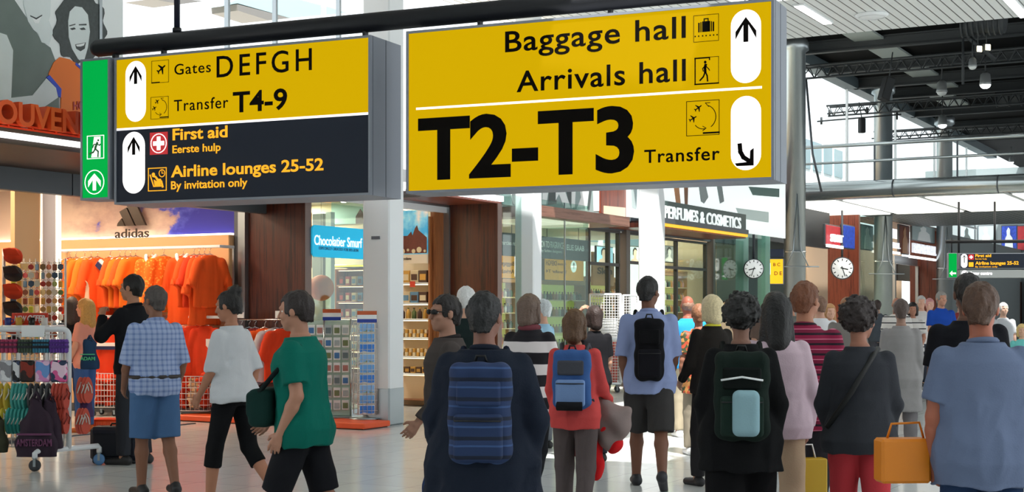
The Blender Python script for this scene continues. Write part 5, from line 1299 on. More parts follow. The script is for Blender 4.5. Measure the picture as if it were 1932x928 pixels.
# cream lit soffit band of the box, wood fascia above
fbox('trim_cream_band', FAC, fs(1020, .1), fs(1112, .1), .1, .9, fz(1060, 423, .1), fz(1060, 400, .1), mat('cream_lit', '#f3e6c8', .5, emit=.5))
zf0, zf1 = fz(1100, 417, -.15), fz(1100, 398, -.15); xf0, xf1 = fs(1021, -.15), fs(1188, -.15)
fbox('trim_wood_fascia', FAC, xf0, xf1, -.15, .9, zf0, zf1, M_wood_beam)
# tall printed panels above the fascia
xa, xb = fs(948, .3), fs(1190, .3)
o = thing('fashion_panel', 'grey glass panel printed with white figures above the wood fascia', 'poster', FAC.P(xa, .3, zf1), FAC.rot)
Hh = 2.4; MB().box(0, xb-xa, 0, .05, 0, Hh).build('backing', mat('panel_grey', '#8fa3a2', .3), o)
TQ = lambda pts: [(FAC.hit(a, b, .3)[0]-xa, FAC.hit(a, b, .3)[1]-zf1) for a, b in pts]
for pts in ([(960, 355), (972, 355), (974, 388), (968, 384)], [(1024, 350), (1036, 350), (1030, 386), (1022, 386)], [(1048, 350), (1062, 350), (1076, 392), (1064, 392), (1054, 366), (1048, 378)], [(1078, 350), (1086, 350), (1084, 392), (1078, 392)], [(1092, 350), (1112, 350), (1106, 397), (1088, 394), (1096, 372)], [(1118, 350), (1130, 350), (1130, 398), (1120, 398)]):
    MB().prism(TQ(pts)[::-1], -.006, 0).build('printed_figure', mat('print_bright', '#f4f8f8', .4), o)
for pts in ([(1036, 350), (1048, 350), (1050, 384), (1034, 386)], [(1066, 350), (1078, 350), (1077, 388), (1072, 376)], [(1112, 350), (1117, 350), (1112, 396), (1108, 397)]):
    MB().prism(TQ(pts)[::-1], -.004, 0).build('printed_figure', mat('print_shadow', '#46504f', .4), o)
MB().prism(TQ([(1130, 345), (1187, 345), (1187, 411), (1130, 402)])[::-1], -.05, 0).build('wood_panel', M_wood_red, o)
MB().prism(TQ([(1134, 388), (1175, 392), (1175, 409), (1134, 403)])[::-1], -.056, -.05).build('cream_panel', M_cream, o)
# doors with dark frames
def door_bay(name, pa, pb, t, ztop, ym, mull=()):
    s0, s1 = fs(pa, t), fs(pb, t)
    mb = MB(); th = .05; zb = fz((pa+pb)/2, ym, t) if ym else None
    mb.box(s0, s0+th, 0, .08, 0, ztop); mb.box(s1-th, s1, 0, .08, 0, ztop); mb.box(s0, s1, 0, .08, ztop-th, ztop)
    if zb: mb.box(s0, s1, 0, .08, zb-.03, zb+.03)
    for m in mull: x = fs(m, t); mb.box(x-.035, x+.035, 0, .08, 0, ztop)
    struct(mb.build('door_frame_'+name, mat('door_frame', '#45413f', .4, .4), loc=FAC.P(0, t, 0), rot=FAC.rot))
    struct(MB().box(s0, s1, .035, .045, .02, ztop).build('door_glass_'+name, M_glass, loc=FAC.P(0, t, 0), rot=FAC.rot))
zd = fz(1130, 431, .85)
door_bay('perfume_entrance', 1112, 1170, .85, zd, 498, (1150,))
fbox('pillar_grey_perfume', FAC, fs(1169, .95), fs(1189, .8), .8, .95, 0, 3.3, mat('pillar_taupe', '#6a645f', .5))
door_bay('perfume_second', 1187, 1252, .85, zd, 497)
fbox('wall_perfume_header', FAC, fs(1112, .9), fs(1420, .9), .86, 1.0, zd, 3.5, M_grey_panel)
door_bay('perfume_long', 1250, 1334, .85, fz(1290, 452, .85), 506, (1278,))
fbox('pillar_dark_perfume', FAC, fs(1334, .95), fs(1350, .8), .8, .95, 0, 3.2, mat('pillar_taupe', '#6a645f', .5))
fbox('window_perfume_corner', FAC, fs(1350, .5), fs(1404, .5), .5, .515, .05, 3.1, M_glass)
fbox('wall_perfume_corner_panel', FAC, fs(1352, .9), fs(1402, .9), .9, .96, 0, 3.1, mat('taupe_panel', '#8a7a66', .5))
for px in (1404, 1445): fbox('window_glass_fin', FAC, fs(px, .5)-.02, fs(px, .5)+.02, .4, .7, 0, 5.2, mat('fin_green', '#9fc4b8', .2))
fbox('window_tall_end', FAC, fs(1404, .5), fs(1445, .5), .5, .515, 0, 5.2, M_glass)
fbox('wall_dark_recess', FAC, fs(1400, 2.2), fs(1480, 2.2), 2.2, 2.3, 0, 4.6, mat('recess_dark', '#22302e', .6))
# lit screens inside
def screen(label, pa, pb, ya, yb, t, c):
    s0, s1 = fs(pa, t), fs(pb, t); z0, z1 = fz((pa+pb)/2, yb, t), fz((pa+pb)/2, ya, t)
    o = thing('wall_screen', label, 'screen', FAC.P((s0+s1)/2, t, z0), FAC.rot); h = (s1-s0)/2; H = z1-z0
    MB().rbox(-h-.02, h+.02, 0, .05, -.02, H+.02, .008).build('bezel', M_black, o)
    MB().box(-h, h, -.006, 0, 0, H).build('display', mat('scr_'+c, '#'+c, .4, emit=.8), o)
    hm = MB().prism([(x*h, y*H) for x, y in ((-.85, 0), (-.7, .22), (-.35, .3), (-.3, .4), (-.45, .55), (-.42, .8), (-.2, .93), (.05, .85), (.12, .6), (.02, .42), (.05, .3), (.3, .2), (.35, 0))], -.01, -.006).build('portrait', mat('scr_skin' if c != '6f7274' else 'scr_grey', '#e9c9b6' if c != '6f7274' else '#c9c9c9', .4, emit=.5), o)
    MB().prism([(x*h, y*H) for x, y in ((-.5, .5), (-.5, .8), (-.28, .97), (0, .95), (.16, .75), (.05, .8), (-.2, .85), (-.38, .75), (-.42, .5))], -.013, -.01).build('portrait_hair', M_black, o)
screen('bright blue screen with a portrait behind the glass door', 1126, 1156, 466, 497, 2.6, '9fd4ee')
screen('pale screen just left of the far white column', 1187, 1212, 466, 497, 2.6, 'cfe3ea')
screen('grey portrait screen right of the far white column', 1252, 1276, 465, 494, 2.6, '6f7274')
t = 3.0; o = sign_root('wall_lettering', 'dark Skin lettering on the tan wall below the blue screen', FAC, fs(1140, t), t, fz(1140, 518, t))
MB().rbox(-.6, .55, .0, .05, -.25, .5, .01).build('board', PW, o); write(o, FAC, 'Skin', 1127, 1155, 516.5, 504, mat('dark_print', '#55402c', .6), .03, y=t)
# yellow band and big letters PERFUMES & COSMETICS
xa, xb = fs(1240, -.15), fs(1411, -.15); z0, z1 = fz(1330, 436.5, -.15), fz(1330, 431.2, -.15)
o = thing('perfume_canopy', 'projecting canopy with a glowing yellow front edge over the perfume shop', 'canopy', FAC.P(xa, -.15, z0), FAC.rot)
MB().rbox(0, xb-xa, 0, .05, 0, z1-z0, .005).build('lit_edge', mat('yellow_edge', '#f0b41e', .4, emit=.9), o); MB().box(0, xb-xa, .05, 1.0, -.03, z1-z0+.04).build('deck', M_wood_red, o); MB().box(0, xb-xa, -.02, .9, z1-z0, z1-z0+.1).build('top', M_steel_dark, o)
zl, zh = fz(1254, 412, -.1), fz(1254, 387.5, -.1)
o2 = sign_root('shop_letters', 'raised white letters above the yellow canopy edge of the perfume shop', FAC, fs(1320, -.1), -.1, zl)
write(o2, FAC, 'PERFUMES & COSMETICS', 1253, 1397, 412, 387.5, mat('letter_white', '#eef6f4', .4, emit=.6), .012, y=-.1, eps=.02)
MB().box(fs(1245, -.1)-o2['ox'], fs(1400, -.1)-o2['ox'], .0, .03, -.04, -.02).build('rail', M_steel_dark, o2); MB().box(fs(1240, -.1)-o2['ox'], fs(1410, -.1)-o2['ox'], .03, .07, -.12, zh-zl+.10).build('fascia', mat('fascia_green', '#3f524f', .4), o2)
xa, xb = fs(1186, .2), fs(1482, .2)
o = thing('fashion_panel', 'overexposed white printed panel above the perfume shop letters', 'poster', FAC.P(xa, .2, fz(1254, 418, .2)), FAC.rot)
zq = fz(1254, 418, .2)
MB().box(0, xb-xa, 0, .05, 0, 2.6).build('backing', mat('panel_overexposed', '#f4fbfa', .3, emit=.55), o)  # backing glows to stand for the overexposed sunlight
TQ = lambda pts: [(FAC.hit(a, b, .2)[0]-xa, FAC.hit(a, b, .2)[1]-zq) for a, b in pts]
for pts, c in (([(1270, 345), (1280, 345), (1284, 385), (1276, 388)], '#c98a5a'), ([(1290, 345), (1298, 350), (1297, 390), (1292, 392)], '#8a5a3a'), ([(1318, 350), (1330, 345), (1336, 372), (1328, 384), (1322, 380)], '#9aa5a5'), ([(1352, 350), (1362, 352), (1366, 380), (1358, 384)], '#8d9a9a'), ([(1190, 350), (1202, 350), (1200, 395), (1192, 392)], '#b4c0c0'), ([(1412, 352), (1470, 356), (1470, 372), (1420, 368)], '#5f7f78'), ([(1388, 392), (1450, 400), (1450, 420), (1396, 412)], '#dff2ee')):
    MB().prism(TQ(pts)[::-1], -.006, 0).build('printed_shape', mat('pr'+c, c, .4), o)
# roll cages with white mesh before the perfume doors
def cage(label, pa, pb, d, h_, mats_red):
    p = at((pa+pb)/2, 600, d); W = (pb-pa)/FPX*d/2; o = thing('roll_cage', label, 'roll cage', (p.x, p.y, 0), -.05, 'white roll cages before the perfume shop')
    mb = MB(); z0 = .17
    for x in (-W, W):
        for y in (0, .55): mb.tube([(x, y, z0), (x, y, z0+h_)], .018, 8)
    for z in (z0, z0+h_*.5, z0+h_): mb.tube([(-W, 0, z), (W, 0, z), (W, .55, z), (-W, .55, z), (-W, 0, z)], .018, 8)
    mb.build('frame', M_white, o); mb = MB()
    n = int(2*W/.05)
    for k in range(1, n): mb.tube([(-W+2*W*k/n, 0, z0), (-W+2*W*k/n, 0, z0+h_)], .005, 4)
    n2 = int(h_/.05)
    for k in range(1, n2): mb.tube([(-W, 0, z0+h_*k/n2), (W, 0, z0+h_*k/n2)], .005, 4)
    mb.build('mesh_panel', M_wire, o)
    MB().rbox(-W, W, 0, .55, z0-.03, z0, .006).build('floor_plate', M_steel, o)
    for x in (-W+.06, W-.06):
        for y in (.06, .49): caster(o, x, y, .05)
    fr = Frame(p.x, p.y, math.cos(-.05), math.sin(-.05))
    for k, (m, nm) in enumerate(mats_red):
        b = thing('crate', '%s crate in the %s, %s' % (nm, 'wider white roll cage' if W > .25 else 'narrow white roll cage', ['lowest', 'middle', 'top'][k]), 'crate', fr.P(0, .3, z0+.4*k), fr.rot, 'crates in the roll cages')
        MB().rbox(-W+.06, W-.06, -.2, .2, .005, .36, .012).build('body', m, b); MB().rbox(-W+.05, W-.05, -.21, .21, .36, .385, .008).build('lid', M_offwhite if k else m, b)
M_crate = mat('crate_red', '#c4574c', .6)
cage('wider white mesh roll cage with red crates before the perfume doors', 1113, 1171, 26.0, 1.62, [(M_crate, 'red'), (M_crate, 'red'), (M_offwhite, 'pale')])
cage('narrow white mesh roll cage next to the far white column', 1176, 1204, 26.2, 1.6, [(M_offwhite, 'pale'), (M_offwhite, 'pale')])

# ================================================================== FAR END OF THE ROW
def clock(label, px, py, d, rr, hour, minute, rod_to):
    p = at(px, py, d); o = thing('clock', label, 'clock', p, SGN.rot*.3, 'round clocks'); r = rr/FPX*d
    MB().lathe([(r*1.08, -.05), (r*1.1, 0), (r*1.08, .1), (r*.9, .12)], axis='Y', n=32).build('case', M_steel_dark, o)
    MB().lathe([(r*.99, -.055), (r*.99, -.045)], axis='Y', n=32).build('dial', mat('dial', '#f6f8f6', .4, emit=.35), o)
    mb = MB()
    for k in range(12): a = PI/6*k; mb.stroke([(r*.74*math.sin(a), r*.74*math.cos(a)), (r*.9*math.sin(a), r*.9*math.cos(a))], r*.08, -.062, -.056)
    mb.build('hour_marks', M_black, o)
    a = (hour+minute/60)*PI/6; MB().stroke([(-r*.15*math.sin(a), -r*.15*math.cos(a)), (r*.52*math.sin(a), r*.52*math.cos(a))], r*.11, -.068, -.063).build('hour_hand', M_black, o)
    a = minute*PI/30; MB().stroke([(-r*.18*math.sin(a), -r*.18*math.cos(a)), (r*.8*math.sin(a), r*.8*math.cos(a))], r*.08, -.074, -.069).build('minute_hand', M_black, o)
    MB().tube([(0, .03, r), (0, .03, rod_to-p.z)], .03, 8).build('rod', M_steel_dark, o)
clock('round white clock hanging in front of the dark glass by the perfume corner', 1422, 507, 33, 17.5, 8, 33, 5.0)
clock('round white clock hanging from the gallery before the wood wall', 1589, 506, 41.5, 19.5, 3, 27, UZ)
# amber direction sign by the steel column
p = at(1463, 536, 36); F = Frame(p.x, p.y, 1, -.25); o = sign_root('direction_sign', 'small amber hanging sign beside the nearest round steel column', F, 0, 0, p.z)
k = 36/FPX
MB().rbox(-15*k, 15*k, 0, .2, 0, 48*k, .01).build('case', M_grey_case, o); MB().box(-14*k, 14*k, -.008, 0, 1*k, 47*k).build('face', mat('amber_bright', '#f0b41a', .4, emit=.8), o)
mb = MB(); text_into(mb, 'B C', -4*k, 9*k, 34*k, 6*k, -.014, -.008, .02); text_into(mb, 'D E', -2*k, 12*k, 17*k, 7*k, -.014, -.008, .02); mb.build('lettering', mat('ochre_ink', '#8a5a10', .5), o)
MB().rbox(-13*k, -9*k, -.014, -.008, 18*k, 40*k, .004).build('arrow_plate', M_white_lit, o); MB().rbox(-15*k, 15*k, 0, .2, 51*k, 66*k, .01).build('upper_board', mat('navy_board', '#232b45', .4), o); MB().tube([(-15*k-.06, .1, -p.z), (-15*k-.06, .1, 66*k)], .05, 8).build('pole', M_steel, o)
# portals with wood jambs
T2 = .9
def far_portal(sJ, z1, s_from):
    jamb('wall_wood_jamb_far', sJ, T2, T2+.95, z1, .14, M_wood_red)
    fbox('trim_canopy_far', FAC, s_from, sJ+.1, T2, T2+1, z1, z1+.12, M_wood_beam)
sA, sB = fs(1620, T2), fs(1766, T2)
far_portal(sA, 4.4, 18.5); far_portal(sB, 4.4, sA+3)
fbox('wall_far_bulkhead', FAC, 17.6, sA-1.0, T2+.6, T2+.75, fz(1540, 466, T2+.6), 4.6, mat('bulkhead_dark', '#3c4145', .5))
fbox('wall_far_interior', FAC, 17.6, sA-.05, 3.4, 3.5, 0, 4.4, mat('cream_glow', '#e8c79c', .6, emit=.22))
fbox('wall_far_glazing', FAC, sA+.14, sA+3.0, T2+.1, T2+.12, 0, 4.5, M_glass)
fbox('wall_far_interior_two', FAC, sA+.2, sB+6, 3.6, 3.7, 0, 4.4, mat('taupe_glow', '#a58f78', .6))
fbox('trim_far_door_header', FAC, fs(1688, 1.5), sB-.3, 1.5, 1.6, fz(1715, 500, 1.5), fz(1715, 485, 1.5), M_steel)
for px in (1690, 1733): fbox('trim_far_door_post', FAC, fs(px, 1.5)-.08, fs(px, 1.5)+.08, 1.5, 1.6, 0, fz(1715, 500, 1.5), M_steel)
fbox('wall_far_door_dark', FAC, fs(1694, 2.2), fs(1730, 2.2), 2.2, 2.3, fz(1710, 530, 2.2), fz(1710, 500, 2.2), mat('door_dark', '#221a16', .5))
fbox('wall_far_last', FAC, sB+.2, 70, T2+.4, T2+.5, 0, 4.5, mat('far_wall_grey', '#8d9494', .5))
# shop letters and lit edges along the far fronts
def lit_letters(label, body, pa, pb, yb, yc, c, col, y=-.0, t=None):
    t = T2-.1 if t is None else t
    o = sign_root('shop_letters', label, FAC, fs((pa+pb)/2, t), t, fz((pa+pb)/2, yb, t))
    write(o, FAC, body, pa, pb, yb, yc, mat(c, col, .4, emit=.6), .03, y=t, eps=.06)
    x0, x1 = fs(pa, t)-o['ox'], fs(pb, t)-o['ox']; zz = fz(pa, yb+7, t)-o['oz']; MB().box(x0-.2, x1+.2, .0, .06, zz-.06, zz+.02).build('light_edge', MATS['light_edge'], o)
lit_letters('white letters on a red panel at the first far shop', 'SUIT', 1566, 1588, 455, 441, 'letter_lit', '#f2f6ff', t=T2-.1)
lit_letters('small white lit letters at the middle round steel column', 'TRAVEL', 1672, 1696, 466, 455, 'letter_lit', '#f2f6ff')
lit_letters('wide row of white lit letters between the middle and farthest steel columns', 'FASHION & TRAVEL', 1720, 1764, 476, 458, 'letter_lit', '#f2f6ff')
def board(label, pa, pb, ya, yb, t, c, name='shop_board', pr=None):
    s0, s1 = fs(pa, t), fs(pb, t); z0, z1 = fz((pa+pb)/2, yb, t), fz((pa+pb)/2, ya, t)
    o = thing(name, label, 'board', FAC.P((s0+s1)/2, t, z0), FAC.rot); h = (s1-s0)/2
    MB().rbox(-h, h, 0, .06, 0, z1-z0, .01).build('panel', c, o); MB().rbox(-h-.03, h+.03, .02, .09, -.03, z1-z0+.03, .01).build('frame', M_steel_dark, o)
    if pr: MB().prism([(x*h, y*(z1-z0)) for x, y in ((-.6, 0), (-.5, .5), (-.3, .62), (-.35, .8), (-.1, .95), (.15, .85), (.12, .65), (.45, .5), (.55, 0))], -.02, 0).build('printed_figure', pr, o)
M_bluep = mat('blue_print', '#2f4fc4', .4, noise=.8, nscale=9); M_redp = mat('red_print', '#c4323a', .4, noise=.3, nscale=6); M_skinp = mat('skin_print', '#b98a6a', .5)
board('red shop board behind white letters before the wood wall', 1559, 1586, 426, 462, T2-.02, M_redp)
board('blue patterned shop board right of the red one', 1591, 1613, 426, 468, T2-.02, M_bluep)
board('tall brown printed board with a figure right of the middle steel column', 1698, 1716, 426, 478, T2-.02, M_wood_red, pr=M_skinp)
board('pale glass board with a white figure above the wide lit letters', 1722, 1764, 426, 455, T2-.02, mat('pale_print', '#a9b9bb', .4), pr=MATS['print_bright'])
board('grey board with a light streak between the steel columns', 1626, 1648, 426, 470, T2+.2, mat('grey_print', '#8fa3a8', .4), pr=MATS['print_bright'])
# wall across the very far end with posters and wood piers
END = FAC.sub(58, 0, -PI/2)
struct(MB().box(-6, 30, 0, .2, 0, 8.6).build('wall_end', mat('end_grey', '#8f9a9c', .6), loc=END.P(0, 0), rot=END.rot))
def endboard(label, pa, pb, ya, yb, m, pr=None):
    x0, z0 = END.hit(pa, yb, -.1); x1, z1 = END.hit(pb, ya, -.1)
    o = thing('end_wall_board', label, 'board', END.P((x0+x1)/2, -.1, z0), END.rot); h = (x1-x0)/2
    MB().rbox(-h, h, 0, .08, 0, z1-z0, .01).build('panel', m, o)
    MB().rbox(-h-.04, h+.04, .03, .1, -.04, z1-z0+.04, .01).build('frame', M_steel_dark, o)
    if pr: MB().prism([(x*h, y*(z1-z0)) for x, y in ((-.6, 0), (-.5, .5), (-.3, .62), (-.35, .8), (-.1, .95), (.15, .85), (.12, .65), (.45, .5), (.55, 0))], -.03, 0).build('printed_figure', pr, o)
endboard('pale poster with a dark figure left on the end wall', 1812, 1838, 426, 470, mat('pale_print', '#a9b9bb', .4), MATS['print_shadow'])
endboard('second pale poster on the end wall', 1846, 1876, 426, 470, mat('pale_print', '#a9b9bb', .4), MATS['print_bright'])
endboard('blue patterned poster on the end wall', 1890, 1918, 426, 472, M_bluep, MATS['print_bright'])
endboard('red and blue poster at the right edge of the end wall', 1920, 1950, 426, 472, M_redp)
for i, (pa, pb) in enumerate(((1842, 1858), (1903, 1926), (1940, 1960))): x0 = END.hit(pa, 560, -.3)[0]; x1 = END.hit(pb, 560, -.3)[0]; fbox('pillar_end_wood', END, x0, x1, -.4, 0, 0, 2.9, M_wood_dark)
x0 = END.hit(1858, 560, -.2)[0]; x1 = END.hit(1903, 560, -.2)[0]; fbox('window_end_shop', END, x0, x1, -.1, -.02, 0, 2.8, mat('end_glow', '#9aa8a8', .4))
# second hanging sign far down the hall
D2 = 38.0; p = at(1870, 525, D2); S2 = Frame(p.x, D2, 1, -.12)
def s2(px, py, y=0): return S2.hit(px, py, y)
x0, z0 = s2(1811, 507); x1, z1 = s2(1950, 477)
o = sign_root('direction_sign', 'far dark hanging sign reading First aid and Airline lounges 25-52', S2, (x0+x1)/2, 0, z0)
h = (x1-x0)/2; H = z1-z0
MB().rbox(-h, h, 0, .3, 0, H, .01).build('case', M_grey_case, o); MB().box(-h+.02, h-.02, -.01, 0, .02, H-.02).build('face', M_navy_sign, o)
write(o, S2, 'First aid', 1840, 1870, 485, 479.5, M_amber, .03, y=-.01); write(o, S2, 'Eerste hulp', 1840, 1862, 489.5, 487, M_amber, .01, y=-.01); write(o, S2, 'Airline lounges 25-52', 1840, 1922, 499.5, 493, M_amber, .03, y=-.01); write(o, S2, 'By invitation only', 1840, 1882, 504.5, 501.5, M_amber, .01, y=-.01)
L = Local(S2, o); pp, (c, r, q0, q1) = pill(o, L, 1813, 1825, 479, 505, eps=.016); MB().prism(UP_ARROW(c, q1-.03, .05, .07, q1-.24, .02)[0], -.022, -.014).build('arrow', M_ink, pp)
q = L.hit(1832, 485); MB().box(q[0]-.07, q[0]+.07, -.016, -.008, q[1]-.07, q[1]+.07).build('pictogram', M_red_sign, o, label='red first aid pictogram'); MB().box(q[0]-.045, q[0]+.045, -.02, -.015, q[1]-.014, q[1]+.014).box(q[0]-.014, q[0]+.014, -.02, -.015, q[1]-.045, q[1]+.045).build('cross', M_white_lit, o)
q = L.hit(1832, 499); MB().box(q[0]-.06, q[0]+.06, -.016, -.008, q[1]-.06, q[1]+.06).build('pictogram', M_amber, o, label='amber lounge pictogram')
xa, za = s2(1811, 524); xb, zb = s2(1950, 509)
o = sign_root('crew_sign', 'long pale grey Crew centre sign under the far dark sign', S2, (xa+xb)/2, 0, za); MB().rbox(-h, h, 0, .3, 0, zb-za, .01).build('case', mat('crew_grey', '#a7acae', .5), o); write(o, S2, 'Crew centre', 1828, 1872, 518.5, 512.5, M_white_lit, .03, y=-.01)
q = Local(S2, o).hit(1820, 516); MB().disc(q[0], q[1], .085, -.012, 0, 18).build('arrow_plate', M_white_lit, o); MB().stroke([(q[0]-.04, q[1]), (q[0], q[1]-.04), (q[0]+.045, q[1]+.05)], .02, -.018, -.01).build('arrow', M_ink, o)
xa, za = s2(1789, 524); xb, zb = s2(1806, 477)
o = sign_root('exit_sign', 'far green emergency exit sign beside the far dark sign', S2, (xa+xb)/2, 0, za); h2 = (xb-xa)/2; H2 = zb-za
MB().rbox(-h2, h2, 0, .2, 0, H2, .01).build('case', M_grey_case, o); MB().box(-h2+.015, h2-.015, -.01, 0, .015, H2-.015).build('face', M_green_lit, o)
MB().tube([(0, .15, H2), (0, .15, 3.42-za+.02)], .02, 6).build('hanger', M_blackmetal, o); exit_icon(o, (-h2*.55, H2*.38, h2*.55, H2*.62)); MB().prism([(x*h2, H2*.18+y*h2) for x, y in ((-.7, 0), (-.1, .6), (-.1, .18), (.7, .18), (.7, -.18), (-.1, -.18), (-.1, -.6))], -.016, -.01).build('arrow', M_white_lit, o)
o = thing('sign_bar', 'thin black bar carrying the far hanging signs', 'bar', S2.P(0, .15, s2(1870, 455)[1]), S2.rot); a = s2(1786, 455)[0]
MB().tube([(a, 0, 0), (3.5, 0, 0)], .045, 12).build('tube', M_blackmetal, o)
for px in (1811, 1879): x = s2(px, 455)[0]; MB().tube([(x, 0, -.3), (x, 0, UZ-o.location.z+.0)], .03, 8).build('suspension_rod', M_blackmetal, o)
# ================================================================== FRONT MERCHANDISE RACK
p0 = at(130, 700, 13.6); RK = Frame(p0.x, 13.6, 1, .0)
zT = EYE-(621-HY)/FPX*13.6; zF = EYE-(846-HY)/FPX*13.6
o = thing('merchandise_rack', 'white tubular rack on casters hung with bags, prints and flip-flops', 'rack', RK.P(0, 0), 0)
def arc(cx, cz, r, a0, a1, n=6): return [(cx+r*math.cos(a0+(a1-a0)*k/n), 0, cz+r*math.sin(a0+(a1-a0)*k/n)) for k in range(n+1)]
LX = -1.25
MB().tube([(0, 0, zF)]+arc(-.06, zT-.06, .06, 0, PI/2)+arc(LX+.06, zT-.06, .06, PI/2, PI)+[(LX, 0, zF)], .026, 12).build('frame', M_white, o)
for x in (0, LX):
    MB().tube([(x-.23, -.28, .12), (x-.23, -.28, zF-.02), (x-.215, -.26, zF), (x+.2, .26, zF), (x+.21, .27, zF-.02), (x+.21, .27, .12)], .026, 12).build('foot', M_white, o)
    caster(o, x-.23, -.28, .055); caster(o, x+.21, .27, .055, mat('blue_caster', '#5f8fc4', .5))
    MB().tube([(x-.05, 0, zF+.02), (x-.05, 0, zT-.05)], .006, 6).build('edge_wire', M_wire, o)
mb = MB()
for k in range(27): mb.tube([(LX+.06+k*.0435, -.02, zF+.02), (LX+.06+k*.0435, -.02, zT-.05)], .0045, 5)
for z in np.linspace(zF+.02, zT-.05, 14): mb.tube([(LX+.05, -.024, z), (-.04, -.024, z)], .005, 5)
mb.build('wire_grid', M_wire, o)
def rk(px, py): return RK.hit(px, py, -.1)
x_, z_ = rk(59, 636); k = MB().rbox(-.11, .11, -.004, .0, 0, .11, .003).build('paper_sheet', M_cardw, loc=RK.P(x_, -.05, z_), rot=0); tag(k, 'white paper notice clipped to the top of the front rack', 'notice')
# row 1: folded stripes
def folded(px0, px1, n, cols, nm):
    for k in range(n):
        px = px0+(px1-px0)*(k+.5)/n; x, zt = rk(px, 640); w_ = (px1-px0)/n/FPX*13.5*.9
        mb = MB().rbox(-w_/2, w_/2, -.08, 0, -.13, 0, .012); mb.m = 1; mb.box(-w_/2-.001, w_/2+.001, -.081, -.0, -.085, -.06); mb.box(-w_/2-.001, w_/2+.001, -.081, -.0, -.04, -.025)
        q = mb.build('sock_bundle', [mat('fold'+cols[0], cols[0], .85), mat('fold'+cols[1], cols[1], .85)], loc=RK.P(x, -.03, zt)); tag(q, nm+' sock bundle in the top row of the front rack', 'socks', nm+' sock bundles on the front rack')
folded(-40, 0, 4, ('#7a2a5a', '#c9487a'), 'magenta'); folded(0, 32, 4, ('#a83a5f', '#5a2340'), 'rose pink'); folded(33, 60, 5, ('#4a5a4a', '#20242a'), 'grey green'); folded(61, 92, 6, ('#3f7f9a', '#151a22'), 'teal striped'); folded(93, 126, 6, ('#6a3fa0', '#4a2a78'), 'purple')
# row 2: printed folded towels
def prt(c1, c2, c3, sc_, sd):
    def b(nt, tc, p):
        v = nt.nodes.new('ShaderNodeTexVoronoi'); v.inputs['Scale'].default_value = sc_; nt.links.new(tc.outputs['Object'], v.inputs['Vector'])
        r = ramp(nt, [(0, c1), (.36, c2), (.68, c3)], 'CONSTANT'); nt.links.new(v.outputs['Color'], r.inputs[0]); nt.links.new(r.outputs[0], p.inputs['Base Color'])
    return nodes_mat('print_%d' % sd, b, .6)
for i, (a, b, cs, nm) in enumerate(((-38, -4, ('#22304a', '#c04040', '#e0e0e0'), 'navy and red'), (-2, 20, ('#e2e4e8', '#8a8a90', '#c9cdd4'), 'white and grey'), (22, 35, ('#16181e', '#d8dade', '#3b4a6a'), 'black and white'), (37, 62, ('#2a1210', '#8a2a18', '#141010'), 'black and dark red'), (65, 92, ('#d98ac4', '#6a9ad8', '#e8c4e0'), 'pink and blue'), (94, 124, ('#e05a9a', '#f0d0e4', '#2a3a5a'), 'hot pink and white'))):
    x0, zt = rk(a, 680); x1, zb = rk(b, 721); q = MB().rbox(x0, x1, -.06, 0, zb-zt, 0, .012); q.mat = None
    k = q.build('printed_towel', prt(*cs, 22, i), loc=RK.P(0, -.03, zt)); 
    for v in k.data.vertices: v.co.x -= (x0+x1)/2
    k.location = RK.P((x0+x1)/2, -.03, zt); tag(k, nm+' printed towel folded on the front rack', 'towel', 'printed towels on the front rack')
# rows 3 and 4: flip-flops
SOLE = [(.045*math.sin(a)*(1-.16*math.cos(a+.3)), .125*math.cos(a)) for a in np.linspace(0, 2*PI, 20, endpoint=False)]
def flipflop(fr, x, y, zt, yaw, c, nm, where):
    o2 = thing('flip_flop', '%s flip-flop hanging in the %s of the front rack' % (nm, where), 'flip-flop', fr.P(x, y, zt-.13), fr.rot+yaw, '%s flip-flops, %s of the front rack' % (nm, where))
    MB().prism(SOLE[::-1], -.012, .012).build('sole', mat('sole'+c, c, .6), o2)
    MB().tube([(-.035, -.012, -.03), (-.02, -.04, .03), (0, -.012, .075), (.02, -.04, .03), (.035, -.012, -.03)], .006, 6).build('strap', mat('strap', '#d9d4cc', .6) if c != '#c04a3a' else mat('strap_red', '#7a2018', .6), o2)
FF = [(-30, 18, 722, '#c9b23a', 'yellow', 4), (22, 50, 722, '#3a9a92', 'teal', 4), (52, 96, 722, '#3a3c40', 'charcoal', 4), (98, 126, 722, '#c04a3a', 'red', 4), (-30, 10, 768, '#d6c23c', 'yellow', 3), (12, 56, 768, '#3aa29a', 'teal', 6), (98, 126, 768, '#c04a3a', 'red', 4)]
for a, b, y, c, nm, n in FF:
    for k in range(n):
        x, z = rk(a+(b-a)*(k+.5)/n, y); flipflop(RK, x, -.085, z, 1.15, c, nm, 'upper shoe row' if y == 722 else 'lower shoe row')
for px, y, nm in ((139, 711, 'upper'), (147, 711, 'upper'), (153, 711, 'upper'), (137, 770, 'lower'), (143, 770, 'lower'), (148, 770, 'lower')):
    x, z = rk(px, y); flipflop(RK, x+.03, .02, z, .5, '#c8503c', 'brick red', 'end bracket, '+nm+' one')
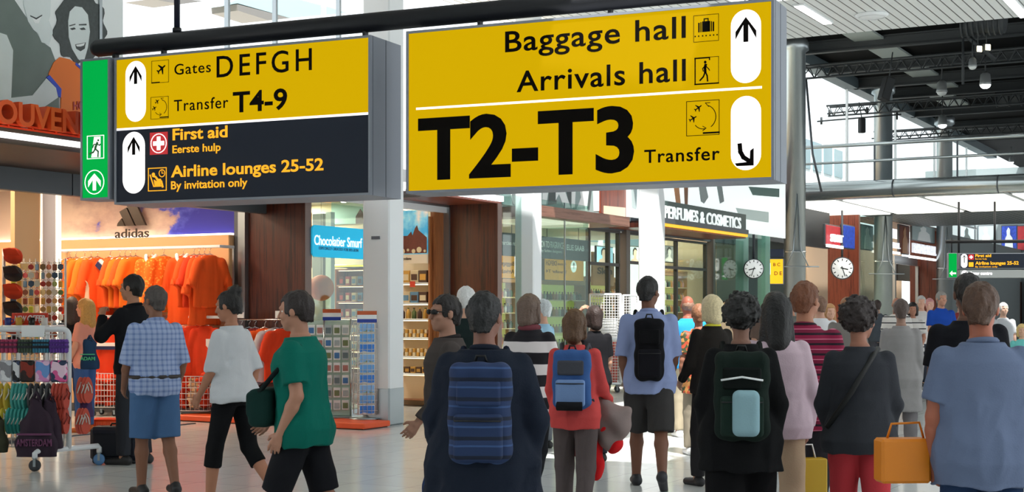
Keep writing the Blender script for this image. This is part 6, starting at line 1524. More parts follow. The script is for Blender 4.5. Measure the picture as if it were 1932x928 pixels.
# tote bags
def tote(name, label, cx, y, ztop, zbot, wt, wb, m, word, mw, dz, rows=1):
    o2 = thing(name, label, 'bag', RK.P(cx, y, ztop), 0); H = ztop-zbot
    f = Field((-wb-.05, -.15, -H-.05), (wb+.05, .15, .05), .011)
    f.loft([(-H, wb, .055), (-H*.75, wb*.95, .075), (-H*.45, wb*.72, .06), (-H*.2, wt*1.2, .04), (-H*.1, wt, .03)], k=0, pw=3)
    f.wobble(lambda x, y_, z: .01*np.sin(x*60/(1.2-z))*np.clip(1+z/H*1.1, 0, 1)+.004*np.sin(z*30))
    f.build('body', m, o2)
    for sy in (-.025, .02): MB().tube([(-wt*.7, sy, -H*.14), (-wt*.3, sy, -.02), (0, sy, .015), (wt*.3, sy, -.02), (wt*.7, sy, -H*.14)], .008, 6).build('handle', m, o2)
    if word:
        mb = MB(); text_into(mb, word, -wb*.82, wb*.82, -H*dz, H*.11, -.088, -.07, .02); mb.build('lettering', mw, o2)
        mb = MB(); mb.box(-wb*.8, wb*.8, -.085, -.07, -H*(dz-.2), -H*(dz-.17)); mb.build('printed_line', mw, o2)
M_plum = mat('plum_cloth', '#2c1a2c', .8, noise=.3, nscale=20); M_plumw = mat('plum_print', '#6d3a5e', .7)
x, z1 = rk(78, 740); _, z0 = rk(78, 860); tote('tote_bag', 'dark plum tote bag with lettering hanging in front of the rack', x-.01, -.2, z1, z0, .05, .2, M_plum, 'AMSTERDAM', M_plumw, .82)
x, z1 = rk(152, 636); _, z0 = rk(152, 698); tote('tote_bag', 'blue and black tote bag with green lettering at the rack end', x+.03, .1, z1, z0, .05, .085, mat('blue_tote', '#173a5c', .8), 'ADAM', mat('mint_print', '#5ac48a', .7), .72)
x, z1 = rk(150, 750); _, z0 = rk(150, 790); tote('tote_bag', 'small purple tote bag low at the rack end', x, .12, z1, z0, .04, .07, mat('purple_tote', '#4a2f5c', .8), None, None, .5)
x, z1 = rk(2, 780); _, z0 = rk(2, 852); tote('tote_bag', 'dark olive tote bag at the left edge of the picture', x, -.2, z1, z0, .05, .1, mat('olive_tote', '#2e301c', .8, noise=.5, nscale=14), None, None, .5)
x, z1 = rk(106, 745); _, z0 = rk(106, 845); tote('tote_bag', 'second dark plum tote bag behind the lettered one', x-.04, -.14, z1, z0, .05, .11, M_plum, None, None, .8)
# navy suitcase
p = ground(210, 879)
o = thing('suitcase', 'navy cabin suitcase lying by the feet of the man in black', 'suitcase', (p.x-.03, p.y+.30, 0), .03)
MB().rbox(-.235, .235, -.12, .12, .03, .36, .03).build('shell', mat('navy_case', '#10172b', .6), o)
MB().rbox(-.2, .2, -.135, -.115, .07, .3, .015).build('front_pocket', mat('navy_pocket', '#0d1322', .7), o)
MB().box(-.237, .237, -.02, -.01, .05, .34).box(-.237, .237, .01, .02, .05, .34).build('zip', M_black, o)
MB().tube([(-.06, 0, .36), (-.05, 0, .385), (.05, 0, .385), (.06, 0, .36)], .01, 6).build('handle', M_black, o)
for x in (-.19, .19):
    for y in (-.08, .08): MB().lathe([(.015, -.01), (.028, -.008), (.028, .008), (.015, .01)], (x, y, .028), 12, 'Y').build('wheel', M_rubber, o)

# ================================================================== LAMPS OF THE SHOPS
def downlight(fr, s, t, z, label, power, col=(1, .8, .58), size=.5):
    o = thing('recessed_downlight', label, 'lamp', fr.P(s, t, z), fr.rot, 'recessed lamps in the shop ceilings')
    MB().lathe([(.09, -.004), (.1, 0), (.1, .02)], n=18).build('trim_ring', M_white, o); MB().lathe([(.075, -.008), (.075, -.003)], n=18).build('lens', mat('lens_warm', '#ffe6c0', .4, emit=8.0), o)
    l = area((0, 0, -.06), size, power, col); l.parent = o
nn = ['first', 'second', 'third', 'fourth', 'fifth', 'sixth', 'seventh', 'eighth']
for i, t in enumerate((2.7, 4.0, 5.3, 6.6)):
    downlight(FAC, SJ-1.5, t, 3.335, 'recessed lamp in front of the orange shirts, %s from the entrance' % nn[i], 32)
for i, t in enumerate((2.6, 5.5)): downlight(FAC, SJ-4.5, t, 3.335, 'recessed lamp deeper over the souvenir shop, %s from the entrance' % nn[i], 32)
downlight(FAC, .4, 3.0, 3.285, 'recessed lamp over the chocolate shop window', 60, (1, .88, .7)); downlight(FAC, 2.2, 3.6, 3.285, 'recessed lamp over the chocolate shop middle', 60, (1, .88, .7))
downlight(FAC, fs(775, 1.7), 1.7, 3.285, 'recessed lamp before the chocolate shelves', 45, (1, .8, .55))
for i, px in enumerate((1000, 1080, 1150, 1260, 1320)): downlight(FAC, fs(px, 2.0), 2.0, 3.24, 'recessed lamp over the perfume shop, %s from its left' % nn[i], 45, (1, .84, .62))
downlight(FAC, fs(1560, 2.4), 2.4, 4.3, 'recessed lamp in the first far shop', 120, (1, .75, .5)); downlight(FAC, fs(1720, 2.6), 2.6, 4.3, 'recessed lamp in the second far shop', 120, (1, .75, .5))
# ================================================================== PEOPLE
def rx(a): c, s = math.cos(a), math.sin(a); return np.array([[1,0,0],[0,c,-s],[0,s,c]])
def ry(a): c, s = math.cos(a), math.sin(a); return np.array([[c,0,s],[0,1,0],[-s,0,c]])
def rz(a): c, s = math.cos(a), math.sin(a); return np.array([[c,-s,0],[s,c,0],[0,0,1]])
def unit(v): v = np.array(v, float); return v/(np.linalg.norm(v)+1e-9)

def skin_mat(c): return mat('skin_'+c.strip('#'), c, .5, spec=.3, noise=.06, nscale=12)
def hair_mat(c): return mat('hair_'+c.strip('#'), c, .55, noise=.35, nscale=60, bump=.5, bscale=90)
def cloth(c, noise=.08): return mat('cloth_'+c.strip('#'), c, .9, noise=noise, nscale=7, bump=.15, bscale=120, spec=.2)

TORSO_M = [(.80, .150, .100, -.005), (.90, .172, .118, -.012), (.98, .166, .112, -.008), (1.08, .150, .100, 0), (1.20, .162, .108, .006), (1.31, .176, .116, .004), (1.38, .162, .102, -.006), (1.425, .118, .082, -.014), (1.455, .078, .068, -.014), (1.49, .060, .060, -.014)]
TORSO_F = [(.80, .160, .104, -.008), (.90, .178, .122, -.016), (.98, .164, .108, -.008), (1.08, .134, .092, 0), (1.20, .146, .104, .010), (1.29, .154, .118, .014), (1.37, .142, .096, -.004), (1.42, .102, .076, -.012), (1.45, .066, .06, -.012), (1.49, .052, .052, -.012)]

class Pose:
    """joint positions in the person's own space: front is +y, right hand side +x, 1.75 m tall before scaling"""
    def __init__(s, sex='m', legs=((0, 0), (0, 0)), arms=((0, .1, .15, 0), (0, .1, .15, 0)), lean=0.0, side=0.0, twist=0.0, head=(0, 0), stout=1.0):
        s.sex = sex; s.f = sex == 'f'; s.stout = stout
        s.T = [(z, a*(stout if z < 1.4 else 1+(stout-1)*.5), b*(stout if z < 1.4 else 1), y) for z, a, b, y in (TORSO_F if s.f else TORSO_M)]
        s.piv = np.array([0, 0, .95]); s.M = rz(twist) @ ry(side) @ rx(-lean); s.Mi = s.M.T
        up = lambda p: s.piv+s.M @ (np.array(p, float)-s.piv)
        s.up = up
        s.leg = []; s.arm = []
        for i, sx in ((0, -1), (1, 1)):
            th, kn = legs[i][:2]; ab = legs[i][2] if len(legs[i]) > 2 else .02
            hip = np.array([sx*.088, 0, .92]); d = unit([sx*ab, math.sin(th), -math.cos(th)]); knee = hip+.435*d
            d2 = unit([sx*ab*.3, math.sin(th-kn), -math.cos(th-kn)]); ank = knee+.415*d2
            fp = min(.9, max(0, (kn-th)*.9)) if kn > .25 else 0.0       # heel lifts when the leg trails
            fd = np.array([sx*.12, math.cos(fp), -math.sin(fp)]); s.leg.append((hip, knee, ank, unit(fd)))
        lo = min(min(l[2][2]-.075, (l[2]+l[3]*.15)[2]-.035) for l in s.leg)
        s.dz = -lo
        sw = .158 if s.f else .178
        for i, sx in ((0, -1), (1, 1)):
            fl, ab, el, inn = arms[i][:4]; 
            sh = up([sx*sw, -.008, 1.395]); d = s.M @ unit([sx*math.sin(ab), math.sin(fl)*math.cos(ab), -math.cos(fl)*math.cos(ab)])
            elb = sh+.285*d; a2 = fl+el; d2 = s.M @ unit([-sx*math.sin(inn), math.sin(a2)*math.cos(inn), -math.cos(a2)*math.cos(inn)]); wr = elb+.245*d2
            s.arm.append((sh, elb, wr, unit(d2), sx, arms[i][4] if len(arms[i]) > 4 else .35))
        s.neck = up([0, -.014, 1.47]); s.hc = up([0, .012, 1.635]); s.HM = s.M @ rz(head[0]) @ rx(-head[1])
    def hp(s, p): return s.hc+s.HM @ np.array(p, float)

def hand_shapes(arm):
    """palm, four unequal fingers with two bends, thumb from the side of the palm"""
    sh, el, wr, d, sx, curl = arm
    ref = np.array([0, 1.0, 0]) if abs(d[1]) < .8 else np.array([0, 0, 1.0])
    w_ = unit(ref-d*(ref@d))                 # towards the thumb
    n = unit(np.cross(d, w_)*(-sx)) ; 
    inward = np.array([-sx, 0, 0]);  n = n if n@inward >= 0 else -n
    out = [('c', wr-.01*d, wr+.03*d, .024, .026), ('c', wr+.03*d+.017*w_, wr+.078*d+.024*w_, .016, .0145), ('c', wr+.03*d-.014*w_, wr+.076*d-.026*w_, .016, .014), ('c', wr+.03*d, wr+.08*d, .017, .0155)]
    for k, (o, L) in enumerate(((.029, .070), (.0095, .078), (-.0105, .073), (-.030, .058))):
        b = wr+.078*d+o*w_; c1 = curl*(.7+.12*k); d1 = unit(d*math.cos(c1)+n*math.sin(c1)+w_*o*2.2)
        m = b+L*.5*d1; c2 = c1+curl*1.2; d2 = unit(d*math.cos(c2)+n*math.sin(c2)+w_*o*2.2); e = m+L*.5*d2
        out += [('c', b, m, .0092, .0085), ('c', m, e, .0085, .0068)]
    tb = wr+.028*d+.026*w_; t1 = unit(d*.62+w_*.62+n*.45); t2 = unit(d*.85+w_*.25+n*.5); out += [('c', tb, tb+.04*t1, .0125, .0105), ('c', tb+.04*t1, tb+.04*t1+.032*t2, .0105, .008)]
    return out

def body_field(p, h):
    lo = np.array([-.5, -.5, -.02-p.dz]); hi = np.array([.5, .5, 1.82])
    pts = [q for l in p.leg for q in l[:3]]+[q for a in p.arm for q in a[:3]]+[a[2]+a[3]*.2 for a in p.arm]+[l[2]+l[3]*.22 for l in p.leg]+[p.hc]
    P_ = np.array(pts); lo = np.minimum(P_.min(0)-.13, [-.25, -.2, 0]); hi = np.maximum(P_.max(0)+.14, [.25, .2, 1.2])
    f = Field(lo, hi, h)
    f.loft(p.T, p.Mi, p.piv, k=.02, zlo=.84, zhi=1.49)
    for hip, kn, an, fd in p.leg:
        f.cone(hip, kn, .083*(1.04 if p.f else 1)*p.stout**.5, .053, .035); f.cone(kn, kn+(an-kn)*.3, .051, .056, .02); f.cone(kn+(an-kn)*.3, an, .056, .036, .02)
        heel = an-fd*.035+np.array([0, 0, -.04]); toe = an+fd*.15+np.array([0, 0, -.05]); f.cone(an, heel, .036, .033, .015); f.cone(heel, toe, .033, .026, .02)
    for sh, el, wr, d, sx, curl in p.arm:
        k = .92 if p.f else 1.0
        f.cone(sh, el, .052*k, .040*k, .03); f.cone(el, el+(wr-el)*.3, .040*k, .041*k, .015); f.cone(el+(wr-el)*.3, wr, .041*k, .026*k, .015)
    for a in p.arm:
        for _, x, y, r1, r2 in hand_shapes(a): f.cone(x, y, r1, r2, .006)
    f.cone(p.neck-np.array([0, 0, .03]), p.hp([0, -.018, -.07]), .057 if not p.f else .049, .052 if not p.f else .046, .02)
    M = p.HM.tolist()
    f.ell(p.hp([0, -.012, .03]), (.074, .096, .088), .015, M=M); f.ell(p.hp([0, .022, -.045]), (.060, .070, .068), .02, M=M); f.cone(p.hp([0, .062, -.092]), p.hp([0, .056, -.09]), .024, .024, .02)
    f.cone(p.hp([-.03, .077, .028]), p.hp([.03, .077, .028]), .014, .014, .012)
    f.cone(p.hp([0, .09, .012]), p.hp([0, .108, -.026]), .0085, .0125, .01)
    for sx in (-1, 1):
        f.ell(p.hp([sx*.031, .098, .008]), (.016, .016, .011), .008, 'sub', M=M); f.ell(p.hp([sx*.076, -.006, -.004]), (.011, .02, .032), .008, M=M); f.ell(p.hp([sx*.036, .066, -.024]), (.024, .024, .022), .015, M=M)
    f.cone(p.hp([-.02, .086, -.055]), p.hp([.02, .086, -.055]), .0075, .0075, .005); f.cone(p.hp([-.018, .084, -.066]), p.hp([.018, .084, -.066]), .008, .008, .005)
    return f

def hair_field(p, style, h=.009):
    lo = p.hc-np.array([.26, .26, .5]); hi = p.hc+np.array([.26, .26, .24]); f = Field(lo, hi, h); M = p.HM.tolist()
    if style in ('bald',): 
        f.ell(p.hp([0, -.02, -.0]), (.082, .098, .075), 0, M=M)
    elif style == 'curly': f.ell(p.hp([0, -.02, .035]), (.112, .125, .115), 0, M=M)
    elif style == 'afro': f.ell(p.hp([0, -.02, .04]), (.13, .135, .135), 0, M=M)
    else: f.ell(p.hp([0, -.016, .036]), (.086, .107, .096), 0, M=M)
    if style == 'long':
        f.cone(p.hp([0, -.07, .02]), p.hp([0, -.095, -.2]), .085, .075, .03); f.cone(p.hp([-.05, -.05, 0]), p.hp([-.075, -.04, -.22]), .05, .045, .03); f.cone(p.hp([.05, -.05, 0]), p.hp([.075, -.04, -.22]), .05, .045, .03)
    if style == 'bob':
        f.cone(p.hp([0, -.055, .02]), p.hp([0, -.07, -.09]), .085, .07, .03); f.cone(p.hp([-.06, -.02, .02]), p.hp([-.068, -.01, -.09]), .04, .034, .03); f.cone(p.hp([.06, -.02, .02]), p.hp([.068, -.01, -.09]), .04, .034, .03)
    if style == 'bun': f.ell(p.hp([0, -.085, .115]), (.05, .05, .045), .015, M=M); f.cone(p.hp([0, -.06, -.02]), p.hp([0, -.06, -.05]), .06, .05, .02)
    if style == 'short': f.cone(p.hp([0, -.06, -.0]), p.hp([0, -.062, -.05]), .062, .05, .03)
    H = np.array(p.HM); c = p.hc
    def loc(x, y, z):
        a, b, d = x-c[0], y-c[1], z-c[2]; return H[0,0]*a+H[1,0]*b+H[2,0]*d, H[0,1]*a+H[1,1]*b+H[2,1]*d, H[0,2]*a+H[1,2]*b+H[2,2]*d
    line = {'bald': .0, 'short': .062, 'bun': .066, 'long': .06, 'bob': .05, 'curly': .05, 'afro': .06, 'cap': .06}.get(style, .06)
    def face(x, y, z):
        lx, ly, lz = loc(x, y, z)
        front = np.minimum(np.minimum(ly-.048-.25*np.maximum(0, np.abs(lx)-.06), line-lz), 1)      # inside the face opening when positive
        d = front
        if style in ('short', 'bald', 'bun', 'cap'):
            d = np.maximum(d, np.minimum(-lz-.028+.5*np.minimum(0, -ly-.01), .06-np.abs(ly-.03)+0*lz))    # around the ears
            d = np.maximum(d, -.075-lz)
        if style == 'bald': d = np.maximum(d, lz-.045)
        return d
    f.cut(face)
    amp = {'curly': .012, 'afro': .012, 'long': .004, 'bob': .005}.get(style, .007)
    f.wobble((lambda x, y, z: amp*3.2*(noise3(x*48, y*48, z*48)-.5)+amp*1.2*(noise3(x*95, y*95, z*95)-.5)) if amp > .01 else (lambda x, y, z: amp*2.4*(noise3(x*85, y*85, z*16)-.5)+amp*1.6*(noise3(x*30+5, y*30, z*9)-.5)))
    return f

def person(label, px, py, d, H, yaw, pose, skin, hair, top, bottom, shoe='#1b1b1e', h=.0075, ch=.012, extras=None):
    """px, d place the figure on the floor; yaw 0 walks away from the camera, positive turns to the left"""
    X = (px-CX)/FPX*d; k = H/1.75
    o = thing('person', label, 'person', (X, d, 0), yaw); p = pose
    def fin(f, name, m, lab=None):
        me = f.mesh(name, m); n = len(me.vertices); co = np.empty(n*3); me.vertices.foreach_get('co', co); co = co.reshape(-1, 3); co[:, 2] += p.dz; co *= k
        me.vertices.foreach_set('co', co.ravel()); me.update(); q = bpy.data.objects.new(name, me); COL.objects.link(q); q.parent = o
        if lab: q['label'] = lab
        return q
    S = lambda v: tuple((np.array(v)+np.array([0, 0, p.dz]))*k)
    if d > 15: h, ch = max(h, .011), max(ch, .016)
    elif d < 13: ch = .0095
    fin(body_field(p, h), 'body', skin_mat(skin))
    if hair: fin(hair_field(p, hair[0], .009 if d < 12 else .012), 'hair', hair_mat(hair[1]))
    # eyes
    for sx in (-1, 1):
        e = MB().ball(S(p.hp([sx*.031, .0645, .008])), .0118*k, 10, 8); e.m = 1; e.ball(S(p.hp([sx*.031, .0722, .008])), .0054*k, 8, 6); e.build('eye', [mat('eye_white', '#e8e6e2', .3), M_black], o)
    # upper garment
    kind = top.get('sleeve', 'short'); off = top.get('off', .016); hem = top.get('hem', .86); fl = top.get('flare', 0.0)
    pts = [a[i] for a in p.arm for i in range(3)]; P_ = np.array(pts+[[0, 0, hem], [0, 0, 1.5]])
    f = Field(np.minimum(P_.min(0)-.16, [-.35, -.3, hem-.12]), np.maximum(P_.max(0)+.14, [.35, .3, 1.5]), ch)
    rows = []
    for z, a, b, y in p.T:
        w_ = max(0, (1.15-z))*fl; rows.append((z, a+off+w_+(.012 if z < 1.2 else 0), b+off+w_+(.012 if z < 1.2 else 0), y))
    if hem < .8: w_ = max(0, 1.15-hem)*fl; rows.append((hem, rows[0][1]+w_*.6, rows[0][2]+w_*.6, 0))
    zt = top.get('neck', 1.475)
    f.loft(rows, p.Mi, p.piv, zlo=hem, zhi=zt, k=0)
    for i, (sh, el, wr, dd, sx, _) in enumerate(p.arm):
        kk = .92 if p.f else 1.0
        if kind == 'none': f.cone(sh+np.array([-sx*.03, 0, .0]), sh, .052*kk, .05*kk, .03)
        elif kind == 'short': e = sh+(el-sh)*.72; f.cone(sh, e, .055*kk+off*.25, .056*kk+off*.5, .03, flat='b')
        elif kind == 'elbow': f.cone(sh, el+(wr-el)*.05, .055*kk+off*.25, .056*kk+off*.5, .03, flat='b')
        else: f.cone(sh, el, .054*kk+off*.22, .048*kk+off*.34, .03); f.cone(el, el+(wr-el)*.93, .050*kk+off*.4, .036*kk+off*.3, .02, flat='b')
    fa = top.get('folds', .005); sd = (px*7) % 13
    def crease(x, y, z):
        m = np.clip((1.40-z)/.22, .12, 1); a = np.abs(noise3(x*9+sd, y*7+3, z*4.2-x*3)-.5); b = np.abs(noise3(x*17-z*9+sd, y*13, z*9+x*5)-.5)
        return (fa*(5.0*a+2.2*b)-fa*1.1)*m
    f.wobble(crease)
    q = fin(f, top.get('name', 'shirt'), top['m'], top.get('label'))
    if top.get('collar'):
        a = [S(p.up((.062*math.cos(t), -.016+.066*math.sin(t), 1.475+.012*math.sin(t)*-1))) for t in np.linspace(PI*.62, PI*2.38, 16)]
        MB().tube(a, .017*k, 8).build('collar', top['collar'] if not isinstance(top['collar'], bool) else top['m'], q)
    # lower garment
    m = bottom['m']; bk = bottom.get('kind', 'trousers'); bo = bottom.get('off', .014)
    f = Field(np.minimum(np.array([l[2] for l in p.leg]).min(0)-.2, [-.36, -.34, 0]), np.maximum(np.array([q_ for l in p.leg for q_ in l[:3]]).max(0)+.2, [.36, .34, 1.06]), ch)
    rows = [(z, a+bo-.004, b+bo-.004, y) for z, a, b, y in p.T if z < 1.1]
    if bk == 'skirt':
        hz = bottom.get('hem', .5); rows = [(hz, .24, .2, 0), (.8, .2, .16, 0)]+[r for r in rows if r[0] > .85]; f.loft(rows, zlo=hz, zhi=1.03, k=0)
    else:
        f.loft(rows, zlo=.84, zhi=1.03, k=0)
        r0 = .09*p.stout**.5*(1.04 if p.f else 1)
        for hip, kn, an, fd in p.leg:
            if bk == 'trousers': f.cone(hip, kn, r0+bo*.6, .062+bo, .03); f.cone(kn, kn+(an-kn)*.96, .062+bo, .044+bo*bottom.get('wide', 1.3), .02, flat='b')
            elif bk == 'capri': f.cone(hip, kn, r0+bo*.4, .058+bo*.6, .03); f.cone(kn, kn+(an-kn)*.38, .058+bo*.6, .060+bo*.7, .02, flat='b')
            else: f.cone(hip, hip+(kn-hip)*bottom.get('len', .98), r0+bo, .076+bo*1.3, .03, flat='b')
    f.wobble(lambda x, y, z: .022*np.abs(noise3(x*12+sd, y*9, z*6-x*4)-.5)-.004)
    fin(f, {'trousers': 'trousers', 'capri': 'trousers', 'skirt': 'skirt'}.get(bk, 'shorts'), m, bottom.get('label'))
    if bottom.get('belt'): 
        a = [S((( .172+bo)*p.stout*math.cos(t), (.116+bo)*p.stout*math.sin(t)-.008, 1.0)) for t in np.linspace(0, 2*PI, 33)]
        MB().tube(a, .018*k, 6, cap=False).build('belt', mat('belt_brown', '#2c221c', .5), o)
    # shoes
    if shoe:
        for hip, kn, an, fd in p.leg:
            f = Field(an-np.array([.2, .24, .2]), an+np.array([.2, .26, .08]), ch*.8)
            heel = an-fd*.04+np.array([0, 0, -.036]); toe = an+fd*.16+np.array([0, 0, -.047]); f.cone(heel, toe, .043, .034, 0); f.cone(an+np.array([0, 0, -.0]), heel, .043, .043, .01, flat='a')
            nrm = unit(np.cross(np.cross(fd, [0, 0, 1.0]), fd)); base = an-fd*.02
            f.cut(lambda x, y, z: -((x-base[0])*nrm[0]+(y-base[1])*nrm[1]+(z-base[2])*nrm[2])-.076)
            fin(f, 'shoe', mat('shoe_'+shoe.strip('#'), shoe, .5))
    o['k'] = k
    return o, p, S

def lpt(o, v): return Matrix.Rotation(o.rotation_euler[2], 4, 'Z') @ Vector(v)+o.location

def backpack(o, p, S, label, cols, w_=.15, hh=.22, dp=.085, z=1.24, extras=None, straps=True):
    """rounded pack lying on the wearer's back, its two straps going over the shoulders"""
    k = o['k']; c = p.up([0, -.115-dp, z]); root = thing('backpack', label, 'backpack', lpt(o, S(c)), o.rotation_euler[2])
    Rm = p.M; mats_ = [cloth(c_) for c_ in cols]
    def put(f, name, m):
        me = f.mesh(name, m); n = len(me.vertices); co = np.empty(n*3); me.vertices.foreach_get('co', co); co = (co.reshape(-1, 3) @ Rm.T)*k
        me.vertices.foreach_set('co', co.ravel()); me.update(); q = bpy.data.objects.new(name, me); COL.objects.link(q); q.parent = root; return q
    f = Field((-w_-.02, -dp-.02, -hh-.02), (w_+.02, dp+.02, hh+.02), .009); f.rbox((0, 0, 0), (w_, dp, hh), .06, 0); f.rbox((0, .0, hh*.6), (w_*.86, dp*.8, hh*.36), .05, .03)
    f.wobble(lambda x, y, z_: .004*np.sin(x*50+z_*20)+.003*np.sin(z_*45)); put(f, 'body', mats_[0])
    f = Field((-w_, -dp-.06, -hh), (w_, -dp+.06, hh*.5), .009); f.rbox((0, -dp-.008, -hh*.42), (w_*.78, .03, hh*.45), .022, 0); put(f, 'front_pocket', mats_[min(1, len(mats_)-1)])
    f = Field((-w_, -dp-.06, 0), (w_, -dp+.06, hh), .009); f.rbox((0, -dp+.004, hh*.42), (w_*.7, .02, hh*.25), .016, 0); put(f, 'top_pocket', mats_[min(2, len(mats_)-1)])
    tr = lambda v: tuple((Rm @ np.array(v, float))*k)
    MB().tube([tr((-w_*.74, -dp-.036, -hh*.1)), tr((0, -dp-.044, -hh*.1)), tr((w_*.74, -dp-.036, -hh*.1))], .004, 6).build('zip', M_black, root)
    MB().tube([tr((-.03, dp*.4, hh)), tr((-.02, dp*.3, hh+.035)), tr((.02, dp*.3, hh+.035)), tr((.03, dp*.4, hh))], .007, 6).build('grab_loop', M_black, root)
    if straps:
        for sx in (-1, 1):
            q = [(sx*.085, dp*.7, hh*.75), (sx*.098, dp+.05, hh*.75+.045), (sx*.108, dp+.12, 1.475-z+.0), (sx*.115, dp+.19, 1.43-z), (sx*.12, dp+.245, 1.30-z), (sx*.135, dp+.20, 1.12-z), (sx*.15, dp+.03, -hh*.75)]
            MB().tube([tr(v) for v in q], .018*k, 8).build('strap', mats_[min(2, len(mats_)-1)], root)
    if extras: extras(root, tr, mats_)
    return root

WALK = lambda a: ((.38*a, .12), (-.28*a, .42)) if a > 0 else ((.28*a, .42), (-.38*a, .12))
def arms(l=(0, .12, .2, 0), r=(0, .12, .2, 0)): return (l, r)
FULL = True
# ---------------------------------------------------------------- the travellers, left to right
C = cloth
def gingham(nt, tc, p):
    sp = nt.nodes.new('ShaderNodeSeparateXYZ'); nt.links.new(tc.outputs['Object'], sp.inputs[0]); outs = []
    for ax, fr in ((0, 150), (2, 150)):
        m = nt.nodes.new('ShaderNodeMath'); m.operation = 'MULTIPLY'; m.inputs[1].default_value = fr; nt.links.new(sp.outputs[ax], m.inputs[0])
        q = nt.nodes.new('ShaderNodeMath'); q.operation = 'SINE'; nt.links.new(m.outputs[0], q.inputs[0])
        g = nt.nodes.new('ShaderNodeMath'); g.operation = 'GREATER_THAN'; g.inputs[1].default_value = .35; nt.links.new(q.outputs[0], g.inputs[0]); outs.append(g)
    ad = nt.nodes.new('ShaderNodeMath'); ad.operation = 'ADD'; nt.links.new(outs[0].outputs[0], ad.inputs[0]); nt.links.new(outs[1].outputs[0], ad.inputs[1])
    h = nt.nodes.new('ShaderNodeMath'); h.operation = 'MULTIPLY'; h.inputs[1].default_value = .45; nt.links.new(ad.outputs[0], h.inputs[0])
    r = ramp(nt, [(0, '#a3b4d8'), (.3, '#8c9fca'), (.8, '#6f86bb')], 'CONSTANT'); nt.links.new(h.outputs[0], r.inputs[0]); nt.links.new(r.outputs[0], p.inputs['Base Color'])
plaid = nodes_mat('check_shirt', gingham, .9)
L_ = R(90)      # walking to the left of the picture
person('person in a black top reaching up to the orange shirts with a bare raised arm', 136, 0, 19.0, 1.66, R(8), Pose('f', arms=((.1, .1, .3, 0), (2.55, .05, .25, .0))), '#e8b898', ('long', '#2a1c16'), dict(m=C('#121216'), sleeve='short'), dict(m=C('#27365c')))
person('woman with long blonde hair in a coral tee and blue jeans', 160, 0, 17.6, 1.63, R(75), Pose('f', arms=arms((.15, .1, .3, .1), (.1, .1, .35, .1))), '#dfa184', ('long', '#c99a52'), dict(m=C('#e89a86'), sleeve='short', hem=.84), dict(m=C('#3f5f94')), '#d8702c')
person('man with dark hair in a black hooded jacket holding a hand to his mouth', 250, 0, 13.95, 1.83, R(70), Pose('m', legs=((.06, .05), (-.04, .1)), arms=((.75, .15, 2.0, .55, .9), (.0, .1, .45, .1)), head=(.1, -.02)), '#b98468', ('short', '#15110f'), dict(m=C('#17181c'), sleeve='long', hem=.84, off=.03, name='jacket', collar=True), dict(m=C('#2f3137')), '#1c1a1c', h=.0065)
person('man in a pale blue check shirt and knee-length jean shorts walking left', 292, 0, 11.6, 1.68, R(35), Pose('m', legs=((.10, .1), (-.12, .25)), arms=arms((.15, .16, .5, .1), (-.15, .16, .45, .1)), head=(.35, .0), stout=1.08), '#8a5f4a', ('short', '#4a4340'), dict(m=plaid, sleeve='elbow', hem=.84, off=.03, folds=.007, collar=True), dict(m=C('#4a6c96'), kind='shorts', len=1.0, off=.022, belt=True), '#1b1b1e', h=.0065)
person('woman with a dark hair bun in a white blouse and black capri trousers', 440, 0, 10.9, 1.65, R(62), Pose('f', legs=((.26, .15), (-.2, .45)), arms=arms((.2, .14, .5, .1), (-.25, .14, .5, .1)), head=(.25, .12), lean=.06), '#b07a60', ('bun', '#161312'), dict(m=C('#c8cbd0'), sleeve='elbow', hem=.86, off=.035, flare=.06, folds=.008), dict(m=C('#0f1013'), kind='capri'), '#c9c4bc', h=.0065)
o, p, S = person('man in a green tee and dark shorts striding left with a dark shoulder bag', 572, 0, 8.3, 1.63, R(80), Pose('m', legs=WALK(.9), arms=arms((-.12, .14, .62, .0), (.35, .12, .5, .1)), lean=.06, head=(0, .05), stout=1.15), '#b5836c', ('short', '#251a18'), dict(m=C('#05685a', .05), sleeve='short', hem=.80, off=.035, folds=.008), dict(m=C('#16171c'), kind='shorts'), '#2b2b2e', h=.006)
b = thing('shoulder_bag', 'dark green shoulder bag on the front hip of the man in green', 'bag', lpt(o, S((-.04, .22, 1.04))), o.rotation_euler[2])
f = Field((-.2, -.12, -.16), (.2, .12, .14), .01); f.rbox((0, 0, 0), (.16, .07, .11), .04, 0); f.rbox((0, .05, .02), (.15, .03, .07), .02, .01); f.build('body', C('#10302c'), b)
MB().tube([(-.14, 0, .09), (-.16, -.1, .2), (-.1, -.24, .36)], .014, 6).build('strap', C('#0d1a1a'), b)
o, p, S = person('man with sunglasses and short black hair in a grey brown jacket behind the dark coat', 842, 0, 8.7, 1.59, R(100), Pose('m', legs=WALK(.6), arms=arms((.2, .12, .5, .1), (-.15, .12, .4, .1)), head=(.35, 0)), '#a87c68', ('short', '#1c1514'), dict(m=C('#4b4442'), sleeve='long', hem=.80, off=.035, name='jacket', collar=C('#2a2627')), dict(m=C('#2d4068')), '#1b1b1e')
mb = MB()
for sx in (-1, 1): mb.tube([S(p.hp((sx*.012, .101, .01))), S(p.hp((sx*.036, .098, .014))), S(p.hp((sx*.056, .086, .010)))], [.012, .017, .011], 8); mb.tube([S(p.hp((sx*.056, .086, .014))), S(p.hp((sx*.082, .0, .012)))], .003, 5)
mb.tube([S(p.hp((-.012, .104, .014))), S(p.hp((.012, .104, .014)))], .003, 5); mb.build('sunglasses', M_black, o)
person('person with snow white hair in a dark green top beyond the dark coat', 879, 0, 12.6, 1.69, R(15), Pose('m', arms=arms()), '#d8a890', ('short', '#f2f2ee'), dict(m=C('#1d2a2a'), sleeve='long', off=.025), dict(m=C('#2a2c30')))
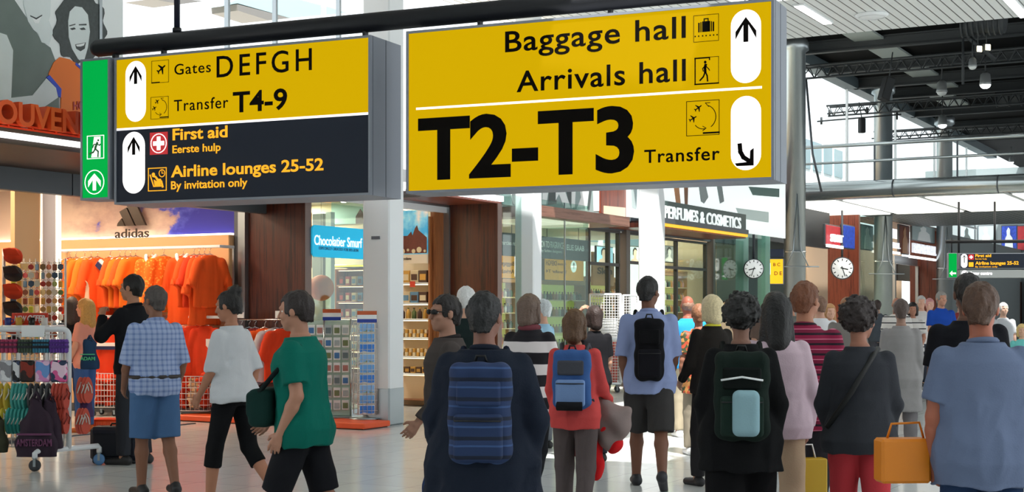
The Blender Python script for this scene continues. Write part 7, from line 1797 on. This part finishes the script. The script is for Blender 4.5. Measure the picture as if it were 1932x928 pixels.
o, p, S = person('person in a long flared navy coat with dark hair walking away', 915, 0, 6.5, 1.58, R(-6), Pose('m', legs=WALK(-.6), arms=arms((.12, .26, .3, .1), (-.1, .26, .3, .1)), head=(-.3, 0), stout=1.12), '#8c6254', ('short', '#141416'), dict(m=C('#1b2230', .05), sleeve='long', hem=.50, off=.055, flare=.17, folds=.009, name='coat', collar=True), dict(m=C('#10131c')), '#141416', h=.0075)
M_stripe_pack = banded('striped_pack', 'Z', .085, [(0, '#1d3158'), (.45, '#34507f'), (.55, '#22365e'), (.8, '#141d33')], .85, bend=.12)
bp = backpack(o, p, S, 'navy backpack with pale blue cross stripes on the navy coat', ['#141c30', '#1d3158', '#141c30'], .155, .25, .075, 1.16)
for c_ in bp.children:
    if c_.name.startswith(('body', 'front', 'top')): c_.data.materials[0] = M_stripe_pack
M_bw = banded('bw_stripes', 'Z', .17, [(0, '#e6dfe0'), (.48, '#17151d')], .9, bend=.1)
o, p, S = person('person in a bold black and white striped top with grey brown hair', 1000, 0, 10.9, 1.62, R(-20), Pose('f', legs=WALK(.6), arms=arms((-.1, .15, .2, .1), (.2, .15, .5, .1)), head=(-.2, 0), stout=1.08), '#a87462', ('bob', '#6a574c'), dict(m=M_bw, sleeve='elbow', hem=.80, off=.035), dict(m=C('#15161b')), '#1d1d22')
MB().tube([S(p.up((.07*math.cos(t), -.014+.072*math.sin(t), 1.485))) for t in np.linspace(0, 2*PI, 20)], .026, 8, cap=False).build('scarf', C('#7a4048'), o)
person('person in a pale blue top with light hair between the striped top and the glass', 1024, 0, 15.5, 1.60, R(60), Pose('f', arms=arms()), '#d6a58c', ('short', '#cfd6d8'), dict(m=C('#9cc4dc'), sleeve='short'), dict(m=C('#5a5f66')))
o, p, S = person('woman with short brown hair in a coral knit top and grey trousers walking away', 1085, 0, 9.9, 1.50, R(-10), Pose('f', legs=WALK(.5), arms=arms((.1, .12, .3, .1), (.15, .20, .95, -.15, .8)), head=(-.1, 0), stout=1.05), '#a8745c', ('bob', '#5c4028'), dict(m=C('#d04e4c', .12), sleeve='long', hem=.80, off=.022), dict(m=C('#5c5252')), '#2a2626', h=.0065)
def pouch(root, tr, ms): MB().tube([tr((-.1, -.13, -.2)), tr((0, -.145, -.2)), tr((.1, -.13, -.2))], .03, 8).build('hip_belt_pouch', C('#15161a'), root)
backpack(o, p, S, 'blue and grey backpack on the woman in coral', ['#3c5f98', '#7a98c8', '#4a4c54'], .15, .235, .085, 1.20, pouch)
# grey and red jacket carried over her right arm
wv = lpt(o, S(p.arm[1][2]))+Vector((-.09, -.05, -.10)); j = thing('carried_jacket', 'grey and red jacket carried over the arm of the woman in coral', 'jacket', wv, R(-15))
f = Field((-.3, -.2, -.5), (.3, .2, .14), .01); f.cone((-.12, 0, .06), (.16, 0, -.02), .10, .10, .03); f.cone((-.1, 0, 0), (-.12, 0, -.16), .11, .12, .05); f.cone((.08, 0, -.05), (.1, 0, -.16), .1, .09, .05); f.cone((-.16, 0, .0), (-.2, 0, -.16), .07, .05, .04)
f.wobble(lambda x, y, z: .012*np.sin(x*36+z*22)+.008*np.sin(z*40-x*18)); f.build('shell', C('#8f7f7c'), j)
f = Field((-.35, -.2, -.6), (.3, .2, .1), .01); f.cone((-.16, -.01, -.18), (-.04, -.01, -.27), .11, .09, .04); f.cone((-.04, -.01, -.26), (0, 0, -.42), .08, .035, .04); f.cone((.05, -.02, -.1), (.12, 0, -.2), .06, .06, .04)
f.wobble(lambda x, y, z: .012*np.sin(x*40-z*26)+.007*np.sin(z*38)); f.build('lining', C('#d81f24'), j)
person('woman with dark brown hair in a black top lifting a hand to her head', 1121, 0, 14.2, 1.53, R(20), Pose('f', arms=((1.9, .3, 1.7, .5, .6), (.1, .12, .3, .1))), '#b98e76', ('bob', '#2d1d18'), dict(m=C('#16161a'), sleeve='short'), dict(m=C('#2a2c34')))
o, p, S = person('tall man in a pale blue shirt and dark grey shorts walking away', 1224, 0, 12.1, 1.79, R(-4), Pose('m', legs=WALK(.75), arms=arms((-.12, .12, .3, .1), (.15, .12, .45, .1)), head=(-.55, .0)), '#7a5240', ('short', '#131112'), dict(m=C('#8f9dc8', .05), sleeve='elbow', hem=.80, off=.03, flare=.05, folds=.008, collar=True), dict(m=C('#3c3a3a'), kind='shorts', len=1.02, off=.026), '#23242a', h=.007)
backpack(o, p, S, 'slim black backpack on the man in the pale blue shirt', ['#101014', '#14141a', '#0d0d10'], .12, .255, .065, 1.16)
M_floral = prt('#b5482c', '#3f4a2a', '#c98a4a', 30, 77)
person('person with reddish skin in a bright blue top and khaki trousers by the perfume doors', 1297, 0, 16.9, 1.66, R(10), Pose('m', legs=((.1, .1), (-.1, .2)), arms=arms((.2, .3, .9, .1), (.0, .12, .3, .1))), '#a4604c', ('bald', '#8a6a58'), dict(m=C('#2f9ae6'), sleeve='short', off=.025), dict(m=C('#a59a84')), '#d8d8d6')
person('person in a loose red flowered shirt beside the bright blue top', 1318, 0, 14.8, 1.55, R(5), Pose('f', legs=((.1, .1), (-.1, .2)), arms=arms()), '#9c6a56', ('short', '#8a5c40'), dict(m=M_floral, sleeve='short', hem=.72, off=.03), dict(m=C('#8d8474')), '#d9dadb')
person('person with pale blond hair in a dark jacket with a yellow collar', 1342, 0, 12.2, 1.62, R(25), Pose('f', legs=WALK(.4), arms=arms((.2, .14, .7, .1), (.0, .12, .3, .1))), '#d3a184', ('bob', '#e4cfa4'), dict(m=C('#26221f'), sleeve='long', off=.03, name='jacket', collar=C('#e6dc4a')), dict(m=C('#2b2a2c')), '#1b1b1e')
o, p, S = person('person in wide black clothes with dark hair and a dark green backpack', 1398, 0, 7.7, 1.57, R(-8), Pose('f', legs=WALK(-.5), arms=arms((.1, .22, .25, .1), (-.1, .2, .3, .1)), stout=1.1), '#8a6454', ('curly', '#0f0d0d'), dict(m=C('#0f1012'), sleeve='long', hem=.72, off=.04, flare=.05, name='jacket'), dict(m=C('#0b0b0d'), off=.05, wide=2.4), '#111114')
def bottle(root, tr, ms):
    f = Field((-.09, -.2, -.24), (.11, .0, .06), .009); f.rbox((.02, -.115, -.08), (.07, .045, .12), .035, 0); f.build('pale_blue_pouch', C('#8fb2bc'), root)
    MB().tube([tr((-.12, -.1, .1)), tr((0, -.125, .12)), tr((.12, -.1, .1))], .006, 6).build('light_cord', M_cardw, root)
backpack(o, p, S, 'dark green backpack with a pale blue pouch on the person in black', ['#16231e', '#1d2e27', '#0e1412'], .16, .26, .09, 1.17, bottle)
o, p, S = person('woman with long black hair in a lavender blouse and tan trousers', 1464, 0, 8.4, 1.60, R(-5), Pose('f', legs=WALK(.5), arms=arms((.1, .16, .3, .1), (.05, .22, .3, .05)), stout=1.08), '#a8786a', ('long', '#0d0b0c'), dict(m=C('#cbb3bf', .05), sleeve='long', hem=.82, off=.04, folds=.007), dict(m=C('#b59a80')), '#3a3230')
wv = lpt(o, S(p.arm[1][2]+p.arm[1][3]*.1)); b = thing('shopping_bag', 'small mustard yellow shopping bag in the hand of the woman in lavender', 'bag', (wv.x, wv.y, wv.z-.02), R(10))
MB().rbox(-.12, .12, -.045, .045, -.36, -.08, .008).build('body', mat('mustard_bag', '#c9a21e', .5), b); MB().tube([(-.06, 0, -.08), (-.04, 0, -.0), (.04, 0, -.0), (.06, 0, -.08)], .005, 6).build('handle', M_cardw, b)
M_mag = banded('magenta_stripes', 'Z', .062, [(0, '#7a1238'), (.34, '#d87a96'), (.42, '#8f1440'), (.78, '#1d1220')], .9, bend=.12)
person('man with reddish brown hair in a magenta polo with thin pale and black stripes', 1520, 0, 8.9, 1.67, R(-25), Pose('m', legs=WALK(.5), arms=arms((.1, .14, .3, .1), (.1, .14, .3, .1)), head=(-.3, 0)), '#b07a60', ('short', '#6e3f24'), dict(m=M_mag, sleeve='short', hem=.80, off=.028, collar=True), dict(m=C('#2b2a30')), '#2a2422')
o, p, S = person('woman with dark hair in a charcoal long-sleeved top and red trousers', 1622, 0, 7.8, 1.55, R(-10), Pose('f', legs=WALK(.5), arms=arms((.15, .2, .35, .2), (.1, .17, .5, .15)), head=(-.7, 0), stout=1.12), '#a3705c', ('curly', '#241817'), dict(m=C('#34363c', .05), sleeve='long', hem=.82, off=.03), dict(m=C('#c23c44')), '#3a2a26')
MB().tube([S(p.up((.11, .03, 1.46))), S(p.up((.07, -.12, 1.42))), S(p.up((-.06, -.165, 1.2))), S(p.up((-.2, -.08, .98)))], .016, 6).build('strap', M_black, o)
o2, p2, S2_ = person('grey clad traveller walking away beyond the woman in charcoal', 1700, 0, 14.2, 1.60, R(-15), Pose('f', legs=WALK(.5), arms=arms()), '#9c7a6a', ('short', '#4a3a34'), dict(m=C('#8d8a8a'), sleeve='long', hem=.55, off=.03, flare=.05, name='coat'), dict(m=C('#6a6668')), '#2b2b2e')
M_tee = banded('striped_tee', 'Z', .10, [(0, '#cfcac6'), (.82, '#26262c')], .9)
person('man in a pale tee with thin black stripes walking towards the camera', 1692, 0, 23.5, 1.70, R(172), Pose('m', legs=WALK(.4), arms=arms((.3, .12, 1.2, .2), (.1, .12, .3, .1)), stout=1.08), '#b07c66', ('bald', '#8a6a58'), dict(m=M_tee, sleeve='short', off=.028), dict(m=C('#55555a'), kind='shorts'), '#3b3b40')
person('dark haired woman in a striped tee walking beside the man in stripes', 1722, 0, 23.8, 1.62, R(165), Pose('f', legs=WALK(-.4), arms=arms((.2, .12, .8, .2), (.1, .12, .5, .1))), '#b07c66', ('bob', '#17110f'), dict(m=M_tee, sleeve='short', off=.022), dict(m=C('#3a3a40')), '#2b2b30')
person('grey haired man in a royal blue polo beyond the striped pair', 1776, 0, 24.6, 1.81, R(190), Pose('m', legs=WALK(.4), arms=arms((.2, .1, .6, .1), (.1, .1, .4, .1))), '#c48f78', ('short', '#8f8b86'), dict(m=C('#1f4aa8'), sleeve='short', off=.025, collar=True), dict(m=C('#2c3040')))
o, p, S = person('tall black haired man in a black tee behind the man in the blue shirt', 1826, 0, 8.6, 1.71, R(-5), Pose('m', legs=WALK(-.5), arms=arms()), '#6a4a3c', ('short', '#0f0d0d'), dict(m=C('#14151b'), sleeve='short', off=.026), dict(m=C('#20242c')))
o, p, S = person('man with short brown hair in a blue grey short-sleeved shirt, nearest on the right', 1852, 0, 6.4, 1.62, R(-2), Pose('m', legs=WALK(.6), arms=arms((.05, .17, .2, .05, .8), (-.05, .2, .5, .0, .9)), head=(-.45, 0), stout=1.1), '#a8654f', ('short', '#4a3020'), dict(m=C('#66738f', .06), sleeve='short', hem=.78, off=.034, flare=.05, folds=.008, collar=True), dict(m=C('#253a5c')), '#2b2b2e', h=.006)
wv = lpt(o, S(p.arm[0][2]+p.arm[0][3]*.1)); b = thing('shopping_bag', 'large orange shopping bag hanging from the hand of the man in the blue grey shirt', 'bag', (wv.x-.14, wv.y, .97), R(5))
MB().rbox(-.115, .115, -.06, .06, -.25, -.05, .012).build('body', mat('orange_bag', '#e0820c', .45), b); MB().tube([(-.07, 0, -.05), (-.05, 0, .015), (.08, 0, .02), (.1, 0, -.05)], .006, 6).build('handle', mat('orange_bag', '#e0820c', .45), b)
wv = lpt(o, S(p.arm[1][2]+p.arm[1][3]*.1)); b = thing('trolley_case', 'dark trolley case with a silver handle pulled by the man in blue grey', 'suitcase', (wv.x-.10, wv.y-.16, 0), R(4))
hz = wv.z
MB().rbox(-.19, .19, -.11, .11, .05, .58, .03).build('shell', C('#2a2f3a'), b); MB().rbox(-.16, .16, -.13, -.1, .1, .4, .015).build('front_pocket', C('#1d212a'), b)
for sx in (-.075, .075): MB().tube([(sx, .06, .55), (sx, .13, hz-.03)], .011, 8).build('handle_rod', M_chrome, b)
MB().tube([(-.09, .13, hz-.02), (.09, .13, hz-.02)], .016, 8).build('grip', M_black, b)
for sx in (-.15, .15): MB().lathe([(.02, -.014), (.04, -.012), (.04, .012), (.02, .014)], (sx, .07, .04), 14, 'X').build('wheel', M_rubber, b)
# further back between the columns
far = [(1375, 18.5, 1.62, 170, '#d8a486', ('bob', '#c99a5a'), '#e6c9a4', 'fair haired child-sized person in a cream top, seen between heads by the perfume corner'),
       (1412, 19.5, 1.70, 120, '#c08a70', ('short', '#2a1c18'), '#2f2a2a', 'dark haired man in black turned sideways under the left clock'),
       (1492, 21.0, 1.68, 150, '#c08a70', ('short', '#1c1614'), '#6d6f6a', 'man with short black hair in a grey top beside the nearest steel column'),
       (1547, 18.0, 1.66, 10, '#c99a84', ('short', '#7a5a48'), '#d9d9dd', 'person in a white top under the right clock'),
       (1566, 20.0, 1.58, 185, '#d8a890', ('long', '#b8895a'), '#c9a58e', 'woman with long fair hair in a beige top under the right clock'),
       (1598, 17.0, 1.64, 0, '#b98a70', ('short', '#8a5f3c'), '#77726e', 'person with light brown hair in grey right of the right clock'),
       (1738, 27.0, 1.76, 180, '#d0a08a', ('short', '#b9b6b2'), '#cfcac8', 'grey haired person in pale clothes behind the striped pair'),
       (1754, 28.0, 1.72, 175, '#d9a896', ('short', '#c98a8a'), '#d8cfc8', 'person with pinkish hair in cream behind the striped pair'),
       (1893, 25.0, 1.62, 180, '#cfa690', ('short', '#d4d0cc'), '#b9bcc0', 'white haired person in pale grey at the far right'),
       (1928, 20.0, 1.30, 160, '#d8ab90', ('bob', '#d8b878'), '#6fc4c0', 'child with blond hair in a turquoise top at the right edge'),
       (1655, 30.0, 1.70, 0, '#b08a78', ('short', '#3a2c28'), '#4a5058', 'distant person in slate grey left of the middle steel column'),
       (1812, 30.0, 1.72, 180, '#c09a86', ('short', '#4a3a32'), '#8a3a3a', 'distant person in dark red under the far green exit sign'),
       (1455, 17.5, 1.70, 0, '#b58a74', ('short', '#3c2a22'), '#5a4a42', 'brown clad person between the black clothes and the steel column')]
for i, (px, d, H, yaw, sk, hr, tc_, lab) in enumerate(far):
    person(lab, px, 0, d, H, R(yaw+(i*37 % 20)-10), Pose('f' if hr[0] in ('bob', 'long') else 'm', legs=WALK(.4 if i % 2 else -.4), arms=arms()), sk, hr, dict(m=C(tc_), sleeve='long' if i % 2 else 'short', off=.022), dict(m=C(('#2f3440', '#4a4a50', '#35405c')[i % 3])), h=.012, ch=.016)
